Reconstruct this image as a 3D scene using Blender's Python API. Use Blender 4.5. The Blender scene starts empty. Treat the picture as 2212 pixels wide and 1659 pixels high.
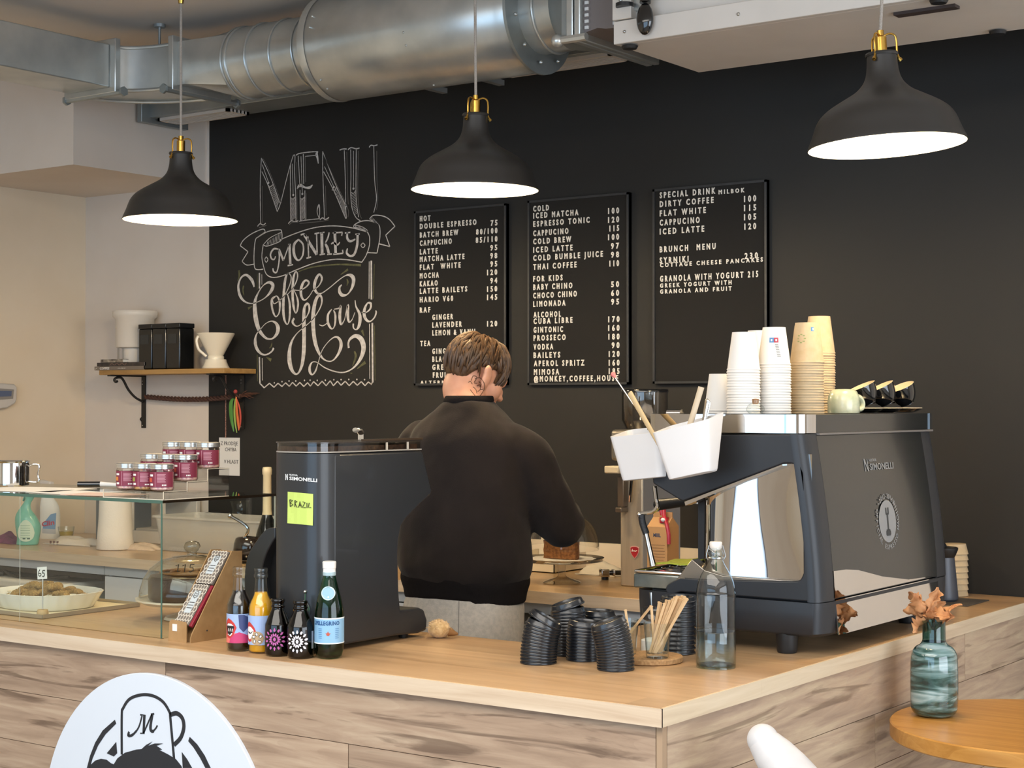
import bpy, bmesh, math, random
from mathutils import Vector, Matrix, Euler, noise
random.seed(7)
SC = bpy.context.scene
COL = SC.collection
PI = math.pi
# ------------------------------------------------------------------ camera, sky, daylight, exposure
FPX, YAW, PIT, CZ = 3572.0, math.radians(35.742), math.radians(0.7133), 1.58
cd = bpy.data.cameras.new('camera')
cd.sensor_width = 36.0
cd.lens = FPX / 2212 * 36.0
cd.clip_start = 0.05
cam = bpy.data.objects.new('camera', cd)
cam.location = (0, 0, CZ)
cam.rotation_euler = (PI / 2 + PIT, 0, YAW)
COL.objects.link(cam)
SC.camera = cam
SC.view_settings.view_transform = 'Standard'
SC.view_settings.look = 'None'
SC.view_settings.gamma = 1.0
SC.view_settings.use_curve_mapping = False
SC.view_settings.exposure = 0.6
SC.cycles.use_denoising = True
SC.cycles.max_bounces = 10
SC.cycles.transparent_max_bounces = 24
SC.cycles.caustics_reflective = False
SC.cycles.caustics_refractive = False
SC.cycles.sample_clamp_indirect = 6.0
w = bpy.data.worlds.new('sky')
SC.world = w
w.use_nodes = True
wn = w.node_tree.nodes
wn['Background'].inputs[0].default_value = (0.62, 0.78, 1.0, 1)
wn['Background'].inputs[1].default_value = 1.1
def area(name, loc, rot, sx, sy, power, color):
    l = bpy.data.lights.new(name, 'AREA')
    l.shape = 'RECTANGLE'
    l.size, l.size_y, l.energy, l.color = sx, sy, power, color
    o = bpy.data.objects.new(name, l)
    o.location, o.rotation_euler = loc, rot
    COL.objects.link(o)
    return o
# daylight coming in through the two shop windows behind and right of the camera
area('daylight_rear', (-1.6, -3.05, 1.55), (PI / 2, 0, 0), 5.6, 2.3, 52, (0.42, 0.70, 1.0))
area('daylight_right', (3.05, 1.6, 1.55), (PI / 2, 0, PI / 2), 4.4, 2.3, 100, (0.88, 0.94, 1.0))
# unseen overhead fill light, added to make up for the weaker rear daylight
area('overhead_fill', (-1.6, 0.4, 2.9), (0, 0, 0), 4.2, 2.6, 125, (1.0, 0.94, 0.86))

# ------------------------------------------------------------------ camera model: a pixel of the photo -> a point on a real plane
_F = Vector((-math.sin(YAW) * math.cos(PIT), math.cos(YAW) * math.cos(PIT), math.sin(PIT)))
_R = Vector((math.cos(YAW), math.sin(YAW), 0))
_U = _R.cross(_F)
_C = Vector((0, 0, CZ))
def ray(x, y): return _F + _R * ((x - 1106) / FPX) + _U * ((829.5 - y) / FPX)
def onz(x, y, z=1.0):
    d = ray(x, y); return _C + d * ((z - CZ) / d.z)
def ony(x, y, Y):
    d = ray(x, y); return _C + d * (Y / d.y)
def onx(x, y, X):
    d = ray(x, y); return _C + d * (X / d.x)
# ------------------------------------------------------------------ mesh builder
def lin(c):
    if isinstance(c, str):
        c = [int(c[i:i + 2], 16) / 255 for i in (1, 3, 5)]
    return tuple((v / 12.92 if v <= 0.04045 else ((v + 0.055) / 1.055) ** 2.4) for v in c[:3])
def V(*a): return Vector(a)
def smooth_path(pts, n=6, closed=False):
    """Catmull-Rom through points (any dimension tuples)."""
    P = [tuple(p) for p in pts]
    m = len(P); out = []
    rng = m if closed else m - 1
    for i in range(rng):
        if closed:
            a, b, c, d = P[(i - 1) % m], P[i], P[(i + 1) % m], P[(i + 2) % m]
        else:
            a, b, c, d = P[max(i - 1, 0)], P[i], P[i + 1], P[min(i + 2, m - 1)]
        for k in range(n):
            t = k / n
            out.append(tuple(0.5 * (2 * q + (r - p) * t + (2 * p - 5 * q + 4 * r - s) * t * t + (3 * q - p - 3 * r + s) * t ** 3) for p, q, r, s in zip(a, b, c, d)))
    if not closed: out.append(P[-1])
    return out
class MB:
    def __init__(s): s.v, s.f, s.m, s.uv = [], [], [], None
    def add(s, vs, fs, mi=0):
        n = len(s.v)
        s.v += [tuple(p) for p in vs]
        for f in fs:
            s.f.append(tuple(i + n for i in f)); s.m.append(mi)
        return s
    def box(s, x0, x1, y0, y1, z0, z1, mi=0):
        return s.add([(x, y, z) for x in (x0, x1) for y in (y0, y1) for z in (z0, z1)],
                     [(0, 1, 3, 2), (4, 6, 7, 5), (0, 4, 5, 1), (2, 3, 7, 6), (0, 2, 6, 4), (1, 5, 7, 3)], mi)
    def obox(s, c, a, b, d, mi=0):
        c, a, b, d = Vector(c), Vector(a), Vector(b), Vector(d)
        return s.add([c + a * i + b * j + d * k for i in (-1, 1) for j in (-1, 1) for k in (-1, 1)],
                     [(0, 1, 3, 2), (4, 6, 7, 5), (0, 4, 5, 1), (2, 3, 7, 6), (0, 2, 6, 4), (1, 5, 7, 3)], mi)
    def loft(s, rings, cap=True, closed=True, mi=0, loop=False):
        n = len(rings[0]); vs = [p for r in rings for p in r]; fs = []
        m = len(rings)
        for i in range(m if loop else m - 1):
            j2 = (i + 1) % m
            for j in range(n if closed else n - 1):
                k = (j + 1) % n
                fs.append((i * n + j, i * n + k, j2 * n + k, j2 * n + j))
        if cap and not loop:
            fs.append(tuple(reversed(range(n)))); fs.append(tuple(range((m - 1) * n, m * n)))
        return s.add(vs, fs, mi)
    def lathe(s, prof, c=(0, 0, 0), seg=32, mi=0, cap=False, flute=None):
        rings = []
        for r, z in prof:
            ring = []
            for k in range(seg):
                a = 2 * PI * k / seg
                rr = max(r, 1e-5) * (flute(a, z) if flute else 1)
                ring.append((c[0] + rr * math.cos(a), c[1] + rr * math.sin(a), c[2] + z))
            rings.append(ring)
        return s.loft(rings, cap=cap, mi=mi)
    def tube(s, pts, r, seg=10, cap=True, mi=0, closed=False, flat=1.0):
        P = [Vector(p) for p in pts]; n = len(P)
        rs = r if isinstance(r, (list, tuple)) else [r] * n
        rings = []; up = None
        for i in range(n):
            if closed: t = P[(i + 1) % n] - P[(i - 1) % n]
            else: t = P[min(i + 1, n - 1)] - P[max(i - 1, 0)]
            if t.length < 1e-9: t = Vector((0, 0, 1))
            t.normalize()
            if up is None:
                up = Vector((0, 0, 1)) if abs(t.z) < 0.9 else Vector((1, 0, 0))
            a = up - t * up.dot(t)
            if a.length < 1e-6: a = t.orthogonal()
            a.normalize(); b = t.cross(a); up = a
            rings.append([P[i] + (a * math.cos(2 * PI * k / seg) + b * math.sin(2 * PI * k / seg) * flat) * rs[i] for k in range(seg)])
        return s.loft(rings, cap=cap, mi=mi, loop=closed)
    def prism(s, poly, ax, d0, d1, mi=0):
        f = {'x': lambda u, v, d: (d, u, v), 'y': lambda u, v, d: (u, d, v), 'z': lambda u, v, d: (u, v, d)}[ax]
        n = len(poly)
        vs = [f(u, v, d0) for u, v in poly] + [f(u, v, d1) for u, v in poly]
        fs = [tuple(range(n)), tuple(range(2 * n - 1, n - 1, -1))] + [(i, (i + 1) % n, n + (i + 1) % n, n + i) for i in range(n)]
        return s.add(vs, fs, mi)
    def ball(s, c, r, seg=20, rings=12, mi=0, mat=None):
        rx, ry, rz = r if isinstance(r, (tuple, list)) else (r, r, r)
        c = Vector(c); R_ = []
        for i in range(rings + 1):
            t = -PI / 2 + PI * i / rings
            ct = max(math.cos(t), 1e-4)
            ring = []
            for k in range(seg):
                p = Vector((rx * ct * math.cos(2 * PI * k / seg), ry * ct * math.sin(2 * PI * k / seg), rz * math.sin(t)))
                if mat is not None: p = mat @ p
                ring.append(c + p)
            R_.append(ring)
        return s.loft(R_, mi=mi)
    def ribbon(s, pts, ws, O, A, B, N, th=0.0008, mi=0):
        """flat stroke: 2D points with widths, laid on plane O + A*u + B*v, thickness th along N."""
        n = len(pts); rings = []
        for i in range(n):
            p = Vector(pts[i][:2]); a = Vector(pts[max(i - 1, 0)][:2]); b = Vector(pts[min(i + 1, n - 1)][:2])
            t = b - a
            if t.length < 1e-9: t = Vector((1, 0))
            t.normalize(); q = Vector((-t.y, t.x)) * (ws[i] / 2)
            l, r_ = p + q, p - q
            L = O + A * l.x + B * l.y; R2 = O + A * r_.x + B * r_.y
            rings.append([L, R2, R2 + N * th, L + N * th])
        return s.loft(rings, mi=mi)
    def text(s, body, O, A, B, h, w=None, ext=0.001, off=0.0, mi=0, align='L', xs=1.0, space=1.0):
        vs, fs, W, H = text2d(body, off, space)
        A, B, O = Vector(A), Vector(B), Vector(O)
        N = A.cross(B)
        ky = h / 0.729
        kx = (w / W) if w else ky * xs
        du = {'L': 0, 'C': -W * kx / 2, 'R': -W * kx}[align]
        n = len(vs)
        P = [O + A * (x * kx + du) + B * (y * ky) for x, y in vs]
        edges = {}
        for f in fs:
            for i in range(len(f)):
                e = (f[i], f[(i + 1) % len(f)])
                edges[e] = 1
        out = [tuple(f) for f in fs]
        top = [tuple(i + n for i in f) for f in fs]
        sides = [(a, b, b + n, a + n) for (a, b) in edges if (b, a) not in edges]
        return s.add(list(P) + [p + N * ext for p in P], [tuple(reversed(f)) for f in out] + top + sides, mi)
    def build(s, name, mats, parent=None, smooth=True, bevel=0, seg=2, angle=35, local=False, mods=None, base=None):
        me = bpy.data.meshes.new(name)
        vs = s.v
        off = Vector((0, 0, 0))
        if parent is not None and not local:
            r = parent
            while r.parent: r = r.parent
            off = r.location.copy()
        elif parent is None and not local:
            if base: off = Vector(base)
            else:
                xs = [p[0] for p in vs]; ys = [p[1] for p in vs]; zs = [p[2] for p in vs]
                off = Vector(((min(xs) + max(xs)) / 2, (min(ys) + max(ys)) / 2, min(zs)))
        me.from_pydata([(p[0] - off.x, p[1] - off.y, p[2] - off.z) for p in vs], [], s.f)
        me.polygons.foreach_set('material_index', s.m)
        bm = bmesh.new(); bm.from_mesh(me)
        bmesh.ops.remove_doubles(bm, verts=bm.verts, dist=1e-6)
        bmesh.ops.recalc_face_normals(bm, faces=bm.faces)
        bm.to_mesh(me); bm.free()
        for m_ in (mats if isinstance(mats, (list, tuple)) else [mats]): me.materials.append(m_)
        if smooth:
            me.shade_smooth(); me.set_sharp_from_angle(angle=math.radians(angle))
        o = bpy.data.objects.new(name, me)
        COL.objects.link(o)
        if parent is not None: o.parent = parent
        elif not local: o.location = off
        if bevel:
            b = o.modifiers.new('bevel', 'BEVEL'); b.width = bevel; b.segments = seg; b.limit_method = 'ANGLE'; b.angle_limit = math.radians(40)
            b.harden_normals = False
            if smooth:
                pass
        for md in (mods or []):
            k = o.modifiers.new(md[0].lower(), md[0])
            for a_, v_ in md[1].items(): setattr(k, a_, v_)
        return o
_T = {}
_tc = bpy.data.curves.new('lettering_source', 'FONT')
_to = bpy.data.objects.new('lettering_source', _tc)
def text2d(body, off=0.0, space=1.0):
    k = (body, off, space)
    if k not in _T:
        _tc.body = body; _tc.offset = off; _tc.space_character = space; _tc.resolution_u = 2; _tc.size = 1.0
        COL.objects.link(_to)
        bpy.context.view_layer.update()
        ev = _to.evaluated_get(bpy.context.evaluated_depsgraph_get())
        me = ev.to_mesh()
        vs = [(v.co.x, v.co.y) for v in me.vertices]; fs = [tuple(p.vertices) for p in me.polygons]
        ev.to_mesh_clear()
        COL.objects.unlink(_to)
        x0 = min(v[0] for v in vs); x1 = max(v[0] for v in vs)
        # front-facing winding
        out = []
        for f in fs:
            ar = sum(vs[f[i]][0] * vs[f[(i + 1) % len(f)]][1] - vs[f[(i + 1) % len(f)]][0] * vs[f[i]][1] for i in range(len(f)))
            out.append(f if ar > 0 else tuple(reversed(f)))
        _T[k] = ([(x - x0, y) for x, y in vs], out, x1 - x0, 0.729)
    return _T[k]
def tag(o, label=None, cat=None, group=None, kind=None):
    if label: o['label'] = label
    if cat: o['category'] = cat
    if group: o['group'] = group
    if kind: o['kind'] = kind
    return o
def thing(name, label, cat, loc=(0, 0, 0), rz=0, group=None):
    o = bpy.data.objects.new(name, None)
    o.empty_display_size = 0.05
    COL.objects.link(o)
    o.location = loc; o.rotation_euler = (0, 0, rz)
    return tag(o, label, cat, group)
def struct(mb, name, mats, **k):
    return tag(mb.build(name, mats, **k), kind='structure')
_kids = {}
def dup(src, label=None, group=None, loc=None, rot=None, mat=None):
    c = src.copy(); COL.objects.link(c)
    if loc is not None: c.location = loc
    if rot is not None: c.rotation_euler = rot
    if mat is not None: c.matrix_basis = mat
    for ch in list(src.children):
        k = ch.copy(); COL.objects.link(k); k.parent = c
        for g in list(ch.children):
            q = g.copy(); COL.objects.link(q); q.parent = k
    return tag(c, label, None, group)
# ------------------------------------------------------------------ materials
def _nt(name):
    m = bpy.data.materials.new(name); m.use_nodes = True
    nt = m.node_tree
    return m, nt, nt.nodes, nt.links, nt.nodes['Principled BSDF']
def _map(N, L, scale, rot=(0, 0, 0), src='Object'):
    tc = N.new('ShaderNodeTexCoord'); mp = N.new('ShaderNodeMapping')
    mp.inputs['Scale'].default_value = scale; mp.inputs['Rotation'].default_value = rot
    L.new(tc.outputs[src], mp.inputs['Vector'])
    return mp
def pm(name, c, rough=0.5, metal=0.0, spec=0.5, coat=0.0, var=None, vscale=(8, 8, 8), vdetail=4, bump=0.0, bscale=None, sss=0.0, emit=0.0, sheen=0.0, contrast=(0.35, 0.65)):
    m, nt, N, L, b = _nt(name)
    b.inputs['Base Color'].default_value = (*lin(c), 1)
    b.inputs['Roughness'].default_value = rough
    b.inputs['Metallic'].default_value = metal
    b.inputs['Specular IOR Level'].default_value = spec
    b.inputs['Coat Weight'].default_value = coat
    b.inputs['Coat Roughness'].default_value = 0.06
    if sheen: b.inputs['Sheen Weight'].default_value = sheen
    if sss:
        b.inputs['Subsurface Weight'].default_value = sss
        b.inputs['Subsurface Radius'].default_value = (1.0, 0.4, 0.2); b.inputs['Subsurface Scale'].default_value = 0.006
    if emit:
        b.inputs['Emission Color'].default_value = (*lin(c), 1); b.inputs['Emission Strength'].default_value = emit
    if var or bump:
        mp = _map(N, L, vscale)
        nz = N.new('ShaderNodeTexNoise'); nz.inputs['Scale'].default_value = 1.0; nz.inputs['Detail'].default_value = vdetail
        L.new(mp.outputs[0], nz.inputs['Vector'])
        if var:
            cr = N.new('ShaderNodeValToRGB')
            cr.color_ramp.elements[0].position, cr.color_ramp.elements[1].position = contrast
            cr.color_ramp.elements[0].color = (*lin(c), 1); cr.color_ramp.elements[1].color = (*lin(var), 1)
            L.new(nz.outputs[0], cr.inputs[0]); L.new(cr.outputs[0], b.inputs['Base Color'])
        if bump:
            src = nz
            if bscale:
                mp2 = _map(N, L, bscale); src = N.new('ShaderNodeTexNoise'); src.inputs['Scale'].default_value = 1.0; src.inputs['Detail'].default_value = 3
                L.new(mp2.outputs[0], src.inputs['Vector'])
            bp = N.new('ShaderNodeBump'); bp.inputs['Strength'].default_value = bump; bp.inputs['Distance'].default_value = 0.003
            L.new(src.outputs[0], bp.inputs['Height']); L.new(bp.outputs[0], b.inputs['Normal'])
    return m
def glass(name, tint='#F4FAF8', refl=1.0, rough=0.01, edge=None):
    """thin clear wall: tinted see-through plus a Fresnel reflection."""
    m, nt, N, L, b = _nt(name)
    N.remove(b)
    out = N['Material Output']
    tr = N.new('ShaderNodeBsdfTransparent'); gl = N.new('ShaderNodeBsdfGlossy'); mx = N.new('ShaderNodeMixShader')
    lwf = N.new('ShaderNodeLayerWeight'); lwf.inputs[0].default_value = 0.5
    pw = N.new('ShaderNodeMath'); pw.operation = 'POWER'; pw.inputs[1].default_value = 4.5
    fr = N.new('ShaderNodeMath'); fr.operation = 'MULTIPLY_ADD'; fr.inputs[1].default_value = 0.85; fr.inputs[2].default_value = 0.045
    L.new(lwf.outputs['Facing'], pw.inputs[0]); L.new(pw.outputs[0], fr.inputs[0])
    mu = N.new('ShaderNodeMath'); mu.operation = 'MULTIPLY'; mu.inputs[1].default_value = refl; mu.use_clamp = True
    tr.inputs[0].default_value = (*lin(tint), 1)
    gl.inputs['Roughness'].default_value = rough
    if edge:
        lw = N.new('ShaderNodeLayerWeight'); lw.inputs[0].default_value = 0.35
        mc = N.new('ShaderNodeMix'); mc.data_type = 'RGBA'
        mc.inputs[6].default_value = (*lin(tint), 1); mc.inputs[7].default_value = (*lin(edge), 1)
        pe = N.new('ShaderNodeMath'); pe.operation = 'POWER'; pe.inputs[1].default_value = 2.6; L.new(lw.outputs['Facing'], pe.inputs[0]); L.new(pe.outputs[0], mc.inputs[0]); L.new(mc.outputs[2], tr.inputs[0])
    L.new(fr.outputs[0], mu.inputs[0]); L.new(mu.outputs[0], mx.inputs[0])
    L.new(tr.outputs[0], mx.inputs[1]); L.new(gl.outputs[0], mx.inputs[2]); L.new(mx.outputs[0], out.inputs[0])
    return m
def wood(name, c1, c2, c3, grain='x', fine=30, lo=1.2, rough=0.45, bump=0.15, rings=0.0, island=0.0, coat=0.0, cracks=0.0, src='Object', stave=None):
    m, nt, N, L, b = _nt(name)
    sc = {'x': (lo, fine, fine), 'y': (fine, lo, fine), 'z': (fine, fine, lo)}[grain]
    mp = _map(N, L, sc, src=src)
    vec = mp.outputs[0]
    isl = None
    if island:
        g = N.new('ShaderNodeNewGeometry'); isl = g.outputs['Random Per Island']
        ml = N.new('ShaderNodeMath'); ml.operation = 'MULTIPLY'; ml.inputs[1].default_value = 61.0
        L.new(isl, ml.inputs[0])
        va = N.new('ShaderNodeVectorMath'); va.operation = 'ADD'
        L.new(vec, va.inputs[0]); L.new(ml.outputs[0], va.inputs[1]); vec = va.outputs[0]
    nz = N.new('ShaderNodeTexNoise'); nz.inputs['Scale'].default_value = 1.0; nz.inputs['Detail'].default_value = 7; nz.inputs['Distortion'].default_value = 0.6
    nz.inputs['Roughness'].default_value = 0.6
    L.new(vec, nz.inputs['Vector'])
    fac = nz.outputs[0]
    if rings:
        sc2 = N.new('ShaderNodeVectorMath'); sc2.operation = 'SCALE'; sc2.inputs['Scale'].default_value = 0.22
        L.new(vec, sc2.inputs[0])
        n2 = N.new('ShaderNodeTexNoise'); n2.inputs['Scale'].default_value = 1.0; n2.inputs['Detail'].default_value = 2
        L.new(sc2.outputs[0], n2.inputs['Vector'])
        m1 = N.new('ShaderNodeMath'); m1.operation = 'MULTIPLY'; m1.inputs[1].default_value = 14
        L.new(n2.outputs[0], m1.inputs[0])
        fr = N.new('ShaderNodeMath'); fr.operation = 'FRACT'; L.new(m1.outputs[0], fr.inputs[0])
        mx = N.new('ShaderNodeMix'); mx.inputs[0].default_value = rings
        L.new(nz.outputs[0], mx.inputs[2]); L.new(fr.outputs[0], mx.inputs[3]); fac = mx.outputs[0]
    cr = N.new('ShaderNodeValToRGB')
    e = cr.color_ramp.elements
    e[0].position, e[0].color = 0.28, (*lin(c1), 1)
    e[1].position, e[1].color = 0.72, (*lin(c3), 1)
    k = e.new(0.5); k.color = (*lin(c2), 1)
    L.new(fac, cr.inputs[0])
    colr = cr.outputs[0]
    if island or stave:
        hs = N.new('ShaderNodeHueSaturation')
        mr = N.new('ShaderNodeMapRange')
        if island:
            mr.inputs[3].default_value, mr.inputs[4].default_value = 1 - island, 1 + island
            L.new(isl, mr.inputs[0])
        else:
            br = N.new('ShaderNodeTexBrick')
            br.offset = 0.37; br.inputs['Scale'].default_value = 1.0; br.inputs['Mortar Size'].default_value = 0.0
            br.inputs['Brick Width'].default_value, br.inputs['Row Height'].default_value = stave[0], stave[1]
            br.inputs['Color1'].default_value = (0, 0, 0, 1); br.inputs['Color2'].default_value = (1, 1, 1, 1)
            mb_ = _map(N, L, (1, 1, 1), (0, 0, 0 if grain == 'x' else PI / 2), src=src)
            L.new(mb_.outputs[0], br.inputs['Vector'])
            mr.inputs[3].default_value, mr.inputs[4].default_value = 1 - stave[2], 1 + stave[2]
            L.new(br.outputs[0], mr.inputs[0])
        L.new(mr.outputs[0], hs.inputs['Value']); L.new(colr, hs.inputs['Color']); colr = hs.outputs[0]
    if cracks:
        mpc = _map(N, L, tuple(q * 0.5 for q in sc), src=src)
        vc = mpc.outputs[0]
        if isl:
            va2 = N.new('ShaderNodeVectorMath'); va2.operation = 'ADD'; L.new(vc, va2.inputs[0]); L.new(ml.outputs[0], va2.inputs[1]); vc = va2.outputs[0]
        nc = N.new('ShaderNodeTexNoise'); nc.inputs['Scale'].default_value = 1.3; nc.inputs['Detail'].default_value = 8; nc.inputs['Distortion'].default_value = 1.4
        L.new(vc, nc.inputs['Vector'])
        rc = N.new('ShaderNodeValToRGB'); rc.color_ramp.elements[0].position = 0.35; rc.color_ramp.elements[1].position = 0.43
        rc.color_ramp.elements[0].color = (*lin('#6b5646'), 1); rc.color_ramp.elements[1].color = (1, 1, 1, 1)
        L.new(nc.outputs[0], rc.inputs[0])
        mm = N.new('ShaderNodeMix'); mm.data_type = 'RGBA'; mm.blend_type = 'MULTIPLY'; mm.inputs[0].default_value = cracks
        L.new(colr, mm.inputs[6]); L.new(rc.outputs[0], mm.inputs[7]); colr = mm.outputs[2]
    L.new(colr, b.inputs['Base Color'])
    b.inputs['Roughness'].default_value = rough
    b.inputs['Coat Weight'].default_value = coat
    b.inputs['Coat Roughness'].default_value = 0.25
    if bump:
        bp = N.new('ShaderNodeBump'); bp.inputs['Strength'].default_value = bump; bp.inputs['Distance'].default_value = 0.002
        L.new(fac, bp.inputs['Height']); L.new(bp.outputs[0], b.inputs['Normal'])
    return m
def galv(name, c='#CBCECB', rough=0.3, c2='#B6BBBA'):
    m = pm(name, c, rough, 0.72, var=c2, vscale=(7, 7, 7), vdetail=6, bump=0.02)
    return m
WHITE_WALL = pm('painted_plaster', '#DDD3C8', 0.9, var='#D8CDC1', vscale=(3, 3, 3), bump=0.06, bscale=(70, 70, 70))
CEIL = pm('ceiling_paint', '#E4DBD1', 0.95)
BLACK_WALL = pm('chalkboard_paint', '#242322', 0.62, spec=0.3, var='#2B2A28', vscale=(1.1, 1.1, 1.1), vdetail=6, bump=0.05, bscale=(60, 60, 60))
GALV = galv('galvanised_steel')
GALV_D = galv('galvanised_steel_dull', '#A3A9AA', 0.45, '#8F9797')
CHROME = pm('polished_chrome', '#DADADA', 0.07, 1.0)
STEEL = pm('brushed_steel', '#B9B7B2', 0.28, 1.0, var='#A7A5A0', vscale=(60, 60, 3))
BRASS = pm('brass', '#C9A04E', 0.22, 1.0)
BLACK_PL = pm('black_plastic', '#17181A', 0.42)
BLACK_MAT = pm('matte_black_metal', '#26272A', 0.5, var='#2B2D30', vscale=(40, 40, 40))
BLACK_GL = pm('gloss_black', '#101113', 0.12, coat=0.6)
WHITE_PL = pm('white_plastic', '#E6E6E4', 0.45)
WHITE_EN = pm('white_enamel', '#E4E1DC', 0.3, coat=0.2)
CERAM = pm('white_ceramic', '#EBE9E2', 0.18, coat=0.5)
PAPER = pm('white_paper', '#E9E7E2', 0.85)
KRAFT = pm('kraft_card', '#B08C5E', 0.8, var='#A37F52', vscale=(30, 30, 30))
CLEAR = glass('clear_glass', '#FCFEFD', 1.0, edge='#C9D6D2')
PANE = glass('pane_glass', '#FBFEFC', 0.8)
GLASS_EDGE = pm('green_glass_edge', '#3F6155', 0.15, spec=0.6)
ACRYL = glass('clear_acrylic', '#FAFAF9', 1.5, 0.03, edge='#B9BAB6')
FROST = pm('frosted_plastic', '#D9D4CA', .3)
FROST.node_tree.nodes['Principled BSDF'].inputs['Alpha'].default_value = .5
# ================================================================== THE SETTING
YW, XL, CEIL_Z = 4.95, -5.945, 2.98          # rear (chalk) wall, left wall, ceiling
XS, YS, ZS = -5.164, 4.238, 2.519            # boxed-in corner under the ceiling at the left
XB, XR, YR = -5.150, 3.2, -3.2               # where the black paint starts, right wall, wall behind the camera
struct(MB().box(XL - .1, XR + .1, YR - .1, YW + .1, -.1, 0), 'floor', pm('floor_tiles', '#8C8378', 0.5))
struct(MB().box(XL - .1, XR + .1, YR - .1, YW + .1, CEIL_Z, CEIL_Z + .1), 'ceiling', CEIL)
struct(MB().box(XL - .1, XL, YR, YW + .1, 0, CEIL_Z), 'wall_left', pm('left_wall_lamp_warmth', '#DDCEB8', 0.9, var='#D8C8B0', vscale=(3, 3, 3)))  # warmer than the other walls: lamp light put into its colour
struct(MB().box(XL, XB, YW, YW + .1, 0, CEIL_Z), 'wall_back_white', WHITE_WALL)
struct(MB().box(XB, -1.30, YW, YW + .1, 0, CEIL_Z), 'wall_back', BLACK_WALL)
struct(MB().box(-1.30, XR, YW, YW + .1, 0, CEIL_Z), 'wall_back_right', WHITE_WALL)
struct(MB().box(XL, XS, YS, YW, ZS, CEIL_Z), 'trim_1', WHITE_WALL)
# rear and right walls with their shop windows (behind the camera; they light the room and show in the chrome)
mb = MB().box(XL, -4.6, YR - .1, YR, 0, CEIL_Z).box(1.4, XR, YR - .1, YR, 0, CEIL_Z).box(-4.6, 1.4, YR - .1, YR, 0, .35).box(-4.6, 1.4, YR - .1, YR, 2.75, CEIL_Z)
struct(mb, 'wall_rear', WHITE_WALL)
mb = MB().box(XR, XR + .1, YR, -.7, 0, CEIL_Z).box(XR, XR + .1, 3.9, YW, 0, CEIL_Z).box(XR, XR + .1, -.7, 3.9, 0, .35).box(XR, XR + .1, -.7, 3.9, 2.75, CEIL_Z)
struct(mb, 'wall_right', WHITE_WALL)
FRAME = pm('window_frame_paint', '#3A3B3D', 0.4)
for nm, ax in (('window_1', 0), ('window_2', 1)):
    mb = MB()
    lo, hi, n = ((-4.6, 1.4, 4), (-.7, 3.9, 3))[ax]
    for i in range(n + 1):
        p = lo + (hi - lo) * i / n
        if ax == 0: mb.box(p - .03, p + .03, YR - .09, YR - .03, .35, 2.75)
        else: mb.box(XR + .03, XR + .09, p - .03, p + .03, .35, 2.75)
    for z in (.38, 2.72):
        if ax == 0: mb.box(lo, hi, YR - .09, YR - .03, z - .03, z + .03)
        else: mb.box(XR + .03, XR + .09, lo, hi, z - .03, z + .03)
    struct(mb, nm, FRAME)
# ================================================================== VENTILATION
YD, ZD = 4.20, 2.79                            # axis of the round duct
t = thing('rectangular_duct', 'flat galvanised duct running from the picture edge to the elbow under the ceiling', 'duct', (-4.74, 2.6, 2.72))
MB().box(-4.855, -4.635, 1.2, 3.965, 2.72, 2.875).build('duct_body', GALV, t, bevel=.004)
mb = MB()
for y in (2.2, 3.1):
    mb.box(-4.857, -4.633, y, y + .012, 2.718, 2.877)
mb.build('seam', GALV_D, t)
mb = MB().box(-4.885, -4.605, 3.965, 3.99, 2.70, 2.895)
mb.build('flange', GALV, t, bevel=.003)
for x in (-4.80, -4.68):
    MB().box(x - .01, x + .01, 2.5, 2.52, 2.875, CEIL_Z).build('hanger', GALV_D, t)
t = thing('duct_elbow', 'curved sheet metal elbow joining the flat duct to the round duct', 'duct', (-4.6, 4.1, 2.70))
cx, cy = -4.43, 3.99                            # centre of the bend
ang = [PI - (PI / 2) * i / 16 for i in range(17)]
inner = [(cx + .20 * math.cos(a) , cy + .09 * math.sin(a)) for a in ang]
outer = [(cx + .425 * math.cos(a), cy + .33 * math.sin(a)) for a in ang]
inner[0], outer[0] = (-4.635, 3.99), (-4.855, 3.99)
mb = MB().prism(inner + outer[::-1], 'z', 2.72, 2.875)
mb.build('bend', GALV, t)
lip_i = [(x + .012 * 0, y - .012) for x, y in inner]
mb = MB()
for z in (2.715, 2.87):
    mb.tube([(x, y, z) for x, y in inner], .007, 8)
    mb.tube([(x, y, z) for x, y in outer], .007, 8)
mb.build('rolled_seam', GALV, t)
mb = MB()
MB().box(-4.43, -4.405, 4.055, 4.345, 2.70, 2.895).build('flange', GALV, t, bevel=.003)
MB().lathe([(.005, 2.88), (.005, CEIL_Z - .012), (.022, CEIL_Z - .012), (.022, CEIL_Z)], (-4.60, 4.17, 0), 12).build('threaded_rod', GALV_D, t)
for p, q in (((-4.86, 3.978, 2.70), (-4.60, 3.978, 2.70)), ((-4.418, 4.05, 2.70), (-4.418, 4.36, 2.70))):
    a, b = Vector(p), Vector(q)
    d = (b - a).normalized() * .02
    MB().tube([a - d, b + d], .011, 8).tube([a - d * 1.5, a - d], .018, 6).tube([b + d, b + d * 1.5], .018, 6).build('clamp_rail', GALV_D, t)
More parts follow.
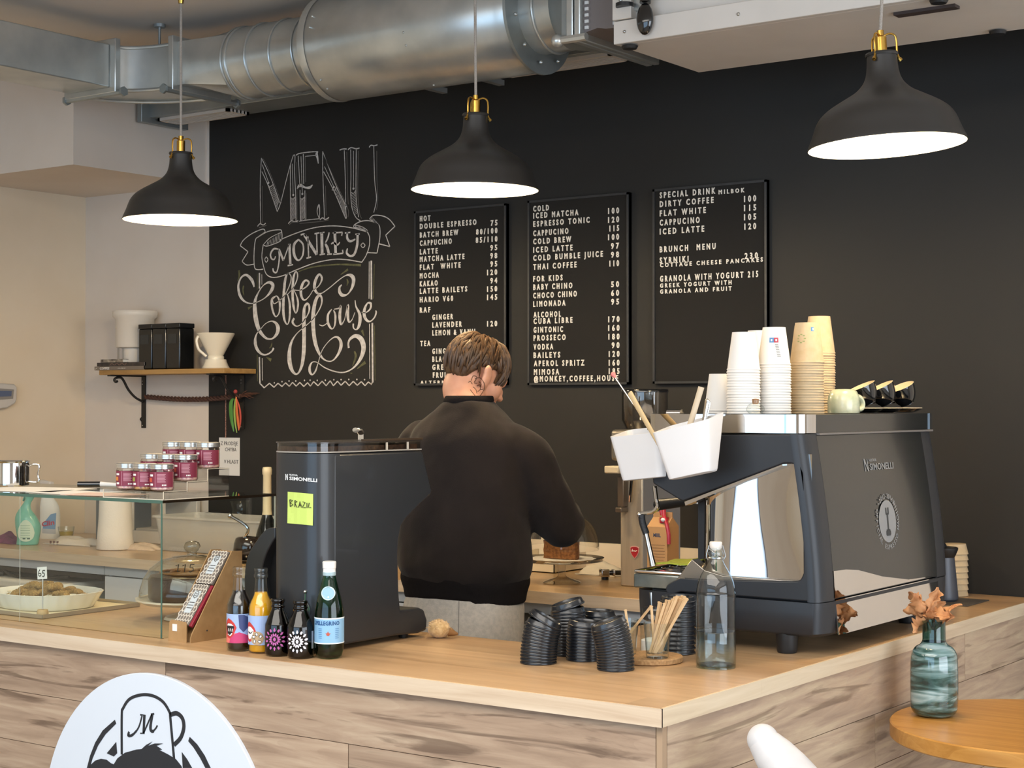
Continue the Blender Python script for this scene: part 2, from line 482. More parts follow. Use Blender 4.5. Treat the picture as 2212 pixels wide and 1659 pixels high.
# square-to-round piece + spiral duct
t = thing('spiral_duct', 'thin ringed round duct between the elbow and the fat silencer', 'duct', (-4.1, YD, 2.66))
def circ(r, x, n=48, y=YD, z=ZD): return [(x, y + r * math.cos(2 * PI * k / n), z + r * math.sin(2 * PI * k / n)) for k in range(n)]
def sq(x, hy, z0, z1, n=48):
    out = []
    for k in range(n):
        a = 2 * PI * k / n; c, s_ = math.cos(a), math.sin(a)
        m_ = max(abs(c), abs(s_)); c, s_ = c / m_, s_ / m_
        out.append((x, YD + hy * c, (z0 + z1) / 2 + (z1 - z0) / 2 * s_))
    return out
MB().loft([sq(-4.405, .12, 2.72, 2.875), sq(-4.37, .12, 2.72, 2.875), circ(.125, -4.19)]).build('transition', GALV, t, angle=20)
MB().loft([circ(.125, -4.19), circ(.125, -3.80)]).build('pipe', GALV, t, angle=50)
for x in (-4.185, -4.165, -4.07, -3.955, -3.85):
    MB().tube(circ(.126, x), .0045, 8, closed=True).build('ring', GALV, t)
t = thing('duct_silencer', 'fat galvanised round silencer hanging below the ceiling in the middle', 'duct', (-3.35, YD, 2.61))
MB().loft([circ(.174, -3.775, 64), circ(.178, -3.77, 64), circ(.178, -2.925, 64), circ(.174, -2.92, 64)]).build('casing', GALV, t, angle=50)
MB().loft([circ(.179, -3.775, 64), circ(.181, -3.76, 64), circ(.179, -3.745, 64)], cap=False).build('end_bead', GALV, t, angle=60)
mb = MB().loft([circ(.186, -2.925, 64), circ(.186, -2.915, 64), circ(.12, -2.912, 64), circ(.12, -2.925, 64)], cap=False, loop=True)
mb.build('end_cap', GALV_D, t)
mb = MB()
for k in range(10):
    a = 2 * PI * k / 10 + .2
    mb.ball((-2.90, YD + .155 * math.cos(a), ZD + .155 * math.sin(a)), .006, 8, 6)
    mb.ball((-3.72 + .4 * (k % 2), YD - .178 * abs(math.cos(a)), ZD + .178 * math.sin(a)), .004, 6, 4)
mb.build('rivet', GALV, t)
t = thing('duct_connector', 'short round outlet with square flange and grey fabric sleeve beside the air unit', 'duct', (-2.7, YD, 2.66))
MB().loft([circ(.125, -2.915), circ(.125, -2.80)]).tube(circ(.127, -2.86), .005, 8, closed=True).build('pipe', GALV, t, angle=50)
MB().loft([circ(.125, -2.80), sq(-2.70, .20, 2.655, 2.93), sq(-2.665, .20, 2.655, 2.93)]).build('transition', GALV_D, t, angle=20)
MB().box(-2.668, -2.645, YD - .225, YD + .225, 2.635, 2.955).box(-2.64, -2.62, YD - .225, YD + .225, 2.635, 2.955).build('flange', GALV, t, bevel=.003)
def sq2(x, d): return [(x, YD - .205 + d, 2.655 + d), (x, YD + .205 - d, 2.655 + d), (x, YD + .205 - d, 2.935 - d), (x, YD - .205 + d, 2.935 - d)]
MB().loft([sq2(-2.62, 0), sq2(-2.58, .012), sq2(-2.545, .004), sq2(-2.50, 0)]).build('fabric_sleeve', pm('grey_sleeve_fabric', '#77706E', 0.8), t)
mb = MB()
for x in (-2.608, -2.512):
    for k in range(16):
        z = 2.665 + .018 * k
        mb.box(x - .006, x + .006, YD - .209, YD - .203, z, z + .009)
mb.build('sleeve_stitching', pm('pale_stitching', '#D8DADA', .6), t)
MB().tube([(-2.70, YD - .22, 2.64), (-2.60, YD - .22, 2.64)], .012, 8).ball((-2.70, YD - .22, 2.64), .02, 10, 6).build('clamp_bolt', GALV, t)
# flat supply duct along the wall, with slotted grilles
t = thing('supply_duct', 'long flat grey duct tight to the chalk wall behind the round duct', 'duct', (-3.7, 4.676, 2.747))
MB().box(-5.14, -1.0, 4.587, 4.765, 2.747, 2.90).build('duct_body', GALV_D, t, bevel=.002)
MB().box(-5.145, -5.118, 4.545, 4.80, 2.725, 2.93).build('end_flange', GALV_D, t, bevel=.002)
for x in (-3.76, -3.50):
    MB().box(x - .012, x + .012, 4.53, 4.80, 2.728, 2.747).tube([(x, 4.515, 2.738), (x, 4.545, 2.738)], .012, 8).build('joint_rail', GALV, t)
GR = pm('grille_white', '#CFC8C0', .5)
for x0, x1 in ((-5.10, -4.70), (-3.42, -2.92)):
    mb = MB().box(x0, x1, 4.615, 4.63, 2.735, 2.7468).box(x0, x1, 4.72, 4.735, 2.735, 2.7468).box(x0, x0 + .012, 4.615, 4.735, 2.735, 2.7468).box(x1 - .012, x1, 4.615, 4.735, 2.735, 2.7468)
    for k in range(4):
        y = 4.642 + .021 * k
        mb.box(x0, x1, y, y + .007, 2.736, 2.7468)
    mb.build('slot_grille', GR, t)
MB().box(-2.86, -2.62, 4.62, 4.63, 2.738, 2.7468).build('edge_trim', GR, t)
# ------------------------------------------------------------------ white air unit
ACW = pm('unit_white', '#D9D3CB', 0.5, var='#D3CDC5', vscale=(5, 5, 5))
t = thing('air_handling_unit', 'long white ventilation unit fixed under the ceiling at the right', 'air conditioner', (-1.6, 4.2, 2.60))
MB().box(-2.497, -.3, 3.985, 4.45, 2.60, 2.97).build('casing', ACW, t, bevel=.004)
MB().box(-2.497, -.3, 3.962, 3.985, 2.60, 2.665).build('bottom_rail', ACW, t, bevel=.002)
MB().box(-2.497, -2.435, 3.955, 3.985, 2.667, 2.97).build('corner_post', ACW, t, bevel=.002)
MB().box(-2.405, -.3, 3.945, 3.983, 2.735, 2.97).build('cover_panel', ACW, t, bevel=.004)
mb = MB().box(-2.435, -2.405, 3.972, 3.985, 2.69, 2.97)
mb.build('slotted_strip', GALV, t)
mb = MB()
for k in range(7): mb.box(-2.424, -2.416, 3.9705, 3.973, 2.72 + .03 * k, 2.732 + .03 * k)
mb.build('strip_slot', BLACK_PL, t)
mb = MB().tube([(-2.385, 3.955, 2.745), (-2.385, 3.95, 2.70)], .016, 12).ball((-2.385, 3.948, 2.655), (.026, .016, .045), 16, 10)
mb.build('latch', BLACK_GL, t)
MB().ball((-2.385, 3.936, 2.725), .011, 12, 8).build('latch_button', pm('pale_teal_button', '#7FA0A0', .3), t)
for x, y in ((-2.46, 3.99), (-1.55, 3.99), (-1.55, 4.42), (-.6, 4.42)):
    MB().lathe([(.0, -.012), (.02, -.012), (.024, -.004), (.012, 0)], (x, y, 2.60), 14).build('rubber_foot', BLACK_PL, t)
MB().lathe([(.0, 0), (.026, 0), (.026, .01), (.0, .01)], (-2.455, 3.955, 2.70), 16).build('mounting_grommet', BLACK_PL, t)
MB().box(-1.70, -1.535, 4.06, 4.095, 2.592, 2.6002).build('drain_slot', pm('dark_slot', '#3B2F2C', .6), t)
mb = MB()
for z in (2.72, 2.80, 2.88): mb.ball((-2.468, 3.955, z), .006, 8, 6)
for x in (-2.46, -2.1, -1.7): mb.ball((x, 3.962, 2.632), .005, 8, 6)
mb.build('screw', STEEL, t)
# ================================================================== PENDANT LAMPS
LAMP_BLACK = pm('lamp_black_lacquer', '#2C2A28', 0.42, spec=0.5)
LAMP_IN = pm('lamp_white_inside', '#F6EFE2', 0.6)
BULB = pm('glowing_bulb', '#FFE2AE', 0.5, emit=16)
CORD = pm('textile_cord', '#B4ACA3', 0.9, var='#8E867D', vscale=(900, 900, 500))
def pendant(label, x, y, zrim, tilt):
    t = thing('pendant_lamp', label, 'lamp', (x, y, zrim), 0, 'black pendant lamps over the counter')
    prof = [(.190, .0), (.191, .003), (.188, .012), (.178, .035), (.166, .066), (.150, .086), (.128, .102), (.100, .118), (.072, .134), (.056, .148), (.046, .162), (.040, .180), (.037, .205), (.036, .228), (.0, .228)]
    M_ = Matrix.Rotation(tilt[1], 4, 'Y') @ Matrix.Rotation(tilt[0], 4, 'X')
    def put(mb): mb.v = [tuple(M_ @ Vector(p)) for p in mb.v]; return mb
    put(MB().lathe(smooth_path(prof[1:-1], 3) + [prof[-1]], seg=64)).build('shade', LAMP_BLACK, t, local=True, angle=60)
    ip = [(.189, .002), (.1875, .003)] + [(max(r - .003, .001), max(z - .004, .004)) for r, z in prof[2:-1]] + [(.0, .222)]
    put(MB().lathe(ip, seg=64)).build('shade_lining', LAMP_IN, t, local=True, angle=60)
    put(MB().ball((0, 0, .085), (.035, .035, .045), 20, 14).lathe([(.018, .12), (.018, .17), (0, .17)], seg=16)).build('bulb', BULB, t, local=True)
    mb = MB().lathe([(.0, .215), (.014, .215), (.014, .268), (.0085, .272), (.0085, .285), (.0, .285)], seg=20)
    for k in range(3):
        a = 2 * PI * k / 3 + .5
        c, s_ = math.cos(a), math.sin(a)
        arm = [(.008, .272), (.022, .276), (.034, .270), (.037, .255), (.037, .228), (.041, .215), (.043, .206)]
        mb.tube([(r * c, r * s_, z) for r, z in smooth_path(arm, 4)], .0026, 8)
        mb.tube([(.041 * c, .041 * s_, .214), (.046 * c, .046 * s_, .208)], .005, 8)
    put(mb).build('brass_bracket', BRASS, t, local=True)
    put(MB().lathe([(.038, .222), (.040, .226), (.038, .230), (.030, .231)], seg=40)).build('neck_ring', LAMP_BLACK, t, local=True)
    top = M_ @ Vector((0, 0, .284))
    MB().tube([top, (top.x * .5, top.y * .5, (CEIL_Z - zrim) * .55), (0, 0, CEIL_Z - zrim - .04)], .0042, 8).build('cord', CORD, t, local=True)
    MB().lathe([(.0, CEIL_Z - zrim), (.05, CEIL_Z - zrim), (.05, CEIL_Z - zrim - .02), (.012, CEIL_Z - zrim - .03), (.008, CEIL_Z - zrim - .055), (.0, CEIL_Z - zrim - .055)], seg=24).build('ceiling_rose', BRASS, t, local=True)
    l = bpy.data.lights.new('bulb_light', 'POINT'); l.energy = 13; l.color = (1.0, 0.78, 0.48); l.shadow_soft_size = .04
    lo = bpy.data.objects.new('bulb_light', l); lo.location = M_ @ Vector((0, 0, .012)); lo.parent = t; COL.objects.link(lo)
    return t
pendant('black pendant lamp hanging in front of the white air unit, nearest the coffee machine', -1.602, 3.785, 2.205, (.02, -.05))
pendant('black pendant lamp hanging between the chalk drawing and the middle menu board', -2.958, 3.921, 2.215, (0, .012))
pendant('black pendant lamp hanging in front of the pale corner left of the chalk drawing', -4.134, 3.842, 2.195, (0, .006))
# ================================================================== CHALK DRAWING on the wall
CH = pm('white_chalk', '#DAD6D2', 0.95, var='#B9B4B0', vscale=(60, 60, 60))
CH2 = pm('faint_chalk', '#6F6B67', 0.95)
CH3 = pm('olive_chalk', '#6C6B4B', 0.95, var='#50503A', vscale=(50, 50, 50))
NW = Vector((0, -1, 0)); AX, AZ = Vector((1, 0, 0)), Vector((0, 0, 1))
def wallpt(zx, zy, zs, p):
    q = ony(zx + p[0] / zs, zy + p[1] / zs, YW - .0006)
    return (q.x, q.z)
SCALE_W = (ony(720, 600, YW).x - ony(700, 600, YW).x) / 20
def strokes(mb, zx, zy, zs, lst, mi=0):
    for st in lst:
        pts, wd = st[0], st[1]
        curve = len(st) < 3 or st[2]
        W = [wd] * len(pts) if not isinstance(wd, (list, tuple)) else list(wd)
        if len(W) < len(pts): W = [W[min(int(i * len(W) / len(pts)), len(W) - 1)] for i in range(len(pts))]
        P = [(*wallpt(zx, zy, zs, p), w_ / zs * SCALE_W) for p, w_ in zip(pts, W)]
        P = smooth_path(P, 5) if curve and len(P) > 2 else P
        if not curve and len(P) > 2:       # straight segments, each its own ribbon
            for a, b in zip(P, P[1:]):
                mb.ribbon([a[:2], b[:2]], [a[2], b[2]], Vector((0, YW - .0004, 0)), AX, AZ, NW, .0005, mi)
            continue
        mb.ribbon([p[:2] for p in P], [max(p[2], .0008) for p in P], Vector((0, YW - .0004, 0)), AX, AZ, NW, .0005, mi)
def dots(mb, zx, zy, zs, lst, r, mi=0):
    for p in lst:
        x, z = wallpt(zx, zy, zs, p); rr = r / zs * SCALE_W
        mb.prism([(x + rr * math.cos(2 * PI * k / 12), z + rr * math.sin(2 * PI * k / 12)) for k in range(12)], 'y', YW - .0011, YW - .0005, mi)
t = thing('chalk_drawing', 'white chalk menu drawing with banner and script lettering on the black wall', 'chalk drawing', (ony(690, 835, YW).x, YW - .0006, ony(690, 835, YW).z))
A = (500, 290, 5.027)
mb = MB(); T5 = 6.5
strokes(mb, *A, [
    ([(325, 258), (312, 560), (318, 975)], T5), ([(283, 1000), (310, 972), (345, 985), (372, 965)], 8), ([(325, 258), (395, 400), (460, 560), (525, 745)], T5),
    ([(330, 405), (400, 560), (497, 840)], T5), ([(497, 840), (535, 740), (600, 480), (640, 330), (672, 228)], T5), ([(672, 228), (690, 240), (685, 400), (698, 690), (700, 940)], T5),
    ([(640, 340), (640, 680), (645, 940)], T5), ([(645, 690), (670, 708), (697, 685)], 5, 0), ([(400, 550), (415, 575), (450, 545)], 5, 0), ([(335, 330), (402, 520)], 5), ([(660, 320), (670, 655)], 5),
    ([(617, 970), (650, 940), (690, 950), (725, 938)], 9),
    ([(725, 235), (735, 420), (742, 560)], T5), ([(745, 605), (745, 690), (750, 940)], T5), ([(780, 215), (785, 540)], T5), ([(797, 610), (800, 940)], T5),
    ([(700, 228), (740, 208), (850, 193), (940, 188)], 8), ([(800, 240), (930, 228)], 5), ([(940, 188), (925, 215), (935, 260), (943, 318)], [6, 26, 18, 8]),
    ([(710, 592), (745, 555), (800, 578), (850, 578), (880, 550)], [10, 26, 14, 22, 8]), ([(735, 945), (830, 930), (950, 918)], T5), ([(955, 920), (930, 840), (950, 765), (958, 840), (955, 915)], [5, 7, 12, 7, 5]),
    ([(755, 240), (770, 640)], 5), ([(745, 690), (770, 710), (797, 685)], 5, 0),
    ([(990, 185), (992, 420), (1010, 910)], T5), ([(960, 928), (990, 908), (1020, 925), (1060, 903)], 9), ([(990, 185), (1130, 545), (1250, 790)], T5), ([(1000, 405), (1110, 610), (1240, 915)], T5),
    ([(1225, 175), (1235, 450), (1240, 760), (1247, 915)], T5), ([(1175, 172), (1210, 160), (1250, 160)], 9), ([(1010, 350), (1112, 570)], 5), ([(1090, 605), (1125, 607), (1135, 575)], 5, 0),
    ([(1295, 165), (1298, 450), (1295, 640), (1310, 800), (1350, 900), (1400, 940)], T5), ([(1355, 165), (1352, 600), (1360, 760), (1380, 900)], T5), ([(1265, 168), (1300, 145), (1350, 157), (1390, 150)], 9),
    ([(1325, 180), (1325, 570)], 5), ([(1300, 630), (1325, 645), (1355, 600)], 5, 0), ([(1545, 125), (1555, 500), (1575, 700), (1545, 850)], T5), ([(1495, 142), (1515, 120), (1550, 125), (1585, 115)], 9)])
dots(mb, *A, [(402, 528), (671, 660), (770, 648), (1112, 575), (1325, 590)], 10)
hat = []
for y in range(715, 945, 14): hat.append(([(647, y), (696, y - 38)], 3.4))
for y in range(715, 945, 14): hat.append(([(751, y), (796, y - 38)], 3.4))
for k in range(14):
    f = .05 + k / 15
    hat.append(([(405 + 92 * f, 570 + 270 * f), (452 + 68 * f, 545 + 190 * f)], 3.2))
    hat.append(([(1112 + 128 * f, 612 + 300 * f), (1140 + 106 * f, 570 + 225 * f)], 3.2))
    hat.append(([(1300 + 55 * f * f, 640 + 250 * f), (1354 + 22 * f * f, 612 + 250 * f)], 3.2))
strokes(mb, *A, hat)
mb.build('heading_lettering', CH, t, smooth=False)
mb = MB()
strokes(mb, *A, [([(345, 268), (412, 400), (545, 745)], 4), ([(335, 560), (338, 960)], 4), ([(710, 300), (712, 560), (713, 930)], 4), ([(812, 640), (815, 925)], 4), ([(1012, 250), (1150, 560), (1262, 800), (1265, 900)], 5), ([(1022, 560), (1028, 880)], 5),
    ([(1252, 190), (1262, 600), (1268, 760)], 5), ([(1378, 180), (1372, 620), (1390, 850), (1415, 915)], 5), ([(1578, 180), (1580, 500), (1590, 700), (1575, 820)], 5), ([(800, 243), (805, 520)], 6), ([(625, 985), (660, 958), (725, 955)], 5), ([(740, 968), (960, 948), (1055, 930)], 5), ([(300, 1015), (380, 990)], 5)])
mb.build('heading_shading', CH2, t, smooth=False)
mb = MB(); T7 = 8
strokes(mb, *A, [([(520, 1150), (700, 1075), (900, 1015), (1100, 995), (1300, 1015), (1475, 1060)], T7), ([(1475, 1060), (1500, 1120), (1495, 1220), (1460, 1320), (1415, 1390)], T7), ([(1415, 1390), (1250, 1362), (1100, 1360), (900, 1400), (700, 1475), (560, 1535), (450, 1555), (380, 1520), (350, 1440)], T7),
    ([(350, 1440), (330, 1330), (345, 1200)], T7), ([(345, 1200), (380, 1215), (450, 1195), (540, 1150), (545, 1060), (520, 1037), (400, 1055), (300, 1110), (260, 1150), (245, 1300), (250, 1440), (280, 1470), (345, 1465)], T7), ([(345, 1200), (420, 1125), (540, 1065)], 6),
    ([(367, 1060), (340, 1030), (220, 1080), (130, 1150), (95, 1210)], T7), ([(95, 1210), (180, 1275), (115, 1380)], T7, 0), ([(115, 1380), (165, 1420), (245, 1410)], T7), ([(367, 1060), (290, 1112)], 6),
    ([(1325, 1010), (1340, 980), (1410, 945), (1500, 940), (1580, 970), (1610, 1010), (1612, 1120), (1595, 1220), (1580, 1290)], T7), ([(1580, 1290), (1480, 1285)], T7), ([(1325, 1012), (1400, 1025), (1475, 1060)], 6), ([(1340, 985), (1420, 1005), (1478, 1045)], 5),
    ([(1500, 920), (1545, 880), (1650, 890), (1720, 930), (1775, 1000)], T7), ([(1775, 1000), (1675, 1095), (1720, 1220), (1605, 1190)], T7, 0), ([(1500, 920), (1600, 985)], 6),
    ([(378, 1330), (362, 1360), (378, 1390), (396, 1360), (378, 1330)], 7), ([(1428, 1180), (1406, 1205), (1428, 1232), (1450, 1205), (1428, 1180)], 7)])
hat = []
for k in range(9):
    x = 385 + k * 17; hat.append(([(x, 1205 - k * 5.5), (x + 8, 1165 - k * 11)], 4))
for k in range(9): hat.append(([(1345 + k * 14, 1008 + k * 5), (1350 + k * 14, 988 + k * 5)], 4))
for k in range(6): hat.append(([(1520 + k * 12, 925 + k * 10), (1530 + k * 12, 905 + k * 11)], 4))
strokes(mb, *A, hat)
mb.build('banner_outline', CH, t, smooth=False)
mb = MB()
strokes(mb, *A, [([(515, 1250), (460, 1245), (425, 1300), (435, 1350), (465, 1358), (478, 1325)], [10, 16, 16, 14, 12, 9]), ([(510, 1250), (520, 1330), (510, 1430), (490, 1498), (458, 1492), (450, 1455)], [12, 14, 13, 13, 14, 12]), ([(515, 1250), (565, 1370)], 22), ([(565, 1370), (630, 1190)], 11), ([(628, 1190), (640, 1420)], 26), ([(610, 1427), (668, 1415)], 12),
    ([(728, 1143), (680, 1200), (682, 1310), (728, 1370), (775, 1310), (778, 1200), (728, 1143)], [14, 26, 28, 14, 16, 16, 14]),
    ([(830, 1110), (838, 1335)], 13), ([(815, 1347), (864, 1333)], 12), ([(752, 1092), (790, 1085), (815, 1110)], 14), ([(790, 1090), (925, 1305)], 26), ([(925, 1085), (930, 1305)], 13), ([(902, 1082), (952, 1070)], 12),
    ([(980, 1068), (985, 1300)], 30), ([(958, 1310), (1015, 1298)], 11), ([(960, 1072), (1010, 1065)], 11), ([(1062, 1065), (1045, 1130), (1010, 1195)], [12, 16, 10]), ([(1012, 1180), (1040, 1230), (1060, 1300)], [14, 26, 24]), ([(1040, 1305), (1090, 1300)], 11),
    ([(1122, 1060), (1132, 1298)], 28), ([(1100, 1072), (1205, 1064), (1196, 1102)], 12, 0), ([(1082, 1192), (1110, 1178), (1150, 1200), (1178, 1172)], [10, 16, 16, 9]), ([(1105, 1303), (1212, 1292), (1206, 1255)], 13, 0),
    ([(1258, 1065), (1258, 1130), (1290, 1162), (1345, 1140)], [18, 22, 20, 12]), ([(1370, 1080), (1365, 1200), (1335, 1300), (1290, 1322), (1252, 1290), (1260, 1240)], [22, 24, 22, 18, 20, 12]), ([(1232, 1072), (1290, 1066)], 12), ([(1345, 1087), (1393, 1083)], 12)])
mb.build('banner_lettering', CH, t, smooth=False)
B = (500, 570, 5.72)
mb = MB()
strokes(mb, *B, [
    ([(280, 285), (255, 205), (185, 138), (120, 170), (85, 270), (105, 390), (165, 465), (250, 490), (330, 468), (420, 415), (490, 335), (512, 265), (470, 228), (400, 260), (335, 350), (292, 460), (290, 580), (310, 720), (350, 830), (425, 915), (500, 925), (560, 865), (575, 790), (545, 730), (490, 708), (420, 740), (365, 800), (310, 870), (293, 960), (315, 1050), (370, 1112), (430, 1122), (495, 1085), (522, 1040)],
     [18, 34, 24, 18, 26, 32, 18, 9, 8, 11, 34, 40, 26, 10, 14, 36, 54, 54, 40, 22, 14, 36, 46, 26, 10, 7, 7, 14, 36, 34, 20, 14, 16, 22]),
    ([(555, 395), (500, 440), (502, 540), (525, 620), (553, 652), (590, 600), (598, 490), (575, 415), (545, 392)], [10, 26, 24, 20, 10, 16, 26, 16, 10]), ([(510, 450), (525, 492), (570, 470), (640, 410)], [6, 8, 8, 7]),
    ([(612, 440), (660, 385), (720, 260), (738, 160), (700, 118), (668, 180), (648, 350), (640, 560), (655, 690), (690, 748), (716, 680), (722, 520), (700, 400), (680, 370)], [7, 8, 10, 12, 10, 28, 32, 32, 26, 9, 20, 26, 14, 7]),
    ([(690, 380), (760, 300), (808, 200), (816, 125), (792, 98), (765, 180), (755, 350), (766, 520), (793, 608), (816, 560), (822, 470), (800, 385), (770, 325)], [6, 8, 14, 16, 12, 28, 30, 28, 10, 20, 24, 12, 7]),
    ([(770, 322), (850, 325), (925, 282), (958, 232), (920, 203), (880, 245), (858, 330), (868, 410), (905, 448), (960, 400), (1005, 330)], [6, 8, 14, 20, 18, 28, 32, 26, 14, 8, 7]),
    ([(1005, 330), (1080, 270), (1118, 185), (1090, 130), (1050, 175), (1025, 270), (1045, 345), (1100, 368), (1200, 305), (1320, 205), (1410, 145), (1470, 140), (1508, 185), (1495, 280), (1440, 370), (1375, 388), (1338, 350), (1335, 295), (1362, 258)], [7, 10, 22, 20, 30, 34, 26, 12, 9, 9, 10, 30, 42, 30, 12, 30, 34, 24, 10]),
    ([(775, 672), (755, 720), (803, 770), (870, 735), (950, 610), (962, 530), (935, 492), (900, 550), (895, 700), (897, 900), (892, 1100), (868, 1260), (820, 1355), (770, 1345), (728, 1260), (714, 1130), (735, 985), (800, 870), (900, 780), (1000, 690), (1088, 560), (1118, 455), (1095, 388), (1045, 440), (1012, 600), (1012, 800), (1035, 970), (1082, 1100), (1150, 1185), (1240, 1200), (1315, 1120), (1355, 1010), (1335, 930), (1280, 903), (1200, 960), (1120, 1070), (1072, 1220), (1040, 1320), (1000, 1368), (970, 1335), (968, 1270), (1000, 1215), (1060, 1218), (1150, 1280), (1270, 1328), (1390, 1340), (1500, 1290), (1590, 1180), (1632, 1050), (1608, 940), (1540, 890), (1475, 920), (1445, 975), (1450, 1040)],
     [20, 26, 10, 8, 14, 24, 22, 32, 44, 46, 46, 34, 16, 26, 48, 48, 28, 10, 8, 8, 12, 20, 24, 36, 46, 46, 44, 30, 14, 10, 24, 38, 28, 14, 8, 8, 8, 18, 14, 30, 26, 10, 8, 10, 11, 12, 14, 34, 52, 54, 36, 26, 20, 22]),
    ([(1085, 752), (1130, 765), (1180, 735)], [8, 9, 8]), ([(1240, 560), (1195, 625), (1192, 720), (1220, 785), (1250, 802), (1278, 750), (1284, 640), (1262, 572)], [8, 24, 28, 22, 10, 18, 24, 10]),
    ([(1268, 560), (1330, 548), (1350, 522), (1338, 640), (1352, 745), (1392, 700), (1412, 620), (1440, 508), (1438, 640), (1452, 715), (1490, 690), (1525, 600)], [7, 14, 22, 34, 22, 8, 8, 22, 32, 20, 8, 8]),
    ([(1527, 450), (1540, 530), (1580, 610), (1590, 690), (1572, 775), (1540, 812), (1508, 790), (1505, 738)], [10, 16, 30, 38, 30, 10, 14, 18]),
    ([(1610, 598), (1660, 602), (1715, 555), (1722, 492), (1682, 485), (1645, 560), (1642, 640), (1675, 700), (1720, 708), (1768, 660), (1788, 600), (1780, 578)], [7, 9, 18, 24, 14, 30, 34, 24, 12, 14, 18, 10])])
mb.build('script_lettering', CH, t, smooth=False)
mb = MB()
zig = [(405, 1530), (470, 1475), (525, 1525), (575, 1475), (625, 1515), (668, 1470), (715, 1512), (755, 1465), (800, 1510), (845, 1465), (895, 1515), (940, 1468), (975, 1510), (1015, 1455), (1070, 1505), (1120, 1450), (1170, 1505), (1220, 1445), (1260, 1505), (1310, 1450), (1355, 1500), (1405, 1450), (1455, 1505), (1505, 1452), (1555, 1500), (1605, 1455), (1650, 1505), (1690, 1460), (1735, 1490)]
strokes(mb, *B, [([(345, 112), (346, 305)], 17), ([(375, 130), (376, 255)], 6), ([(345, 1152), (352, 1480)], 17), ([(350, 1475), (405, 1532)], 13), ([(380, 1165), (383, 1440)], 7), ([(1728, -40), (1730, 440)], 19), ([(1702, -30), (1700, 432)], 8), ([(1740, 728), (1745, 1465)], 19), ([(1745, 1460), (1722, 1492)], 12), ([(1705, 740), (1710, 1420)], 8), (zig, 11, 0)])
dots(mb, *B, [(530, 1470), (625, 1455), (712, 1448), (795, 1448), (902, 1440), (972, 1438), (1060, 1440), (1160, 1438), (1265, 1432), (1355, 1430), (1450, 1428), (1550, 1428), (1645, 1430)], 8)
mb.build('border', CH, t, smooth=False)
mb = MB()
strokes(mb, *B, [([(92, 80), (98, 150), (75, 210)], [26, 22, 6]), ([(150, 270), (142, 330), (155, 390)], [16, 18, 5]), ([(1440, 68), (1350, 132)], [22, 6]), ([(1425, 185), (1438, 225), (1425, 270)], [8, 20, 6]), ([(500, 980), (490, 1020), (468, 1042)], [8, 16, 6]), ([(430, 1152), (490, 1190)], [8, 34]), ([(1520, 1080), (1535, 1150), (1495, 1265)], [16, 26, 6]),
    ([(1612, 820), (1638, 890)], [28, 8]), ([(1655, 1215), (1555, 1295)], [30, 8]), ([(205, 552), (255, 525)], [26, 8]), ([(1470, 1350), (1492, 1352)], 9), ([(320, 120), (318, 320)], 5), ([(318, 1120), (322, 1450)], 7), ([(1768, 760), (1775, 1440)], 7), ([(1765, 0), (1755, 430)], 7), ([(830, 95), (1000, 40), (1300, 8), (1600, 16)], [8, 14, 14, 22])])
mb.build('leaf_sprigs', CH3, t, smooth=False)
# ================================================================== LETTER BOARDS
FELT = pm('black_letterboard', '#1A1918', 0.75)
_nt_ = FELT.node_tree; _N, _L = _nt_.nodes, _nt_.links
_mp = _map(_N, _L, (0, 0, 300)); _wv = _N.new('ShaderNodeTexWave'); _wv.bands_direction = 'Z'; _wv.inputs['Scale'].default_value = 1.0
_L.new(_mp.outputs[0], _wv.inputs['Vector']); _bp = _N.new('ShaderNodeBump'); _bp.inputs['Strength'].default_value = .5; _bp.inputs['Distance'].default_value = .002
_L.new(_wv.outputs[0], _bp.inputs['Height']); _L.new(_bp.outputs[0], _N['Principled BSDF'].inputs['Normal'])
LET = pm('white_plastic_letters', '#E9E3D8', .5)
def board(label, corners, rows):
    (x0, y0), (x1, y1), (x2, y2) = corners          # top left, top right, bottom left
    a, b, c = ony(x0, y0, YW - .02), ony(x1, y1, YW - .02), ony(x2, y2, YW - .02)
    t = thing('menu_board', label, 'menu board', ((a.x + b.x) / 2, YW - .01, c.z), 0, 'letter boards on the black wall')
    ztop = (a.z + b.z) / 2
    MB().box(a.x, b.x, YW - .018, YW - .0005, c.z, ztop).build('panel', FELT, t)
    mb = MB()
    for q in ((a.x, a.x + .008, c.z, ztop), (b.x - .008, b.x, c.z, ztop), (a.x, b.x, c.z, c.z + .008), (a.x, b.x, ztop - .008, ztop)):
        mb.box(q[0], q[1], YW - .022, YW - .0005, q[2], q[3])
    mb.build('frame', BLACK_MAT, t)
    for txt, cx0, cx1, cy, hh in rows:
        l = ony(860 + cx0 / 2.6976, 400 + cy / 2.6976, YW - .02)
        r = ony(860 + cx1 / 2.6976, 400 + cy / 2.6976, YW - .02)
        h = .0205 if hh == 1 else .0145
        MB().text(txt, (l.x, YW - .0182, l.z - h / 2), AX, AZ, h, w=r.x - l.x, ext=.003, off=.03, space=1.75).build('lettering', LET, t, smooth=False)
def rows(s, big=1):
    out = []
    for ln in s.strip().split('\n'):
        p = ln.rsplit('|', 4) if ln.count('|') == 4 else ln.rsplit('|', 3)
        out.append((p[0].strip(), float(p[1]), float(p[2]), float(p[3]), 0 if len(p) == 5 else 1))
    return out
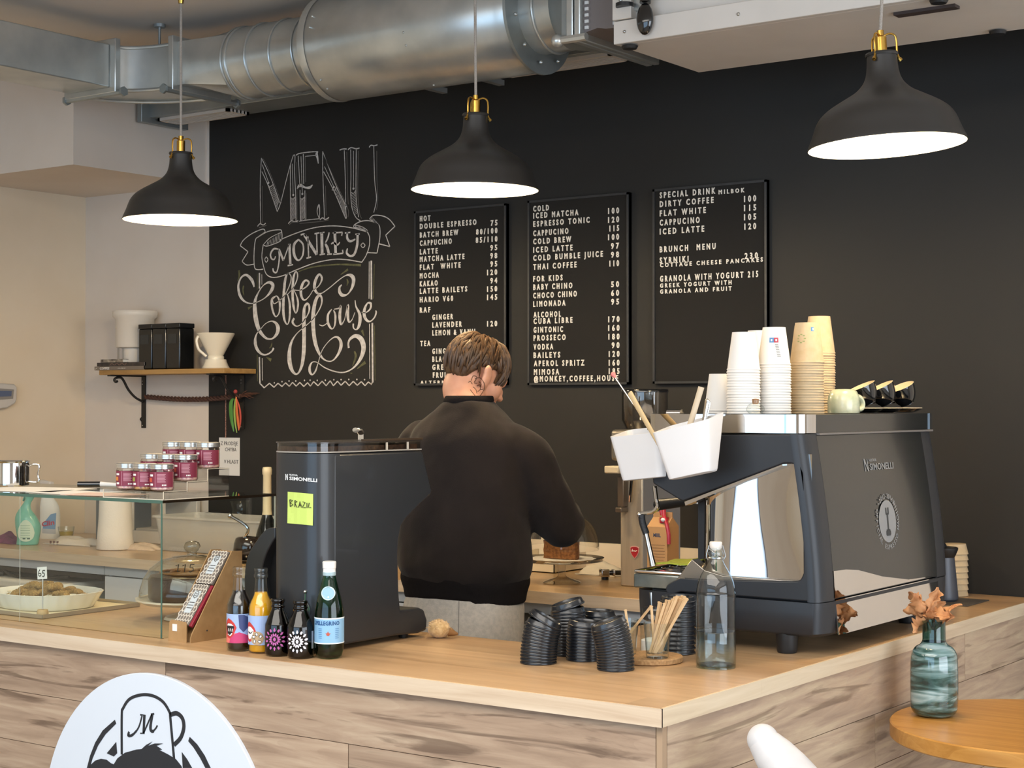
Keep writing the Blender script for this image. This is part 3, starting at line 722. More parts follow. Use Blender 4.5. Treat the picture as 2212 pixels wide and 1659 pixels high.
board('narrow letter board headed HOT, directly behind the barista', ((895, 455), (1093, 441), (900, 833)), rows('''HOT|127|187|195
DOUBLE ESPRESSO|127|456|240
75|540|578|220
BATCH BREW|127|350|290
80/100|455|578|272
CAPPUCINO|127|312|338
85/110|453|578|320
LATTE|127|230|388
95|538|577|364
MATCHA LATTE|127|386|431
98|538|577|411
FLAT  WHITE|127|364|478
95|538|577|459
MOCHA|127|237|528
120|519|577|508
KAKAO|127|230|574
94|538|577|556
LATTE BAILEYS|127|402|617
150|519|577|605
HARIO V60|127|320|667
145|519|577|653
RAF|127|187|727
GINGER|200|320|769
LAVENDER|200|371|814
120|519|577|807
LEMON & VANIL|200|455|860
TEA|130|187|922
GINGER|200|318|967
BLACK|200|300|1013
GREEN|200|312|1060
FRUIT|203|300|1106
ALTERNATIVE|130|395|1150|s'''))
board('letter board headed COLD, the middle one of the three on the wall', ((1140, 435), (1358, 414), (1143, 832)), rows('''COLD|788|878|137
ICED MATCHA|788|1050|178
100|1224|1287|150
ESPRESSO TONIC|788|1115|226
120|1224|1287|202
CAPPUCINO|788|992|280
115|1232|1287|252
COLD BREW|788|1008|328
100|1224|1287|303
ICED LATTE|788|1016|377
97|1241|1287|354
COLD BUMBLE JUICE|788|1193|424
98|1241|1287|405
THAI COFFEE|788|1040|476
110|1232|1287|456
FOR KIDS|788|958|546
BABY CHINO|788|1015|594
50|1242|1287|577
CHOCO CHINO|788|1041|643
60|1242|1287|628
LIMONADA|788|975|692
95|1242|1287|679
ALCOHOL|790|948|755
CUBA LIBRE|790|1016|792
170|1225|1290|781
GINTONIC|790|960|843
160|1225|1290|832
PROSSECO|790|976|890
180|1226|1290|882
VODKA|790|903|942
90|1245|1290|932
BAILEYS|790|944|990
120|1228|1290|983
APEROL SPRITZ|792|1085|1038
160|1228|1290|1034
MIMOSA|792|938|1088
185|1228|1290|1083
@MONKEY,COFFEE,HOUSE|792|1282|1128'''))
board('letter board headed SPECIAL DRINK, above the stacked paper cups', ((1410, 410), (1656, 387), (1412, 829)), rows('''SPECIAL DRINK|1525|1848|58
MILBOK|1868|2018|40|s
DIRTY COFFEE|1525|1838|110
100|2016|2086|80
FLAT WHITE|1525|1793|164
115|2016|2086|133
CAPPUCINO|1525|1757|218
105|2016|2086|186
ICED LATTE|1525|1783|270
120|2018|2086|241
BRUNCH  MENU|1525|1850|374
SYRNIKI|1525|1692|438
230|2020|2096|412
COTTAGE CHEESE PANCAKES|1527|2126|466|s
GRANOLA WITH YOGURT 215|1527|2098|545
GREEK YOGURT WITH|1527|1943|585|s
GRANOLA AND FRUIT|1527|1943|620|s'''))
# ================================================================== COUNTERS
CX, CY, CIN = -1.614, 2.731, 3.30              # outer corner of the front counter, inner edge of its left wing
OAK_TOP = wood('oak_worktop', '#AC8861', '#BE9A72', '#C9A880', 'x', fine=26, lo=1.4, rough=0.34, bump=0.03, stave=(0.9, 0.095, 0.10), coat=0.15)
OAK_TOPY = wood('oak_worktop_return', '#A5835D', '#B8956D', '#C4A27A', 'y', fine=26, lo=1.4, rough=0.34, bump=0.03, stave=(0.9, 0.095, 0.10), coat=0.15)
OAK_EDGE = wood('oak_edge_band', '#B9A086', '#CBB69C', '#D6C4AC', 'x', fine=40, lo=2, rough=0.5, bump=0.03)
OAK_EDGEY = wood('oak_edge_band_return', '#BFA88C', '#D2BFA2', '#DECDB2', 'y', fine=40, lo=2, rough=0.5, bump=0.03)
t = thing('counter_worktop', 'L-shaped oak worktop of the front service counter', 'worktop', (-2.6, 3.2, .9635))
MB().prism([(-5.9, CY + .004), (CX - .004, CY + .004), (CX - .004, YW - .002), (-2.27, YW - .002), (-2.27, CIN), (-5.9, CIN)], 'z', .9635, 1.0).build('worktop', OAK_TOP, t, bevel=.0015)
MB().box(-5.9, CX, CY, CY + .004, .9637, .9995).build('edge_band', OAK_EDGE, t)
mb = MB().box(CX - .004, CX, CY + .0003, 3.145, .9637, .9995)
mb.build('edge_band', OAK_EDGEY, t)
MB().box(CX - .004, CX - .0002, 3.1455, YW - .002, .9637, .9995).build('edge_band', OAK_EDGEY, t)
# plank cladding under it: separate boards, staggered joints
def planks(name, ax, lo, hi, ztop, parent, mat, seed, fixed, back):
    rnd = random.Random(seed); mb = MB(); z = ztop; h = .128
    if ax == 'x': joints = [[-3.003], [-2.42, -4.4], [-3.35], [-2.0, -3.7], [-2.8], [-2.3], [-3.0], [-2.0]]
    else: joints = [[4.35], [3.75], [3.25, 4.6], [3.9], [3.4], [4.2], [3.6], [4.0]]
    i = 0
    while z > .02:
        z0 = max(z - h, .0)
        cuts = sorted([lo] + [j for j in joints[i % 8] if lo < j < hi] + [hi])
        for a, b in zip(cuts, cuts[1:]):
            if ax == 'x': mb.box(a + .0012, b - .0012, fixed, back, z0 + .0016, z)
            else: mb.box(back, fixed, a + .0012, b - .0012, z0 + .0016, z)
        z = z0; i += 1
    return mb.build(name, mat, parent)
RUSTX = wood('rustic_oak_laminate', '#8B7460', '#A38B75', '#B7A28A', 'x', fine=34, lo=3.2, rough=0.62, bump=0.2, rings=0.05, island=0.09, cracks=0.6)
RUSTY = wood('rustic_oak_laminate_return_lit', '#998270', '#B29A82', '#C8B496', 'y', fine=34, lo=3.2, rough=0.62, bump=0.2, rings=0.05, island=0.08, cracks=0.5)  # lighter copy for the return side, window light put into its colour
t = thing('service_counter', 'front counter base clad in rustic oak planks', 'counter', (-2.6, 3.2, 0))
planks('plank_cladding', 'x', -5.9, CX - .022, .9615, t, RUSTX, 3, CY + .016, CY + .034)
planks('plank_cladding', 'y', CY + .034, YW - .002, .9615, t, RUSTY, 5, CX - .008, CX - .026)
MB().box(CX - .0215, CX - .0085, CY + .0165, CY + .0335, 0, .9615).build('corner_trim', pm('pale_corner_strip', '#A58B70', .6), t)
CARC = pm('white_cabinet_board', '#D5D5D6', 0.5)
mb = MB().box(-5.9, CX - .03, CY + .036, CY + .052, 0, .9615).box(-5.9, -2.29, CIN - .04, CIN - .02, 0, .9615).box(-2.29, -2.27, CIN - .04, YW - .002, 0, .9615)
mb.build('carcass', CARC, t)
# ------------------------------------------------------------------ rear counter
BY = 4.225
t = thing('rear_worktop', 'oak worktop along the chalk wall behind the barista', 'worktop', (-4.2, 4.6, .962))
MB().box(XL + .002, -2.275, BY + .003, YW - .002, .962, 1.0).build('worktop', wood('rear_oak_worktop', '#AC8A60', '#C09D70', '#CBAA80', 'x', fine=22, lo=1.2, rough=0.28, bump=0.03, stave=(0.5, 0.09, 0.08), coat=0.3), t, bevel=.0015)
MB().box(XL + .002, -2.275, BY, BY + .003, .9622, .9995).build('edge_band', OAK_EDGE, t)
MB().box(-3.62, -2.30, YW - .018, YW - .001, 1.0, 1.09).build('upstand', pm('cream_upstand', '#E7DBC4', .5), t)
def cabinet(label, x0, x1, front):
    t = thing('base_cabinet', label, 'cabinet', ((x0 + x1) / 2, 4.6, 0), 0, None)
    z0, z1 = .10, .961
    mb = MB().box(x0, x0 + .016, BY + .045, YW - .01, z0, z1).box(x1 - .016, x1, BY + .045, YW - .01, z0, z1).box(x0 + .016, x1 - .016, BY + .045, YW - .01, z0, z0 + .016).box(x0 + .016, x1 - .016, YW - .03, YW - .012, z0 + .016, z1).box(x0 + .016, x1 - .016, BY + .045, BY + .1, z1 - .016, z1)
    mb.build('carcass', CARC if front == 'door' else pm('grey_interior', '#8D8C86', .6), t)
    MB().box(x0, x1, BY + .08, YW - .05, 0, z0).build('plinth', pm('plinth_grey', '#9A9A9A', .5), t)
    MB().box(x0, x1, BY + .024, BY + .04, z1 - .035, z1 - .001).build('top_rail', pm('grey_rail', '#B9BEC4', .5), t)
    if front == 'door':
        for a, b in ((x0, (x0 + x1) / 2 - .002), ((x0 + x1) / 2 + .002, x1)):
            d = MB().box(a, b, BY + .024, BY + .042, z0, z1 - .04).build('door', pm('white_cabinet_door', '#DADCDF', .45), t, bevel=.002)
            MB().box(b - .05, b - .04, BY + .016, BY + .024, .6, .72).build('handle', STEEL, d)
    return t
cabinet('white closed base cabinet behind the glass dome of chocolate cake', -4.985, -4.1, 'door')
c2 = cabinet('open grey base cabinet holding a shallow white drawer, below the spray bottle', -5.90, -4.99, 'open')
MB().box(-5.88, -5.01, BY + .03, BY + .05, .905, .922).build('dark_edge', BLACK_PL, c2)
d = MB().box(-5.86, -5.17, BY - .02, BY + .4, .842, .882).build('drawer', pm('cream_drawer_rim', '#DEDBD2', .45), c2, bevel=.012, seg=3)
MB().box(-5.84, -5.19, BY + .01, BY + .38, .62, .842).build('drawer_body', pm('pale_green_drawer', '#B9BEAE', .5), d)
MB().box(-5.50, -5.44, BY - .025, BY + .012, .80, .815).build('drawer_latch', BLACK_PL, d)
MB().tube(smooth_path([(-5.60, BY + .03, .905), (-5.55, BY + .02, .895), (-5.45, BY + .02, .885), (-5.30, BY + .03, .895), (-5.20, BY + .03, .905)], 5), .006, 8).ball((-5.66, BY + .03, .893), (.05, .02, .022), 14, 8).build('dark_cable', BLACK_PL, c2)
cabinet('base cabinet behind the barista, mostly hidden by the grey trousers', -4.09, -3.05, 'door')
c3 = cabinet('open base cabinet under the worktop at the barista\'s right, with a grey box inside', -3.04, -2.32, 'open')
MB().box(-3.0, -2.5, BY + .06, BY + .5, .72, .83).build('storage_box', pm('grey_storage_box', '#7D7F7C', .6), c3, bevel=.01)
# ================================================================== GLASS DISPLAY CASE (front counter, left)
GX, GY0, GY1, GZ = -3.098, 2.823, 3.222, 1.342
t = thing('display_case', 'frameless glass display case on the left end of the counter', 'display case', (-4.2, 3.02, 1.0))
MB().box(-5.6, GX - .007, GY0, GY0 + .006, 1.001, GZ - .008).build('front_pane', PANE, t, smooth=False)
MB().box(GX - .006, GX, GY0, GY1, 1.001, GZ - .008).build('side_pane', PANE, t, smooth=False)
MB().box(-5.6, GX, GY0, GY1, GZ - .007, GZ).build('top_pane', glass('top_pane_glass', '#F9FDFA', 1.0), t, smooth=False)
mb = MB().box(-5.6, GX, GY0 - .0015, GY0 - .0002, GZ - .0075, GZ + .0005)
mb.build('front_edge', GLASS_EDGE, t)
mb = MB().box(GX + .0002, GX + .0012, GY0, GY1, GZ - .0065, GZ + .0003)
mb.build('side_edge', pm('dark_glass_edge', '#241B12', .2), t)
mb = MB().box(GX - .0055, GX - .0003, GY0 - .0012, GY0 - .0002, 1.001, GZ - .008).build('corner_edge', GLASS_EDGE, t)
MB().box(-3.6515, -3.6505, GY0 - .001, GY0 - .0002, 1.001, GZ - .008).build('pane_joint', pm('pale_glass_joint', '#B9BDAE', .3), t)
MB().box(GX - .0055, GX - .0003, GY1 + .0002, GY1 + .0012, 1.001, GZ).build('rear_edge', pm('bright_glass_edge', '#C9C2B2', .2), t)
MB().box(-5.6, GX, GY0 + .001, GY0 + .005, 1.0002, 1.0012).build('silicone_line', pm('brown_seal_line', '#8A6C45', .6), t)
# --- tray of crescent biscuits
tx0, tx1, ty0, ty1 = -4.05, -3.645, 2.892, 3.235
t = thing('cake_board', 'silver card tray under the white dish in the display case', 'tray', ((tx0 + tx1) / 2, 3.06, 1.0012))
MB().box(tx0, tx1, ty0, ty1, 1.0013, 1.004).build('board', pm('cream_card', '#E6D6B4', .7), t)
FOIL = pm('silver_card_rim', '#B7AFA0', .3, .7)
mb = MB().box(tx0, tx1, ty0 - .002, ty0, 1.0013, 1.012).box(tx1, tx1 + .002, ty0, ty1, 1.0013, 1.012).box(tx0, tx1, ty1, ty1 + .002, 1.0013, 1.012)
mb.build('rim', FOIL, t)
dcx, dcy = -3.84, 3.06
t = thing('baking_dish', 'white fluted oval dish holding crescent biscuits in the display case', 'dish', (dcx, dcy, 1.0045))
def oval(r, z, fl=0.0, n=96): return [(dcx + (.165 * r) * (abs(math.cos(a)) ** .8) * (1 if math.cos(a) > 0 else -1) * (1 + fl * math.cos(24 * a)), dcy + (.135 * r) * (abs(math.sin(a)) ** .8) * (1 if math.sin(a) > 0 else -1) * (1 + fl * math.cos(24 * a)), z) for a in [2 * PI * k / n for k in range(n)]]
MB().loft([oval(.80, 1.0045), oval(.84, 1.008, .004), oval(.97, 1.044, .014), oval(1.0, 1.050, .012), oval(.985, 1.051, .01), oval(.95, 1.046, .012), oval(.82, 1.012)]).build('dish', CERAM, t, angle=60)
CK = pm('golden_biscuit', '#8A6A3C', .9, var='#A98A55', vscale=(220, 220, 220), bump=.8)
SUG = pm('biscuit_paper', '#EFE6D2', .8)
proto = None
rc_ = random.Random(5)
crs = []
for lv, n_, rx_, ry_ in ((0, 15, .118, .088), (1, 11, .092, .062), (2, 5, .055, .03)):
    for i in range(n_):
        a_ = 2 * PI * (i + .37 * lv) / n_
        k_ = 1 if i % 3 else .55
        crs.append((rx_ * k_ * math.cos(a_), ry_ * k_ * math.sin(a_), rc_.uniform(-.9, .9), lv))
for i, (x, y, a, lv) in enumerate(crs):
    if proto is None:
        pts = smooth_path([(.022 * math.cos(q), .022 * math.sin(q) - .010, .009) for q in [PI * .04 + PI * .92 * k / 12 for k in range(13)]], 4)
        n = len(pts)
        rr_ = [.003 + .0085 * math.sin(PI * k / (n - 1)) ** .8 * (1 + .10 * math.sin(k * 1.55)) for k in range(n)]
        mb = MB().tube(pts, rr_, 14, flat=1.25)
        mb.v = [(p[0], p[1], p[2] + .0016 * noise.noise(Vector(p) * 190)) for p in mb.v]
        proto = mb.build('crescent_biscuit', CK, local=True)
        o = proto
    else:
        o = dup(proto)
    tag(o, 'brown crescent biscuit lying in the white fluted dish', 'biscuit', 'crescent biscuits in the dish')
    o.location = (dcx + x, dcy + y, 1.0185 + .0155 * lv + .002 * rc_.random()); o.rotation_euler = (.22 * math.sin(i * 3), .22 * math.cos(i * 5), a + PI / 4)
rp = None
for i, (x, y) in enumerate(((-.13, .0), (-.05, -.06), (.03, -.065), (.09, -.03), (.0, .055), (.125, .02))):
    ring = [(.036 * math.cos(q) * (1 + .05 * math.cos(11 * q)), .036 * math.sin(q) * (1 + .05 * math.cos(11 * q))) for q in [2 * PI * k / 44 for k in range(44)]]
    if rp is None:
        rp = MB().loft([[(a * .6, b * .6, .0) for a, b in ring], [(a, b, .03) for a, b in ring], [(a * .97, b * .97, .03) for a, b in ring], [(a * .57, b * .57, .002) for a, b in ring]]).build('baking_case', SUG, local=True)
        o = rp
    else: o = dup(rp)
    tag(o, 'white pleated paper case between the biscuits in the fluted dish', 'paper case', 'paper cases in the dish')
    o.location = (dcx + x * .88, dcy + y * .88, 1.0122)
# price flag 65
t = thing('price_flag', 'small white card marked 65 on a stick in front of the biscuits', 'price tag', (-3.655, 2.90, 1.004))
MB().lathe([(0, 0), (.014, .0), (.016, .008), (.014, .018), (0, .018)], (-3.668, 2.911, 1.0045), 20).build('wooden_base', pm('light_wood_base', '#C9A877', .6), t)
MB().tube([(-3.668, 2.911, 1.02), (-3.668, 2.911, 1.108)], .0015, 6).build('stick', STEEL, t)
MB().obox((-3.667, 2.908, 1.122), (.0185, .001, .002), (0, .0006, 0), (-.001, 0, .0165)).build('card', PAPER, t)
mb = MB()
for st in ([(-.008, .009), (-.014, .0), (-.012, -.008), (-.005, -.008), (-.003, -.003), (-.009, -.001), (-.013, -.003)], [(.004, .007), (.003, .0), (.008, .001), (.011, -.004), (.007, -.009), (.002, -.008)], [(.004, .007), (.013, .008)]):
    P = smooth_path(st, 3) if len(st) > 2 else st
    mb.ribbon(P, [.0026] * len(P), Vector((-3.667, 2.9070, 1.122)), AX, AZ, NW, .0004)
mb.build('handwriting', pm('marker_ink', '#16211E', .6), t)
# --- dome with chocolate cake
dx, dy = -3.325, 3.135
t = thing('cake_stand', 'low cream cake stand with wavy rim under the glass dome in the display case', 'cake stand', (dx, dy, 1.001))
def wavy(a, z): return 1 + (.012 * math.cos(18 * a) if z > .02 else 0)
MB().lathe([(0, .001), (.075, .001), (.07, .008), (.03, .02), (.03, .034), (.06, .041), (.135, .046), (.149, .054), (.150, .058), (.145, .059), (.13, .053), (0, .052)], (dx, dy, 1.0), 72, flute=wavy).build('plate', pm('cream_ceramic', '#E5D9C3', .3, coat=.3), t)
t = thing('chocolate_cake', 'round chocolate cake under the glass dome marked 115', 'cake', (dx, dy, 1.053))
CHOC = pm('dark_chocolate', '#2E1C13', .3, var='#452A1B', vscale=(25, 25, 25), bump=.3, coat=.3)
MB().lathe([(0, .001), (.112, .001), (.117, .01), (.117, .055), (.110, .066), (.09, .071), (0, .073)], (dx, dy, 1.053), 64, flute=lambda a, z: 1 + .012 * math.sin(9 * a) + .008 * math.sin(17 * a + z * 90)).build('cake_body', CHOC, t)
sw = MB(); 
sw.tube([(dx + (.012 + .011 * k / 6) * math.cos(k * .42), dy + (.012 + .011 * k / 6) * math.sin(k * .42), 1.053 + .0745) for k in range(48)], .0035, 8)
sw.build('icing_swirl', pm('caramel_icing', '#8A5B2F', .4), t)
t = thing('cake_dome', 'clear glass dome with round knob over the chocolate cake, priced 115', 'cake dome', (dx, dy, 1.06))
MB().lathe([(.139, .0), (.141, .002), (.139, .02), (.130, .05), (.112, .078), (.085, .098), (.05, .108), (.018, .112), (.0, .112)], (dx, dy, 1.060), 56).build('dome', glass('dome_glass', '#FCFDFB', 1.2, edge='#B9B7A8'), t, angle=80)
MB().lathe([(.0, .112), (.014, .114), (.012, .12), (.019, .126), (.023, .136), (.019, .146), (.008, .151), (.0, .151)], (dx, dy, 1.060), 24).build('knob', glass('knob_glass', '#F2EFE8', 2.2, .02, edge='#8D887C'), t, angle=80)
mb = MB()
fd = Vector((.60, -.80, 0)).normalized(); rt = Vector((fd.y * -1, fd.x, 0))
for k, st in enumerate(([(-.005, .007), (.002, .012), (.002, -.012)], [(-.005, .007), (.002, .012), (.002, -.012)], [(.008, .012), (-.002, .012), (-.003, .002), (.005, .002), (.007, -.006), (.0, -.012), (-.005, -.009)])):
    base = Vector((dx, dy, 1.147)) + fd * .106 + rt * (-.020 + .018 * k)
    up = (Vector((0, 0, 1)) - fd * .75).normalized()
    mb.ribbon(st, [.0028] * len(st), base, rt, up, fd, .0005)
mb.build('price_writing', pm('price_ink', '#1B1613', .5), t)
# ------------------------------------------------------------------ on top of the case
GT = GZ + .0006
rx0, rx1 = -3.322, -3.098
tiers = [(2.826, 2.905, .021), (2.905, 2.975, .043), (2.975, 3.048, .073)]
t = thing('tiered_riser', 'clear acrylic step riser carrying the jars on the display case', 'display stand', (-3.21, 2.93, GT))
mb = MB(); th = .003
for a, b, h in tiers: mb.box(rx0, rx1, a, b + th, GT + h - th, GT + h)
prev = 0
for a, b, h in tiers:
    mb.box(rx0, rx1, a, a + th, GT + prev, GT + h - th); prev = h - th
mb.box(rx0, rx1, 3.048, 3.051, GT, GT + .07)
mb.build('steps', ACRYL, t, smooth=False)
mb = MB(); z = GT
for a, b, h in tiers:
    for x in (rx0, rx1 - .0015): mb.box(x, x + .0015, a, b, GT + h - .0006, GT + h + .0006); mb.box(x, x + .0015, a - .0008, a + .0008, z, GT + h)
    z = GT + h - th
mb.box(rx1 - .001, rx1, 2.826, 3.05, GT, GT + .002).box(rx0, rx1, 2.8245, 2.826, GT, GT + .002)
mb.build('polished_edges', pm('bright_acrylic_edge', '#E8DCC6', .15, spec=.9), t)
JL = pm('maroon_jar_label', '#7E2A40', .5); JT = pm('pink_label_print', '#B9808C', .5); JO = [pm('orange_label_print', '#D8873E', .5), pm('green_label_print', '#9FA04A', .5), pm('red_label_print', '#D2543E', .5)]
LIDM = pm('silver_jar_lid', '#C9C6C0', .25, .85)
SWEET = pm('pink_sugared_sweets', '#C98E93', .6, var='#E9C3B6', vscale=(130, 130, 130), bump=.5, contrast=(.42, .58))
SWEET2 = pm('nutty_sweets', '#8E5A3E', .6, var='#D9A86A', vscale=(130, 130, 130), bump=.5, contrast=(.42, .58))
jar_proto = {}
def jar(kind):
    r = .0300
    t = thing('sweet_jar', None, 'jar', (0, 0, 0), 0, None)
    MB().lathe([(.0, .0), (r - .003, .0), (r, .004), (r, .050), (r - .002, .053), (r - .002, .055)], seg=40).build('jar_wall', glass('jar_plastic', '#FCFAF8', 1.0, edge='#C9B3A6'), t, local=True)
    MB().lathe([(.0, .0015), (r - .004, .0015), (r - .0018, .004), (r - .0018, .046), (.0, .047)], seg=32).build('sweets', SWEET if kind != 1 else SWEET2, t, local=True)
    lab = MB(); a0, a1 = -PI * .98, PI * .42
    def band(a0, a1, z0, z1, rr, mi):
        n = max(2, int(abs(a1 - a0) / .12))
        lab.loft([[(rr * math.cos(a0 + (a1 - a0) * k / n), rr * math.sin(a0 + (a1 - a0) * k / n), z) for k in range(n + 1)] for z in (z0, z1)], cap=False, closed=False, mi=mi)
    band(-PI * .95, PI * .11, .009, .047, r + .0004, 0)
    c = -PI * .56       # the face of the jar turned to the room
    band(c - .20, c + .22, .036, .041, r + .0008, 2)
    band(c - .42, c + .10, .022, .032, r + .0008, 3)
    band(c - .15, c + .22, .013, .018, r + .0008, 2)
    band(c + .42, c + .47, .010, .046, r + .0008, 1)
    for k in range(7): band(c + .62, c + 1.32 - .07 * (k % 2), .0215 + .0031 * k, .0233 + .0031 * k, r + .0008, 1)
    for k in range(3): band(c + 1.02 + .13 * k, c + 1.11 + .13 * k, .0125, .016, r + .0008, 2)
    lab.build('label', [JL, JT, PAPER, JO[kind]], t, local=True, angle=80)
    MB().lathe([(.0, .0665), (r - .001, .0665), (r + .001, .065), (r + .001, .060), (r + .0004, .0595), (r + .001, .059), (r + .001, .0545), (r - .001, .054)], seg=40, cap=True).build('lid', LIDM, t, local=True)
    return t
rows_ = [([257, 305, 350], 2.865, .021), ([310, 356, 402], 2.940, .043), ([355, 400, 449], 3.010, .073)]
pos_words = {(0, 0): 'left jar of the bottom step, orange print', (0, 1): 'middle jar of the bottom step, green print', (0, 2): 'right jar of the bottom step, red print', (1, 0): 'left jar of the middle step', (1, 1): 'middle jar of the middle step', (1, 2): 'right jar of the middle step', (2, 0): 'left jar of the top step', (2, 1): 'middle jar of the top step', (2, 2): 'right jar of the top step, by the handwritten sheet'}
for ri, (pxs, y, h) in enumerate(rows_):
    xr = ony(pxs[2], 1000, y).x
    for ci in range(3):
        if ci not in jar_proto: jar_proto[ci] = o = jar(ci)
        else: o = dup(jar_proto[ci])
        tag(o, 'maroon-labelled sweet jar, ' + pos_words[(ri, ci)], None, 'sweet jars on the step riser')
        o.location = (xr - .0628 * (2 - ci), y, GT + h + .0006)
        o.rotation_euler = (0, 0, 0)
# loose sheets and pens on the glass
for i, (lab, cx_, cy_, a, sx, sy, dz) in enumerate((('white sheet lying on the display case under the metal jug', -3.80, 2.97, .25, .15, .105, 0), ('white leaflet lying on the display case left of the jars', -3.56, 2.925, -.1, .12, .07, .0), ('pinkish leaflet lying on the display case under the left jars', -3.40, 2.90, .2, .10, .06, .0014))):
    MBs = MB().obox((cx_, cy_, GT + .0005 + dz), (sx * math.cos(a), sx * math.sin(a), 0), (-sy * math.sin(a), sy * math.cos(a), 0), (0, 0, .0004))
    tag(MBs.build('paper_sheet', PAPER if i < 2 else pm('pinkish_paper', '#E0C3B6', .8), smooth=False), lab, 'paper')
t = thing('marker_pen', 'white pen with black cap lying on the display case beside the jug', 'pen', (-3.80, 3.10, GT))
a_ = onz(100, 1035, GT + .008); 
MB().tube([(-3.79, 3.13, GT + .0085), (-3.74, 3.17, GT + .0085)], .008, 12).build('cap', BLACK_GL, t)
MB().tube([(-3.74, 3.17, GT + .0085), (-3.68, 3.20, GT + .006)], [.0075, .005], 12).build('barrel', WHITE_PL, t)
jx, jy = onz(25, 1050, GT).xy
t = thing('milk_jug', 'polished steel jug with wire handle on the display case at the left edge', 'jug', (jx, jy, GT))
MB().lathe([(.0, .001), (.046, .001), (.050, .004), (.050, .058), (.049, .068), (.053, .073), (.0515, .074), (.047, .068), (.047, .006), (.0, .005)], (jx, jy, GT), 48).build('jug_body', CHROME, t)
hx = Vector((.80, .59, 0))
hp = [Vector((jx, jy, GT + z)) + hx * r for r, z in ((.050, .058), (.062, .063), (.078, .062), (.080, .052), (.077, .03), (.080, .016), (.070, .011), (.050, .013))]
MB().tube(smooth_path([tuple(p) for p in hp], 4), .0028, 8).build('handle', CHROME, t)
# clip-top storage jar seen behind the riser
kx, ky = onz(226, 1062, GT).xy
t = thing('clip_jar', 'small clear clip-top jar left of the step riser on the display case', 'jar', (-3.40, 3.10, GT))
kx, ky = -3.40, 3.02
MB().lathe([(.0, .001), (.02, .001), (.022, .004), (.022, .03), (.017, .036), (.017, .046), (.0, .047)], (kx, ky, GT), 24).build('jar_body', CLEAR, t)
MB().tube(smooth_path([(kx - .022, ky, GT + .018), (kx - .027, ky - .003, GT + .03), (kx - .02, ky - .004, GT + .036), (kx, ky - .018, GT + .036), (kx + .02, ky, GT + .036)], 4), .0012, 6).tube([(kx - .027, ky - .003, GT + .03), (kx - .034, ky - .008, GT + .016)], .0015, 6).build('wire_clip', STEEL, t)
# handwritten sheet taped to the wall
a, b = ony(474, 945, YW - .001), ony(518, 1028, YW - .001)
t = thing('wall_notice', 'handwritten white sheet on the black wall below the feather charm', 'notice', ((a.x + b.x) / 2, YW - .001, b.z))
MB().box(a.x, b.x, YW - .003, YW - .0008, b.z, a.z).build('sheet', PAPER, t, smooth=False)
INK = pm('marker_black', '#1D1B1A', .6)
mb = MB()
W_ = b.x - a.x
for txt, zz, x0, x1 in (('Z PRODEJE', .14, .08, .92), ('CHYBA', .30, .30, .85), ('V HLASIT', .62, .25, .95)):
    mb.text(txt, (a.x + W_ * x0, YW - .0031, a.z - (a.z - b.z) * (zz + .06)), AX, AZ, .016, w=W_ * (x1 - x0), ext=.0004)
mb.build('handwriting', INK, t, smooth=False)
# ================================================================== CHOCOLATE STAND
sx0, sx1 = -3.062, -2.985
yf, yb = 2.812, 2.985
t = thing('chocolate_stand', 'brown cardboard wedge stand with patterned chocolate bars beside the display case', 'display stand', (-3.02, 2.9, 1.0))
side = [(yf, 1.0), (yb, 1.0), (yb, 1.212), (yb - .035, 1.214), (yf + .004, 1.022), (yf, 1.012)]
for x in (sx0, sx1 - .003): MB().prism(side, 'x', x, x + .003).build('side_panel', KRAFT, t, smooth=False)
MB().prism([(sx0 + .0005, 1.0), (sx1 - .013, 1.0), (sx1 - .013, 1.045), (sx1 - .017, 1.05), (sx0 + .012, 1.053), (sx0 + .004, 1.047)], 'y', yf - .003, yf - .0002).build('front_flap', KRAFT, t, smooth=False)
MB().box(sx0 + .003, sx1 - .003, yb - .003, yb, 1.0, 1.21).obox(((sx0 + sx1) / 2, 2.895, 1.09), (.0355, 0, 0), (0, .073, .093), (0, -.0012, .001)).build('back_board', KRAFT, t, smooth=False)
MB().box(sx0 + .016, sx0 + .032, yf - .0042, yf - .0032, 1.026, 1.043).build('price_sticker', PAPER, t, smooth=False)
MB().ball((sx1 + .0002, 2.865, 1.025), .002, 8, 6).ball((sx1 + .0002, 2.955, 1.115), .002, 8, 6).build('rivet', BLACK_PL, t)
CB = pm('grey_chocolate_wrapper', '#7C7268', .5); CW = pm('white_wrapper_lattice', '#E6DCCB', .5); CL = pm('pale_bar_label', '#C9D0D1', .5); CR = pm('red_wrapper', '#8E2333', .45, bump=.4, vscale=(200, 200, 200))
sd = Vector((0, .62, .785)).normalized(); sn = Vector((0, -.785, .62))
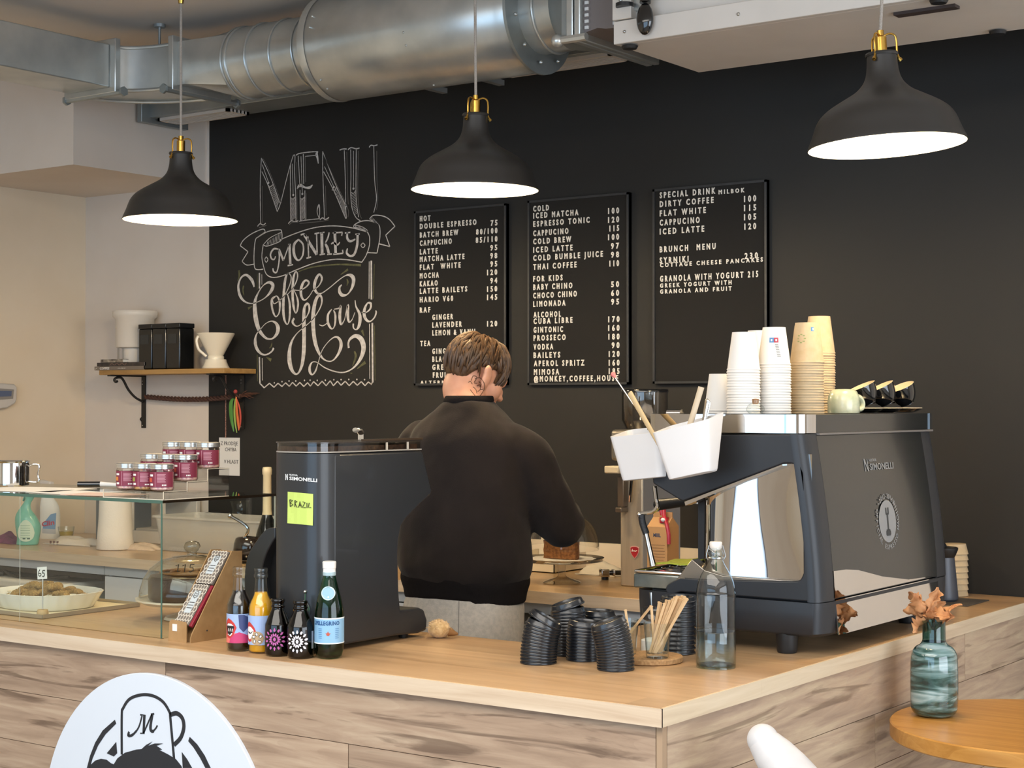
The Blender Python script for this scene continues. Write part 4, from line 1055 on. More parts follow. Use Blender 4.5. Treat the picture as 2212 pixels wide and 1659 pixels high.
def bar(label, c, hw, hl, red):
    t = thing('chocolate_bar', label, 'chocolate', tuple(c - sd * hl))
    MB().obox(c, (hw, 0, 0), sd * hl, sn * .004).build('wrapper', CB, t, bevel=.001)
    mb = MB(); n = 5; m_ = 9
    for i in range(n):
        for j in range(m_):
            u = -hw + 2 * hw * (i + .5 + .5 * (j % 2)) / (n + .5); v = -hl + 2 * hl * (j + .5) / m_
            du, dv = hw / (n + .5) * .98, hl / m_ * 1.25
            P = [(u, v + dv), (u + du, v + dv * .45), (u + du, v - dv * .45), (u, v - dv), (u - du, v - dv * .45), (u - du, v + dv * .45), (u, v + dv)]
            P = [(max(-hw, min(hw, p)), max(-hl, min(hl, q))) for p, q in P]
            mb.ribbon(P, [.0021] * 7, c + sn * .0042, AX, sd, sn, .0003)
    mb.build('lattice_print', CW, t, smooth=False)
    l = MB().obox(c + sn * .0048 + sd * hl * .12, (hw * .42, 0, 0), sd * hl * .55, sn * .0003).build('label', CL, t, smooth=False)
    mb = MB()
    o_ = c + sn * .0052 + sd * hl * .12
    mb.ribbon([(0, .010), (-.007, .016), (-.006, .026), (0, .032), (.006, .026), (.007, .016), (0, .010)], [.002] * 7, o_, AX, sd, sn, .0002)
    mb.ribbon([(-.005, .017), (.005, .017)], [.002] * 2, o_, AX, sd, sn, .0002).ribbon([(-.004, .023), (.004, .023)], [.002] * 2, o_, AX, sd, sn, .0002)
    for v in (-.002, -.010, -.018): mb.ribbon([(-.009, v), (.009, v)], [.0022] * 2, o_, AX, sd, sn, .0002)
    mb.build('label_print', pm('dark_label_print', '#4C4A48', .6), l, smooth=False)
    if red:
        MB().obox(c + Vector((hw + .0055, 0, 0)) - sn * .002, (.0045, 0, 0), sd * hl * 1.02, sn * .004).build('red_edge', CR, t, bevel=.001)
bar('patterned chocolate bar in the lower slot of the cardboard stand, with red edge', Vector((-3.028, 2.857, 1.085)), .026, .058, True)
bar('patterned chocolate bar in the upper slot of the cardboard stand', Vector((-3.022, 2.922, 1.172)), .028, .048, False)
# ================================================================== BOTTLES in front of the grinder
def bottle(name, label, cat, x, y, prof, mat, seg=48, cap=None, liquid=None, group=None):
    t = thing(name, label, cat, (x, y, 1.0005), 0, group)
    MB().lathe(prof[:2] + smooth_path(prof[2:], 3), seg=seg).build('bottle_glass', mat, t, local=True, angle=60)
    return t
def wrap(mb, r, a0, a1, z0, z1, mi=0, n=None):
    n = n or max(2, int(abs(a1 - a0) / .1))
    rr = r if callable(r) else (lambda z: r)
    zs = [z0, z1]
    mb.loft([[(rr(z) * math.cos(a0 + (a1 - a0) * k / n), rr(z) * math.sin(a0 + (a1 - a0) * k / n), z) for k in range(n + 1)] for z in zs], cap=False, closed=False, mi=mi)
def wrapstroke(mb, r, pts, w, mi, closed=False):
    """ribbon wrapped round a cylinder: pts are (angle*r, z)."""
    P = pts + ([pts[0]] if closed else [])
    n = len(P); L_, R_ = [], []
    for i in range(n):
        a = Vector(P[max(i - 1, 0)]); b = Vector(P[min(i + 1, n - 1)]); t_ = (b - a).normalized(); q = Vector((-t_.y, t_.x)) * w / 2
        p = Vector(P[i]); L_.append(p + q); R_.append(p - q)
    mb.loft([[(r * math.cos(u.x / r), r * math.sin(u.x / r), u.y) for u in (l_, r_)] for l_, r_ in zip(L_, R_)], cap=False, closed=False, mi=mi)
def wrappoly(mb, r, pts, mi, step=.0022):
    """outline (u along the girth, v up) laid on a cylinder, cut into narrow upright strips so that it follows the curve."""
    us = [p[0] for p in pts]; u0, u1 = min(us), max(us)
    n = max(2, int((u1 - u0) / step) + 1)
    def cuts(u):
        out = []
        for (a, c), (b_, d) in zip(pts, pts[1:] + pts[:1]):
            if (a <= u < b_) or (b_ <= u < a): out.append(c + (d - c) * (u - a) / (b_ - a))
        return sorted(out)
    P = lambda u, v: (r * math.cos(u / r), r * math.sin(u / r), v)
    e = (u1 - u0) * 1e-4
    for i in range(n):
        ua, ub = u0 + (u1 - u0) * i / n, u0 + (u1 - u0) * (i + 1) / n
        A_, B_ = cuts(ua + e), cuts(ub - e)
        if len(A_) != len(B_):
            M_ = cuts((ua + ub) / 2); A_ = B_ = M_
        for k in range(0, len(A_) - 1, 2):
            mb.add([P(ua, A_[k]), P(ub, B_[k]), P(ub, B_[k + 1]), P(ua, A_[k + 1])], [(0, 1, 2, 3)], mi)
FACE = -1.28
FCEN = -.95    # side of a bottle that looks at the camera
LB = pm('label_sky_blue', '#9DB4DC', .5); LR = pm('label_red_lips', '#C23A34', .5); LW = pm('label_white', '#EFEDEA', .5); LO = pm('label_coral', '#E9796B', .5); LM = pm('label_magenta', '#C23C6E', .5); LN = pm('label_navy', '#3E4A78', .5); LK = pm('label_black', '#1C1518', .5); LBE = pm('label_beige', '#B59A77', .5)
def soda(label, x, y, liq, second):
    r = .0295
    prof = [(.0, .001), (.026, .001), (r, .005), (r, .098), (.0285, .108), (.024, .122), (.0185, .132), (.0155, .145), (.0135, .168), (.0135, .173), (.016, .175), (.0165, .181), (.0148, .184), (.0148, .189), (.0155, .191), (.0150, .196), (.0115, .196)]
    t = bottle('soda_bottle', label, 'bottle', x, y, prof, CLEAR, group='small drink bottles before the grinder')
    ip = [(.0, .003), (.025, .003), (r - .002, .007), (r - .002, .098), (.0265, .108), (.022, .121), (.0165, .132), (.0142, .141), (.0, .141)]
    MB().lathe(ip, seg=40).build('drink', liq, t, local=True, angle=60)
    lab = MB(); R1, R2, R3 = r + .0003, r + .0006, r + .0009
    wrap(lab, R1, 0, 2 * PI, .020, .088, 0, 48)
    c = FACE * r
    lips = [(-.018, .056), (-.014, .071), (-.005, .078), (.004, .074), (.013, .066), (.018, .056), (.010, .038), (.0, .030), (-.010, .033), (-.016, .044)]
    mouth = [(-.013, .058), (-.008, .066), (.003, .066), (.012, .058), (.007, .044), (.0, .036), (-.008, .039)]
    if not second:
        for u0, v0, poly, mi, R_ in ((0, 0, [(-.05, .020), (-.05, .048), (-.02, .040), (.01, .044), (.045, .036), (.045, .020)], 4, R1 + .0001), (0, 0, [(-.012, .020), (-.008, .036), (.014, .046), (.03, .04), (.045, .03), (.045, .020)], 5, R1 + .0002), (0, 0, [(.012, .086), (.014, .056), (.024, .045), (.036, .056), (.038, .08), (.025, .086)], 6, R2)):
            wrappoly(lab, R_, [(c + u, v) for u, v in poly], mi)
        wrappoly(lab, R2, [(c - .010 + u, v) for u, v in lips], 2); wrappoly(lab, R3, [(c - .010 + u, v) for u, v in mouth], 7)
        wrappoly(lab, R3 + .0002, [(c - .010 + u, v) for u, v in ((-.011, .0605), (-.007, .0655), (.003, .0655), (.010, .0605))], 3)
        wrapstroke(lab, R3 + .0002, [(c - .010 + u, v) for u, v in ((-.008, .040), (.0, .037), (.006, .043))], .003, 3)
        for k in range(3): wrapstroke(lab, R3 + .0002, [(c - .016 + .006 * k, .047), (c - .015 + .006 * k, .054)], .0022, 3)
    else:
        wrappoly(lab, R2, [(c - .016 + u, v - .004) for u, v in lips], 2); wrappoly(lab, R3, [(c - .016 + u, v - .004) for u, v in mouth], 3)
        wrappoly(lab, R3 + .0002, [(c - .016 + u, v - .004) for u, v in ((-.010, .056), (.002, .052), (.011, .058), (.004, .050), (-.006, .050))], 7)
        ring = [(c + .004 + .017 * math.cos(q), .036 + .016 * math.sin(q)) for q in [2 * PI * k / 24 for k in range(24)]]
        wrappoly(lab, R2 + .0001, ring, 8)
        for q in (.3, 1.5, 2.6, 3.8, 5.2): wrapstroke(lab, R3 + .0003, [(c + .004 + .006 * math.cos(q), .036 + .006 * math.sin(q)), (c + .004 + .013 * math.cos(q + .3), .036 + .013 * math.sin(q + .3))], .0062, 7); wrapstroke(lab, R3 + .0005, [(c + .004 + .007 * math.cos(q), .036 + .007 * math.sin(q)), (c + .004 + .012 * math.cos(q + .3), .036 + .012 * math.sin(q + .3))], .004, 3)
    lab.build('paper_label', [LB, LBE, LR, LW, LO, LM, LN, LK, LBE], t, local=True, smooth=False)
    return t
soda('clear bottle of dark cola with open-mouth label, leftmost of the bottle row', -2.809, 2.800, pm('dark_cola', '#120806', .05, coat=.5), 0)
soda('clear bottle of orange drink with red-lips label, second in the bottle row', -2.744, 2.806, pm('orange_drink', '#D69A14', .1, coat=.5), 1)
AMB = glass('amber_glass', '#6E5240', 1.3, edge='#1B110C')
def kombucha(label, x, y, col):
    r = .0305
    prof = [(.0, .001), (.027, .001), (r, .006), (r, .066), (.0285, .076), (.021, .094), (.0165, .104), (.015, .110), (.0165, .112), (.0165, .115), (.0150, .117), (.0150, .122), (.0165, .124), (.0165, .129), (.012, .130)]
    t = bottle('amber_bottle', label, 'bottle', x, y, prof, AMB, group='small drink bottles before the grinder')
    MB().lathe([(.0, .003), (.0255, .003), (r - .002, .008), (r - .002, .060), (0, .060)], seg=36).build('drink', pm('dark_tea', '#1C110C', .1), t, local=True)
    MB().lathe([(.0, .1275), (.0145, .1275), (.0155, .129), (.0155, .131), (.0, .1315)], seg=28).build('cap', BLACK_GL, t, local=True)
    mb = MB(); c = FCEN * r - .004; zc = .040
    for k in range(14):
        a = 2 * PI * k / 14
        for r0, r1, w_ in ((.006, .015, .0045), (.0165, .027, .0052)):
            aa = a + (PI / 14 if r0 > .01 else 0)
            d = (math.cos(aa), math.sin(aa)); q = (-d[1], d[0]); P = []
            for f, s_ in ((0, 0), (.35, .5), (.7, .45), (1, 0), (.7, -.45), (.35, -.5)):
                P.append((c + d[0] * (r0 + (r1 - r0) * f) + q[0] * w_ * s_, zc + d[1] * (r0 + (r1 - r0) * f) + q[1] * w_ * s_))
            wrappoly(mb, r + .0006, P, 0)
    wrappoly(mb, r + .0006, [(c + .0035 * math.cos(2 * PI * k / 12), zc + .0045 * math.sin(2 * PI * k / 12)) for k in range(12)], 0)
    mb.build('flower_print', col, t, local=True, smooth=False)
    mb = MB(); wrap(mb, r + .0005, FCEN + 1.1, FCEN + 2.3, .022, .062); mb.build('back_label', pm('grey_back_label', '#A9AEB8', .5), t, local=True)
    return t
kombucha('amber bottle with pink flower print in the bottle row', -2.680, 2.796, pm('pink_print', '#B55C9C', .5))
kombucha('amber bottle with white flower print in the bottle row', -2.613, 2.800, pm('white_print', '#EDE6F0', .5))
# green water bottle
x, y = -2.556, 2.835; r = .0335
t = thing('water_bottle', 'green plastic mineral water bottle with pale blue label and white cap', 'bottle', (x, y, 1.0005))
GRN = glass('green_plastic', '#7CC4A0', 1.2, edge='#1A5A3E')
def foot(a, z): return 1 - (.16 * max(0, 1 - z / .030) * (0.5 + .5 * math.cos(5 * a + 1.2)))
MB().lathe([(.0, .004), (.024, .001), (.030, .006), (.033, .018), (r, .032), (r, .098), (.0325, .110), (.0285, .132), (.0225, .155), (.0165, .178), (.0135, .190), (.0135, .196)], seg=60, flute=foot).build('bottle_body', GRN, t, local=True, angle=60)
MB().lathe([(.0, .006), (.022, .004), (.029, .010), (.031, .03), (.0315, .098), (.0300, .111), (.0, .112)], seg=60, flute=foot).build('water', glass('green_water', '#A4D8BF', .3, edge='#3E7A60'), t, local=True, angle=60)
MB().lathe([(.0148, .190), (.0148, .196), (.0142, .197), (.0142, .204), (.0152, .205), (.0155, .219), (.0145, .2205), (.0, .2205)], seg=40, flute=lambda a, z: 1 + (.012 * math.cos(40 * a) if .2055 < z < .2195 else 0)).build('cap', WHITE_PL, t, local=True)
MB().lathe([(.0141, .188), (.0150, .189), (.0150, .196), (.0141, .197)], seg=32).build('neck_ring', pm('pale_ring', '#9FB6BE', .4), t, local=True)
lab = MB(); wrap(lab, r + .0004, 0, 2 * PI, .036, .094, 0, 60); wrap(lab, r + .0008, 0, 2 * PI, .0355, .038, 1, 60); wrap(lab, r + .0008, 0, 2 * PI, .0915, .0945, 1, 60)
L = lab.build('label', [pm('label_pale_blue', '#86B4D6', .45), pm('label_white_line', '#E9F3F4', .4)], t, local=True)
mb = MB()
vs, fs, W_, H_ = text2d('S.PELLEGRINO', .03, 1.05)
k_ = .066 / W_; a0 = FCEN - .5 * .066 / r
n0 = [((r + .0011) * math.cos(a0 + u * k_ / r - .15), (r + .0011) * math.sin(a0 + u * k_ / r - .15), .0785 + v * .0125) for u, v in vs]
mb.add(n0, fs)
mb.build('lettering', pm('label_blue_text', '#1D4E84', .5), L, local=True, smooth=False)
mb = MB(); c = FCEN * r
wrappoly(mb, r + .0011, [(c + (.0068 if k % 2 == 0 else .0028) * math.sin(2 * PI * k / 10), .058 + (.0068 if k % 2 == 0 else .0028) * math.cos(2 * PI * k / 10)) for k in range(10)], 0)
mb.build('star', pm('red_star', '#B8533F', .5), L, local=True, smooth=False)
mb = MB()
for k in range(6):
    for sx_ in (-.024, .017): wrapstroke(mb, r + .0011, [(c + sx_, .070 - .0042 * k), (c + sx_ + .009, .070 - .0042 * k)], .0012, 0)
mb.build('small_print', pm('blue_small_print', '#4A7FAE', .5), L, local=True, smooth=False)
mb = MB()
ov = MB(); cz = .150
def neckr(z): return .0335 - (z - .110) * (.0335 - .0165) / (.178 - .110) + .0016
pts = [(.0165 * math.cos(q) * (1 + .06 * math.cos(2 * q)), .0155 * math.sin(q)) for q in [2 * PI * k / 28 for k in range(28)]]
ov.add([(neckr(cz + v) * math.cos(FCEN + u / neckr(cz + v)), neckr(cz + v) * math.sin(FCEN + u / neckr(cz + v)), cz + v) for u, v in pts], [tuple(range(28))], 0)
ov.add([((neckr(cz + v * .82) + .0006) * math.cos(FCEN + u * .82 / neckr(cz + v * .82)), (neckr(cz + v * .82) + .0006) * math.sin(FCEN + u * .82 / neckr(cz + v * .82)), cz + v * .82) for u, v in pts], [tuple(range(28))], 1)
ov.build('neck_label', [pm('neck_label_pale', '#C5DCE4', .45), pm('neck_label_blue', '#8FB4CC', .45)], t, local=True, smooth=False)
# spiral wire photo holder behind the amber bottles
hx_, hy_ = -2.648, 2.85
t = thing('wire_clip_holder', 'small spiral wire card holder with silver balls behind the amber bottles', 'card holder', (hx_, hy_, 1.0005))
pts = []
for k in range(90):
    a = k * 2 * PI * 3.6 / 90; rr = .004 + .016 * k / 90
    pts.append((hx_ + rr * math.cos(a) * .9, hy_, 1.100 + rr * math.sin(a) * 1.2))
MB().tube(pts, .0009, 6).tube([(hx_ + .002, hy_, 1.10), (hx_ + .003, hy_, 1.142)], .0009, 6).tube([(hx_, hy_, 1.08), (hx_, hy_, 1.004)], .0012, 6).tube([(hx_ - .03, hy_, 1.098), (hx_, hy_, 1.098)], .0009, 6).build('wire', STEEL, t)
MB().ball((hx_ + .003, hy_, 1.144), .0042, 14, 10).build('ball', CHROME, t)
MB().ball((hx_ - .031, hy_, 1.098), .0032, 12, 8).build('ball', BRASS, t)
MB().lathe([(0, 0), (.013, 0), (.013, .004), (0, .005)], (hx_, hy_, 1.0005), 24).build('base', STEEL, t)
# ================================================================== BLACK GRINDER labelled BRAZIL
gx0, gx1, gyf = -2.768, -2.600, 2.850
GB = pm('grinder_black', '#1E2125', 0.42, spec=.6, var='#22262B', vscale=(3, 3, 3), coat=.15)
t = thing('coffee_grinder', 'tall black coffee grinder with the green BRAZIL note behind the bottle row', 'coffee grinder', ((gx0 + gx1) / 2, 3.05, 1.0))
prof = [(gyf + .05, 1.014), (3.13, 1.014), (3.215, 1.010), (3.247, 1.014), (3.250, 1.04), (3.238, 1.066), (3.22, 1.073), (3.145, 1.075), (3.139, 1.12), (3.137, 1.17), (3.135, 1.215), (3.138, 1.25), (3.150, 1.283), (3.172, 1.302), (3.235, 1.338), (3.266, 1.354), (3.268, 1.364), (3.232, 1.460), (3.225, 1.465), (gyf + .05, 1.465)]
R_ = .014
def plan(y0, x0, x1):
    return
mb = MB().prism(prof, 'x', gx0, gx1)
mb.build('body', GB, t, bevel=.006, seg=3)
# rounded back half: lofted column facing the customers
def back_plan(z, d=0): 
    w_ = (gx1 - gx0) / 2 - d; cx_ = (gx0 + gx1) / 2
    return [(cx_ + w_ * math.copysign(abs(math.cos(a)) ** .55, math.cos(a)), gyf + .07 + (.07 - d) * math.copysign(abs(math.sin(a)) ** .8, math.sin(a)), z) for a in [PI + PI * k / 30 for k in range(31)]]
MB().loft([back_plan(1.008), back_plan(1.465)]).build('back_shell', GB, t, angle=50)
def top_plan(z, d=0):
    cx_ = (gx0 + gx1) / 2; w_ = (gx1 - gx0) / 2 - d
    return [(x_, y_, z) for x_, y_, _ in back_plan(z, d)] + [(cx_ + w_, 3.225 - d, z), (cx_ - w_, 3.225 - d, z)]
MB().loft([top_plan(1.4665, .002), top_plan(1.489, .002)]).build('hopper', glass('smoked_clear_plastic', '#E6E2DC', 1.6, .03, edge='#8D867B'), t, angle=40)
mb = MB().loft([top_plan(1.467, -.0005), top_plan(1.470, -.0005), top_plan(1.470, .003), top_plan(1.467, .003)], loop=True)
mb.build('hopper_rim', pm('pale_plastic_rim', '#9B968E', .3), t)
MB().loft([top_plan(1.4675, .008), top_plan(1.482, .008)]).build('coffee_beans', pm('coffee_beans', '#2A1A12', .5, var='#4A3323', vscale=(90, 90, 90), bump=.6), t)
mb = MB().loft([[(x_, y_, z) for x_, y_, z in top_plan(1.4892, -.001)], top_plan(1.492, -.001)])
mb.build('hopper_lid', pm('dark_smoked_lid', '#37302A', .2), t)
MB().box(gx1 - .012, gx1 + .003, 3.01, 3.228, 1.4922, 1.4972).build('lid_slide', pm('bronze_slide', '#4A3C30', .25, .3), t)
kx_ = gx1 - .05
MB().box(kx_ - .009, kx_ + .009, 3.052, 3.056, 1.493, 1.514).tube([(kx_, 3.054, 1.511), (kx_, 3.045, 1.519), (kx_, 3.033, 1.518)], .0065, 10, flat=1.6).build('lid_handle', CHROME, t)
mb = MB()
for y_ in (3.09, 3.17): mb.box(gx1 - .004, gx1 - .0015, y_, y_ + .007, 1.470, 1.488)
mb.build('hopper_ridge', pm('pale_ridge', '#B9B2A6', .4), t)
for x_, y_ in ((gx0 + .03, gyf + .06), (gx1 - .03, gyf + .06), (gx0 + .03, 3.19), (gx1 - .03, 3.19)): MB().lathe([(0, 0), (.011, 0), (.013, .012), (0, .012)], (x_, y_, 1.0005), 18).build('foot', BLACK_PL, t)
MB().box(gx0 + .05, gx1 - .05, 3.12, 3.16, 1.20, 1.24).build('chute', BLACK_PL, t)
# logo print on the rounded shell
mb = MB()
def shell_pt(px_, py_):     # point of the rounded shell under a pixel, kept just proud of it
    best = None
    d = ray(px_, py_)
    for i in range(400):
        s_ = 3.3 + i * .0016
        p = _C + d * s_
        cx_ = (gx0 + gx1) / 2; w_ = (gx1 - gx0) / 2
        u = abs((p.x - cx_) / w_)
        if u < 1 and p.y >= gyf + .07 - .07 * (1 - u ** (2 / .55)) ** (.4) - .0012: return p
    return p
def shellword(txt, x0, x1, yb, yt, off=.02):
    vs, fs, W_, H_ = text2d(txt, off, 1.0)
    mb.add([shell_pt(x0 + (x1 - x0) * u / W_, yb + (yt - yb) * v / H_ + (u / W_) * (x1 - x0) * .08) for u, v in vs], fs)
shellword('SIMONELLI', 625, 685, 1036.5, 1029, .03); shellword('NUOVA', 624.5, 643, 1027.2, 1023.4, .03)
for x0, x1 in ((616.5, 618), (620.5, 622)): mb.add([shell_pt(x0, 1037), shell_pt(x1, 1037), shell_pt(x1, 1024), shell_pt(x0, 1024)], [(0, 1, 2, 3)])
mb.add([shell_pt(616.5, 1024), shell_pt(618, 1024), shell_pt(622, 1037), shell_pt(620.5, 1037)], [(0, 1, 2, 3)])
mb.build('logo_print', pm('white_logo_print', '#DADCDC', .5), t, smooth=False)
# green sticky note
t = thing('sticky_note', 'lime green sticky note reading BRAZIL stuck on the black grinder', 'sticky note', tuple(shell_pt(649, 1130)))
nu, nv = 8, 6; rings = []
for j in range(nv + 1):
    ring = []
    for i in range(nu + 1):
        p = shell_pt(622 + (677 - 622) * i / nu, 1062 + (1130 - 1062) * j / nv + 5 * i / nu)
        p = p + Vector((.3, -.95, 0)) * (.0012 + .004 * (j / nv) ** 2 * abs(i / nu - .5))
        ring.append(p)
    rings.append(ring)
th_ = Vector((.0001, -.0003, 0))
MB().loft([r_ + [q + th_ for q in reversed(r_)] for r_ in rings]).build('note', pm('lime_paper', '#BFD46C', .8), t, smooth=False)
mb = MB()
for st in ([(627, 1079), (628, 1094)], [(627, 1079), (633, 1081), (628, 1086), (634, 1090), (628, 1094)], [(638, 1081), (638, 1095)], [(638, 1081), (643, 1083), (638, 1087), (643, 1096)], [(646, 1096), (649, 1083), (652, 1096)], [(647, 1091), (652, 1091)], [(655, 1084), (660, 1085), (654, 1096), (661, 1096)], [(664, 1086), (664, 1097)], [(669, 1086), (667, 1096), (673, 1096)]):
    mb.tube([shell_pt(*p) + Vector((.35, -.93, 0)) * .0032 for p in st], .0009, 5)
mb.build('handwriting', INK, t, smooth=False)
# curved black hood of the second grinder beside it
hoodp = [onz(0, 0, 1.0)]
HY = 3.14
def hp2(px_, py_): q = ony(px_, py_, HY); return (q.x, q.z)
outer_ = smooth_path([hp2(*p) for p in ((612, 1138), (592, 1142), (570, 1168), (552, 1200), (545, 1245), (548, 1300), (560, 1345))], 4)
inner_ = smooth_path([hp2(*p) for p in ((612, 1160), (604, 1172), (592, 1196), (584, 1225), (582, 1262), (588, 1310), (600, 1345))], 4)
zmin = 1.0005
outer_ = [(x_, max(z_, zmin)) for x_, z_ in outer_]; inner_ = [(x_, max(z_, zmin)) for x_, z_ in inner_]
t = thing('knock_bin', 'black curved hood shape standing on the counter left of the BRAZIL grinder', 'bin', ((outer_[-1][0] + inner_[-1][0]) / 2, HY, 1.0005))
MB().prism(outer_ + inner_[::-1], 'y', HY - .03, HY + .05).build('hood', pm('charcoal_hood', '#2E3033', .4), t, bevel=.006, seg=3)
MB().prism(inner_ + [(inner_[-1][0] + .02, zmin), (gx0 - .004, zmin), (gx0 - .004, inner_[0][1])], 'y', HY + .0, HY + .045).build('dark_inside', BLACK_PL, t)
# fluffy toy tail beside the grinder foot
q = onz(948, 1378, 1.0)
t = thing('plush_mouse', 'small fluffy beige toy lying against the grinder\'s front foot', 'soft toy', (q.x, q.y, 1.0))
FUR = pm('beige_fur', '#B8935F', .95, var='#D6B583', vscale=(90, 90, 90), bump=1.0, sheen=.4)
bm_ = MB().ball((q.x, q.y, 1.0225), (.030, .025, .022), 40, 28)
vv = []
rf = random.Random(4)
for p in bm_.v:
    n_ = (Vector(p) - Vector((q.x, q.y, 1.0225)))
    k = 1 + .05 * noise.noise(Vector(p) * 160) + .035 * rf.random()
    vv.append(tuple(Vector((q.x, q.y, 1.0225)) + n_ * k))
bm_.v = [(a_, b_, max(c_, 1.0003)) for a_, b_, c_ in vv]
bm_.build('fluffy_body', FUR, t)
MB().tube([(q.x + .024, q.y + .012, 1.016), (q.x + .036, q.y + .018, 1.012), (q.x + .043, q.y + .022, 1.011)], [.012, .006, .0025], 10).build('nose', pm('brown_snout', '#8C6236', .8), t)
rings = MB()
for k in range(90):
    a_, b_ = rf.random() * 2 * PI, rf.random() * PI * .5
    d_ = Vector((math.cos(a_) * math.cos(b_), math.sin(a_) * math.cos(b_), math.sin(b_)))
    p0 = Vector((q.x + .029 * d_.x, q.y + .024 * d_.y, 1.0225 + .021 * d_.z))
    rings.tube([p0, p0 + d_ * .004 + Vector((0, 0, -.001)), p0 + d_ * .007 + Vector((rf.uniform(-.002, .002), 0, -.003))], [.0012, .0008, .0002], 4)
tag(rings.build('fur_tufts', FUR, t), kind='stuff')
# ================================================================== ESPRESSO MACHINE
MX, MY0, MY1 = -1.64, 3.49, 4.29
def xback(z): return MX - .045 * max((z - 1.125) / .386, 0) ** 1.5
MB_ = pm('machine_charcoal', '#212429', 0.45, spec=.5, coat=.05)
MIR = pm('mirror_steel', '#CFCCC8', 0.03, 1.0)
DKM = pm('dark_glossy_steel', '#3A3D3D', 0.16, .75, coat=.2)
GREYP = pm('grey_print', '#8A8C8D', .5)
t = thing('espresso_machine', 'big charcoal two-group espresso machine with chrome side window on the counter', 'coffee machine', (-1.92, 3.9, 1.0))
def m2(px_, py_, Y=MY0): q = ony(px_, py_, Y); return (q.x, q.z)
# C-shaped side frames (near one is fully seen)
arc = lambda pts, n=4: [tuple(p) for p in smooth_path([m2(*p) for p in pts], n)]
outer = [m2(1440, 940)] + [(xback(z) - .022, z) for z in (1.511, 1.46, 1.40, 1.33, 1.26, 1.19, 1.127)]
inner = [(m2(1560, 1294)[0], 1.127), (m2(1470, 1288)[0], 1.127)] + arc([(1450, 1286), (1438, 1278), (1442, 1262), (1470, 1248)])[0:] + [m2(1500, 1250)] + arc([(1710, 1256), (1727, 1253), (1735, 1238)]) + arc([(1734, 1120), (1732, 1036), (1728, 1016), (1714, 1003), (1694, 1001)]) + [m2(1475, 1083)] + arc([(1468, 1080), (1432, 1058), (1410, 1044)]) + [m2(1408, 1000)]
frame = outer + inner
MB().prism(frame, 'y', MY0, MY0 + .05).build('side_frame', MB_, t, bevel=.0035, seg=3)
MB().prism(frame, 'y', MY1 - .05, MY1).build('side_frame', MB_, t, bevel=.0035, seg=3)
# rounded shoulder between the side frame and the back panel
def shoulder(y0, y1, name):
    rings = []
    sg = 1 if y1 > y0 else -1
    for k in range(9):
        z = 1.125 + .386 * k / 8
        xb = xback(z)
        rings.append([(xb - .034, y0, z), (xb - .020, y0, z), (xb - .010, y0 + sg * .007, z), (xb - .004, y0 + sg * .022, z), (xb - .001, y0 + sg * .042, z), (xb, y1, z), (xb - .034, y1, z)])
    MB().loft(rings).build(name, MB_, t, angle=48)
shoulder(MY0 - .0006, 3.562, 'shoulder'); shoulder(MY1 + .0006, 4.195, 'shoulder')
# base: rounded plinth
def base_plan(z, d=0):
    x0, x1, y0, y1 = -2.16 + d, MX + .004 - d, MY0 - .002 + d, MY1 - d
    pts = []
    for cx_, cy_, a0, r_ in ((x1 - .026, y0 + .074, -PI / 2, .026), (x1 - .03, y1 - .08, 0, .03), (x0 + .05, y1 - .05, PI / 2, .05), (x0 + .08, y0 + .08, PI, .08)):
        ry = {-PI / 2: .074, 0: .08}.get(a0, r_)
        for k in range(9):
            a = a0 + PI / 2 * k / 8
            pts.append((cx_ + r_ * math.cos(a), cy_ + ry * math.sin(a), z))
    return pts
MB().loft([base_plan(1.044, .012), base_plan(1.052, .002), base_plan(1.10), base_plan(1.1235)]).build('base', MB_, t, angle=50)
MB().box(-2.10, -1.67, MY0 + .02, MY1 - .02, 1.1235, 1.1265).build('shadow_gap', BLACK_PL, t)
for x_, y_ in ((-1.742, 3.522), (-1.72, 4.19), (-2.08, 3.56), (-2.08, 4.23)):
    MB().lathe([(.0, .0), (.022, .0), (.024, .006), (.026, .048), (.0, .048)], (x_, y_, 1.0005), 24).build('foot', BLACK_PL, t)
MB().box(-1.99, -1.70, MY0 + .052, MY1 - .052, 1.128, 1.505).build('core', BLACK_PL, t)
MB().prism([(-2.10, 1.42), (-2.03, 1.385), (-1.985, 1.36), (-1.985, 1.505), (-2.10, 1.505)], 'y', MY0 + .06, MY1 - .06).build('group_housing', MB_, t, bevel=.01)
# chrome side window: gently wavy polished sheet curling inwards at its left end
rings = []
xs = [(-1.672, .0), (-1.70, .002), (-1.74, .004), (-1.78, .0045), (-1.82, .003), (-1.86, -.001), (-1.90, -.003), (-1.93, .0), (-1.950, .006), (-1.964, .016), (-1.972, .03), (-1.975, .05)]
for z in [1.155 + .31 * k / 8 for k in range(9)]:
    rings.append([(x_, MY0 + .022 + d_ + .002 * math.sin(z * 14 + x_ * 9), z) for x_, d_ in smooth_path(xs, 3)])
MB().loft(rings, cap=False, closed=False).build('chrome_panel', MIR, t, angle=80)
MB().prism([m2(1450, 1262), m2(1492, 1208), m2(1520, 1232), m2(1560, 1244), m2(1720, 1256), m2(1500, 1256)], 'y', MY0 + .006, MY0 + .04).build('chrome_foot', pm('satin_chrome', '#B5B0A8', .2, 1.0), t, bevel=.002)
MB().prism([m2(1478, 1084), m2(1690, 1003), m2(1690, 1006), m2(1480, 1092)], 'y', MY0 + .001, MY0 + .03).build('chrome_lip', CHROME, t)
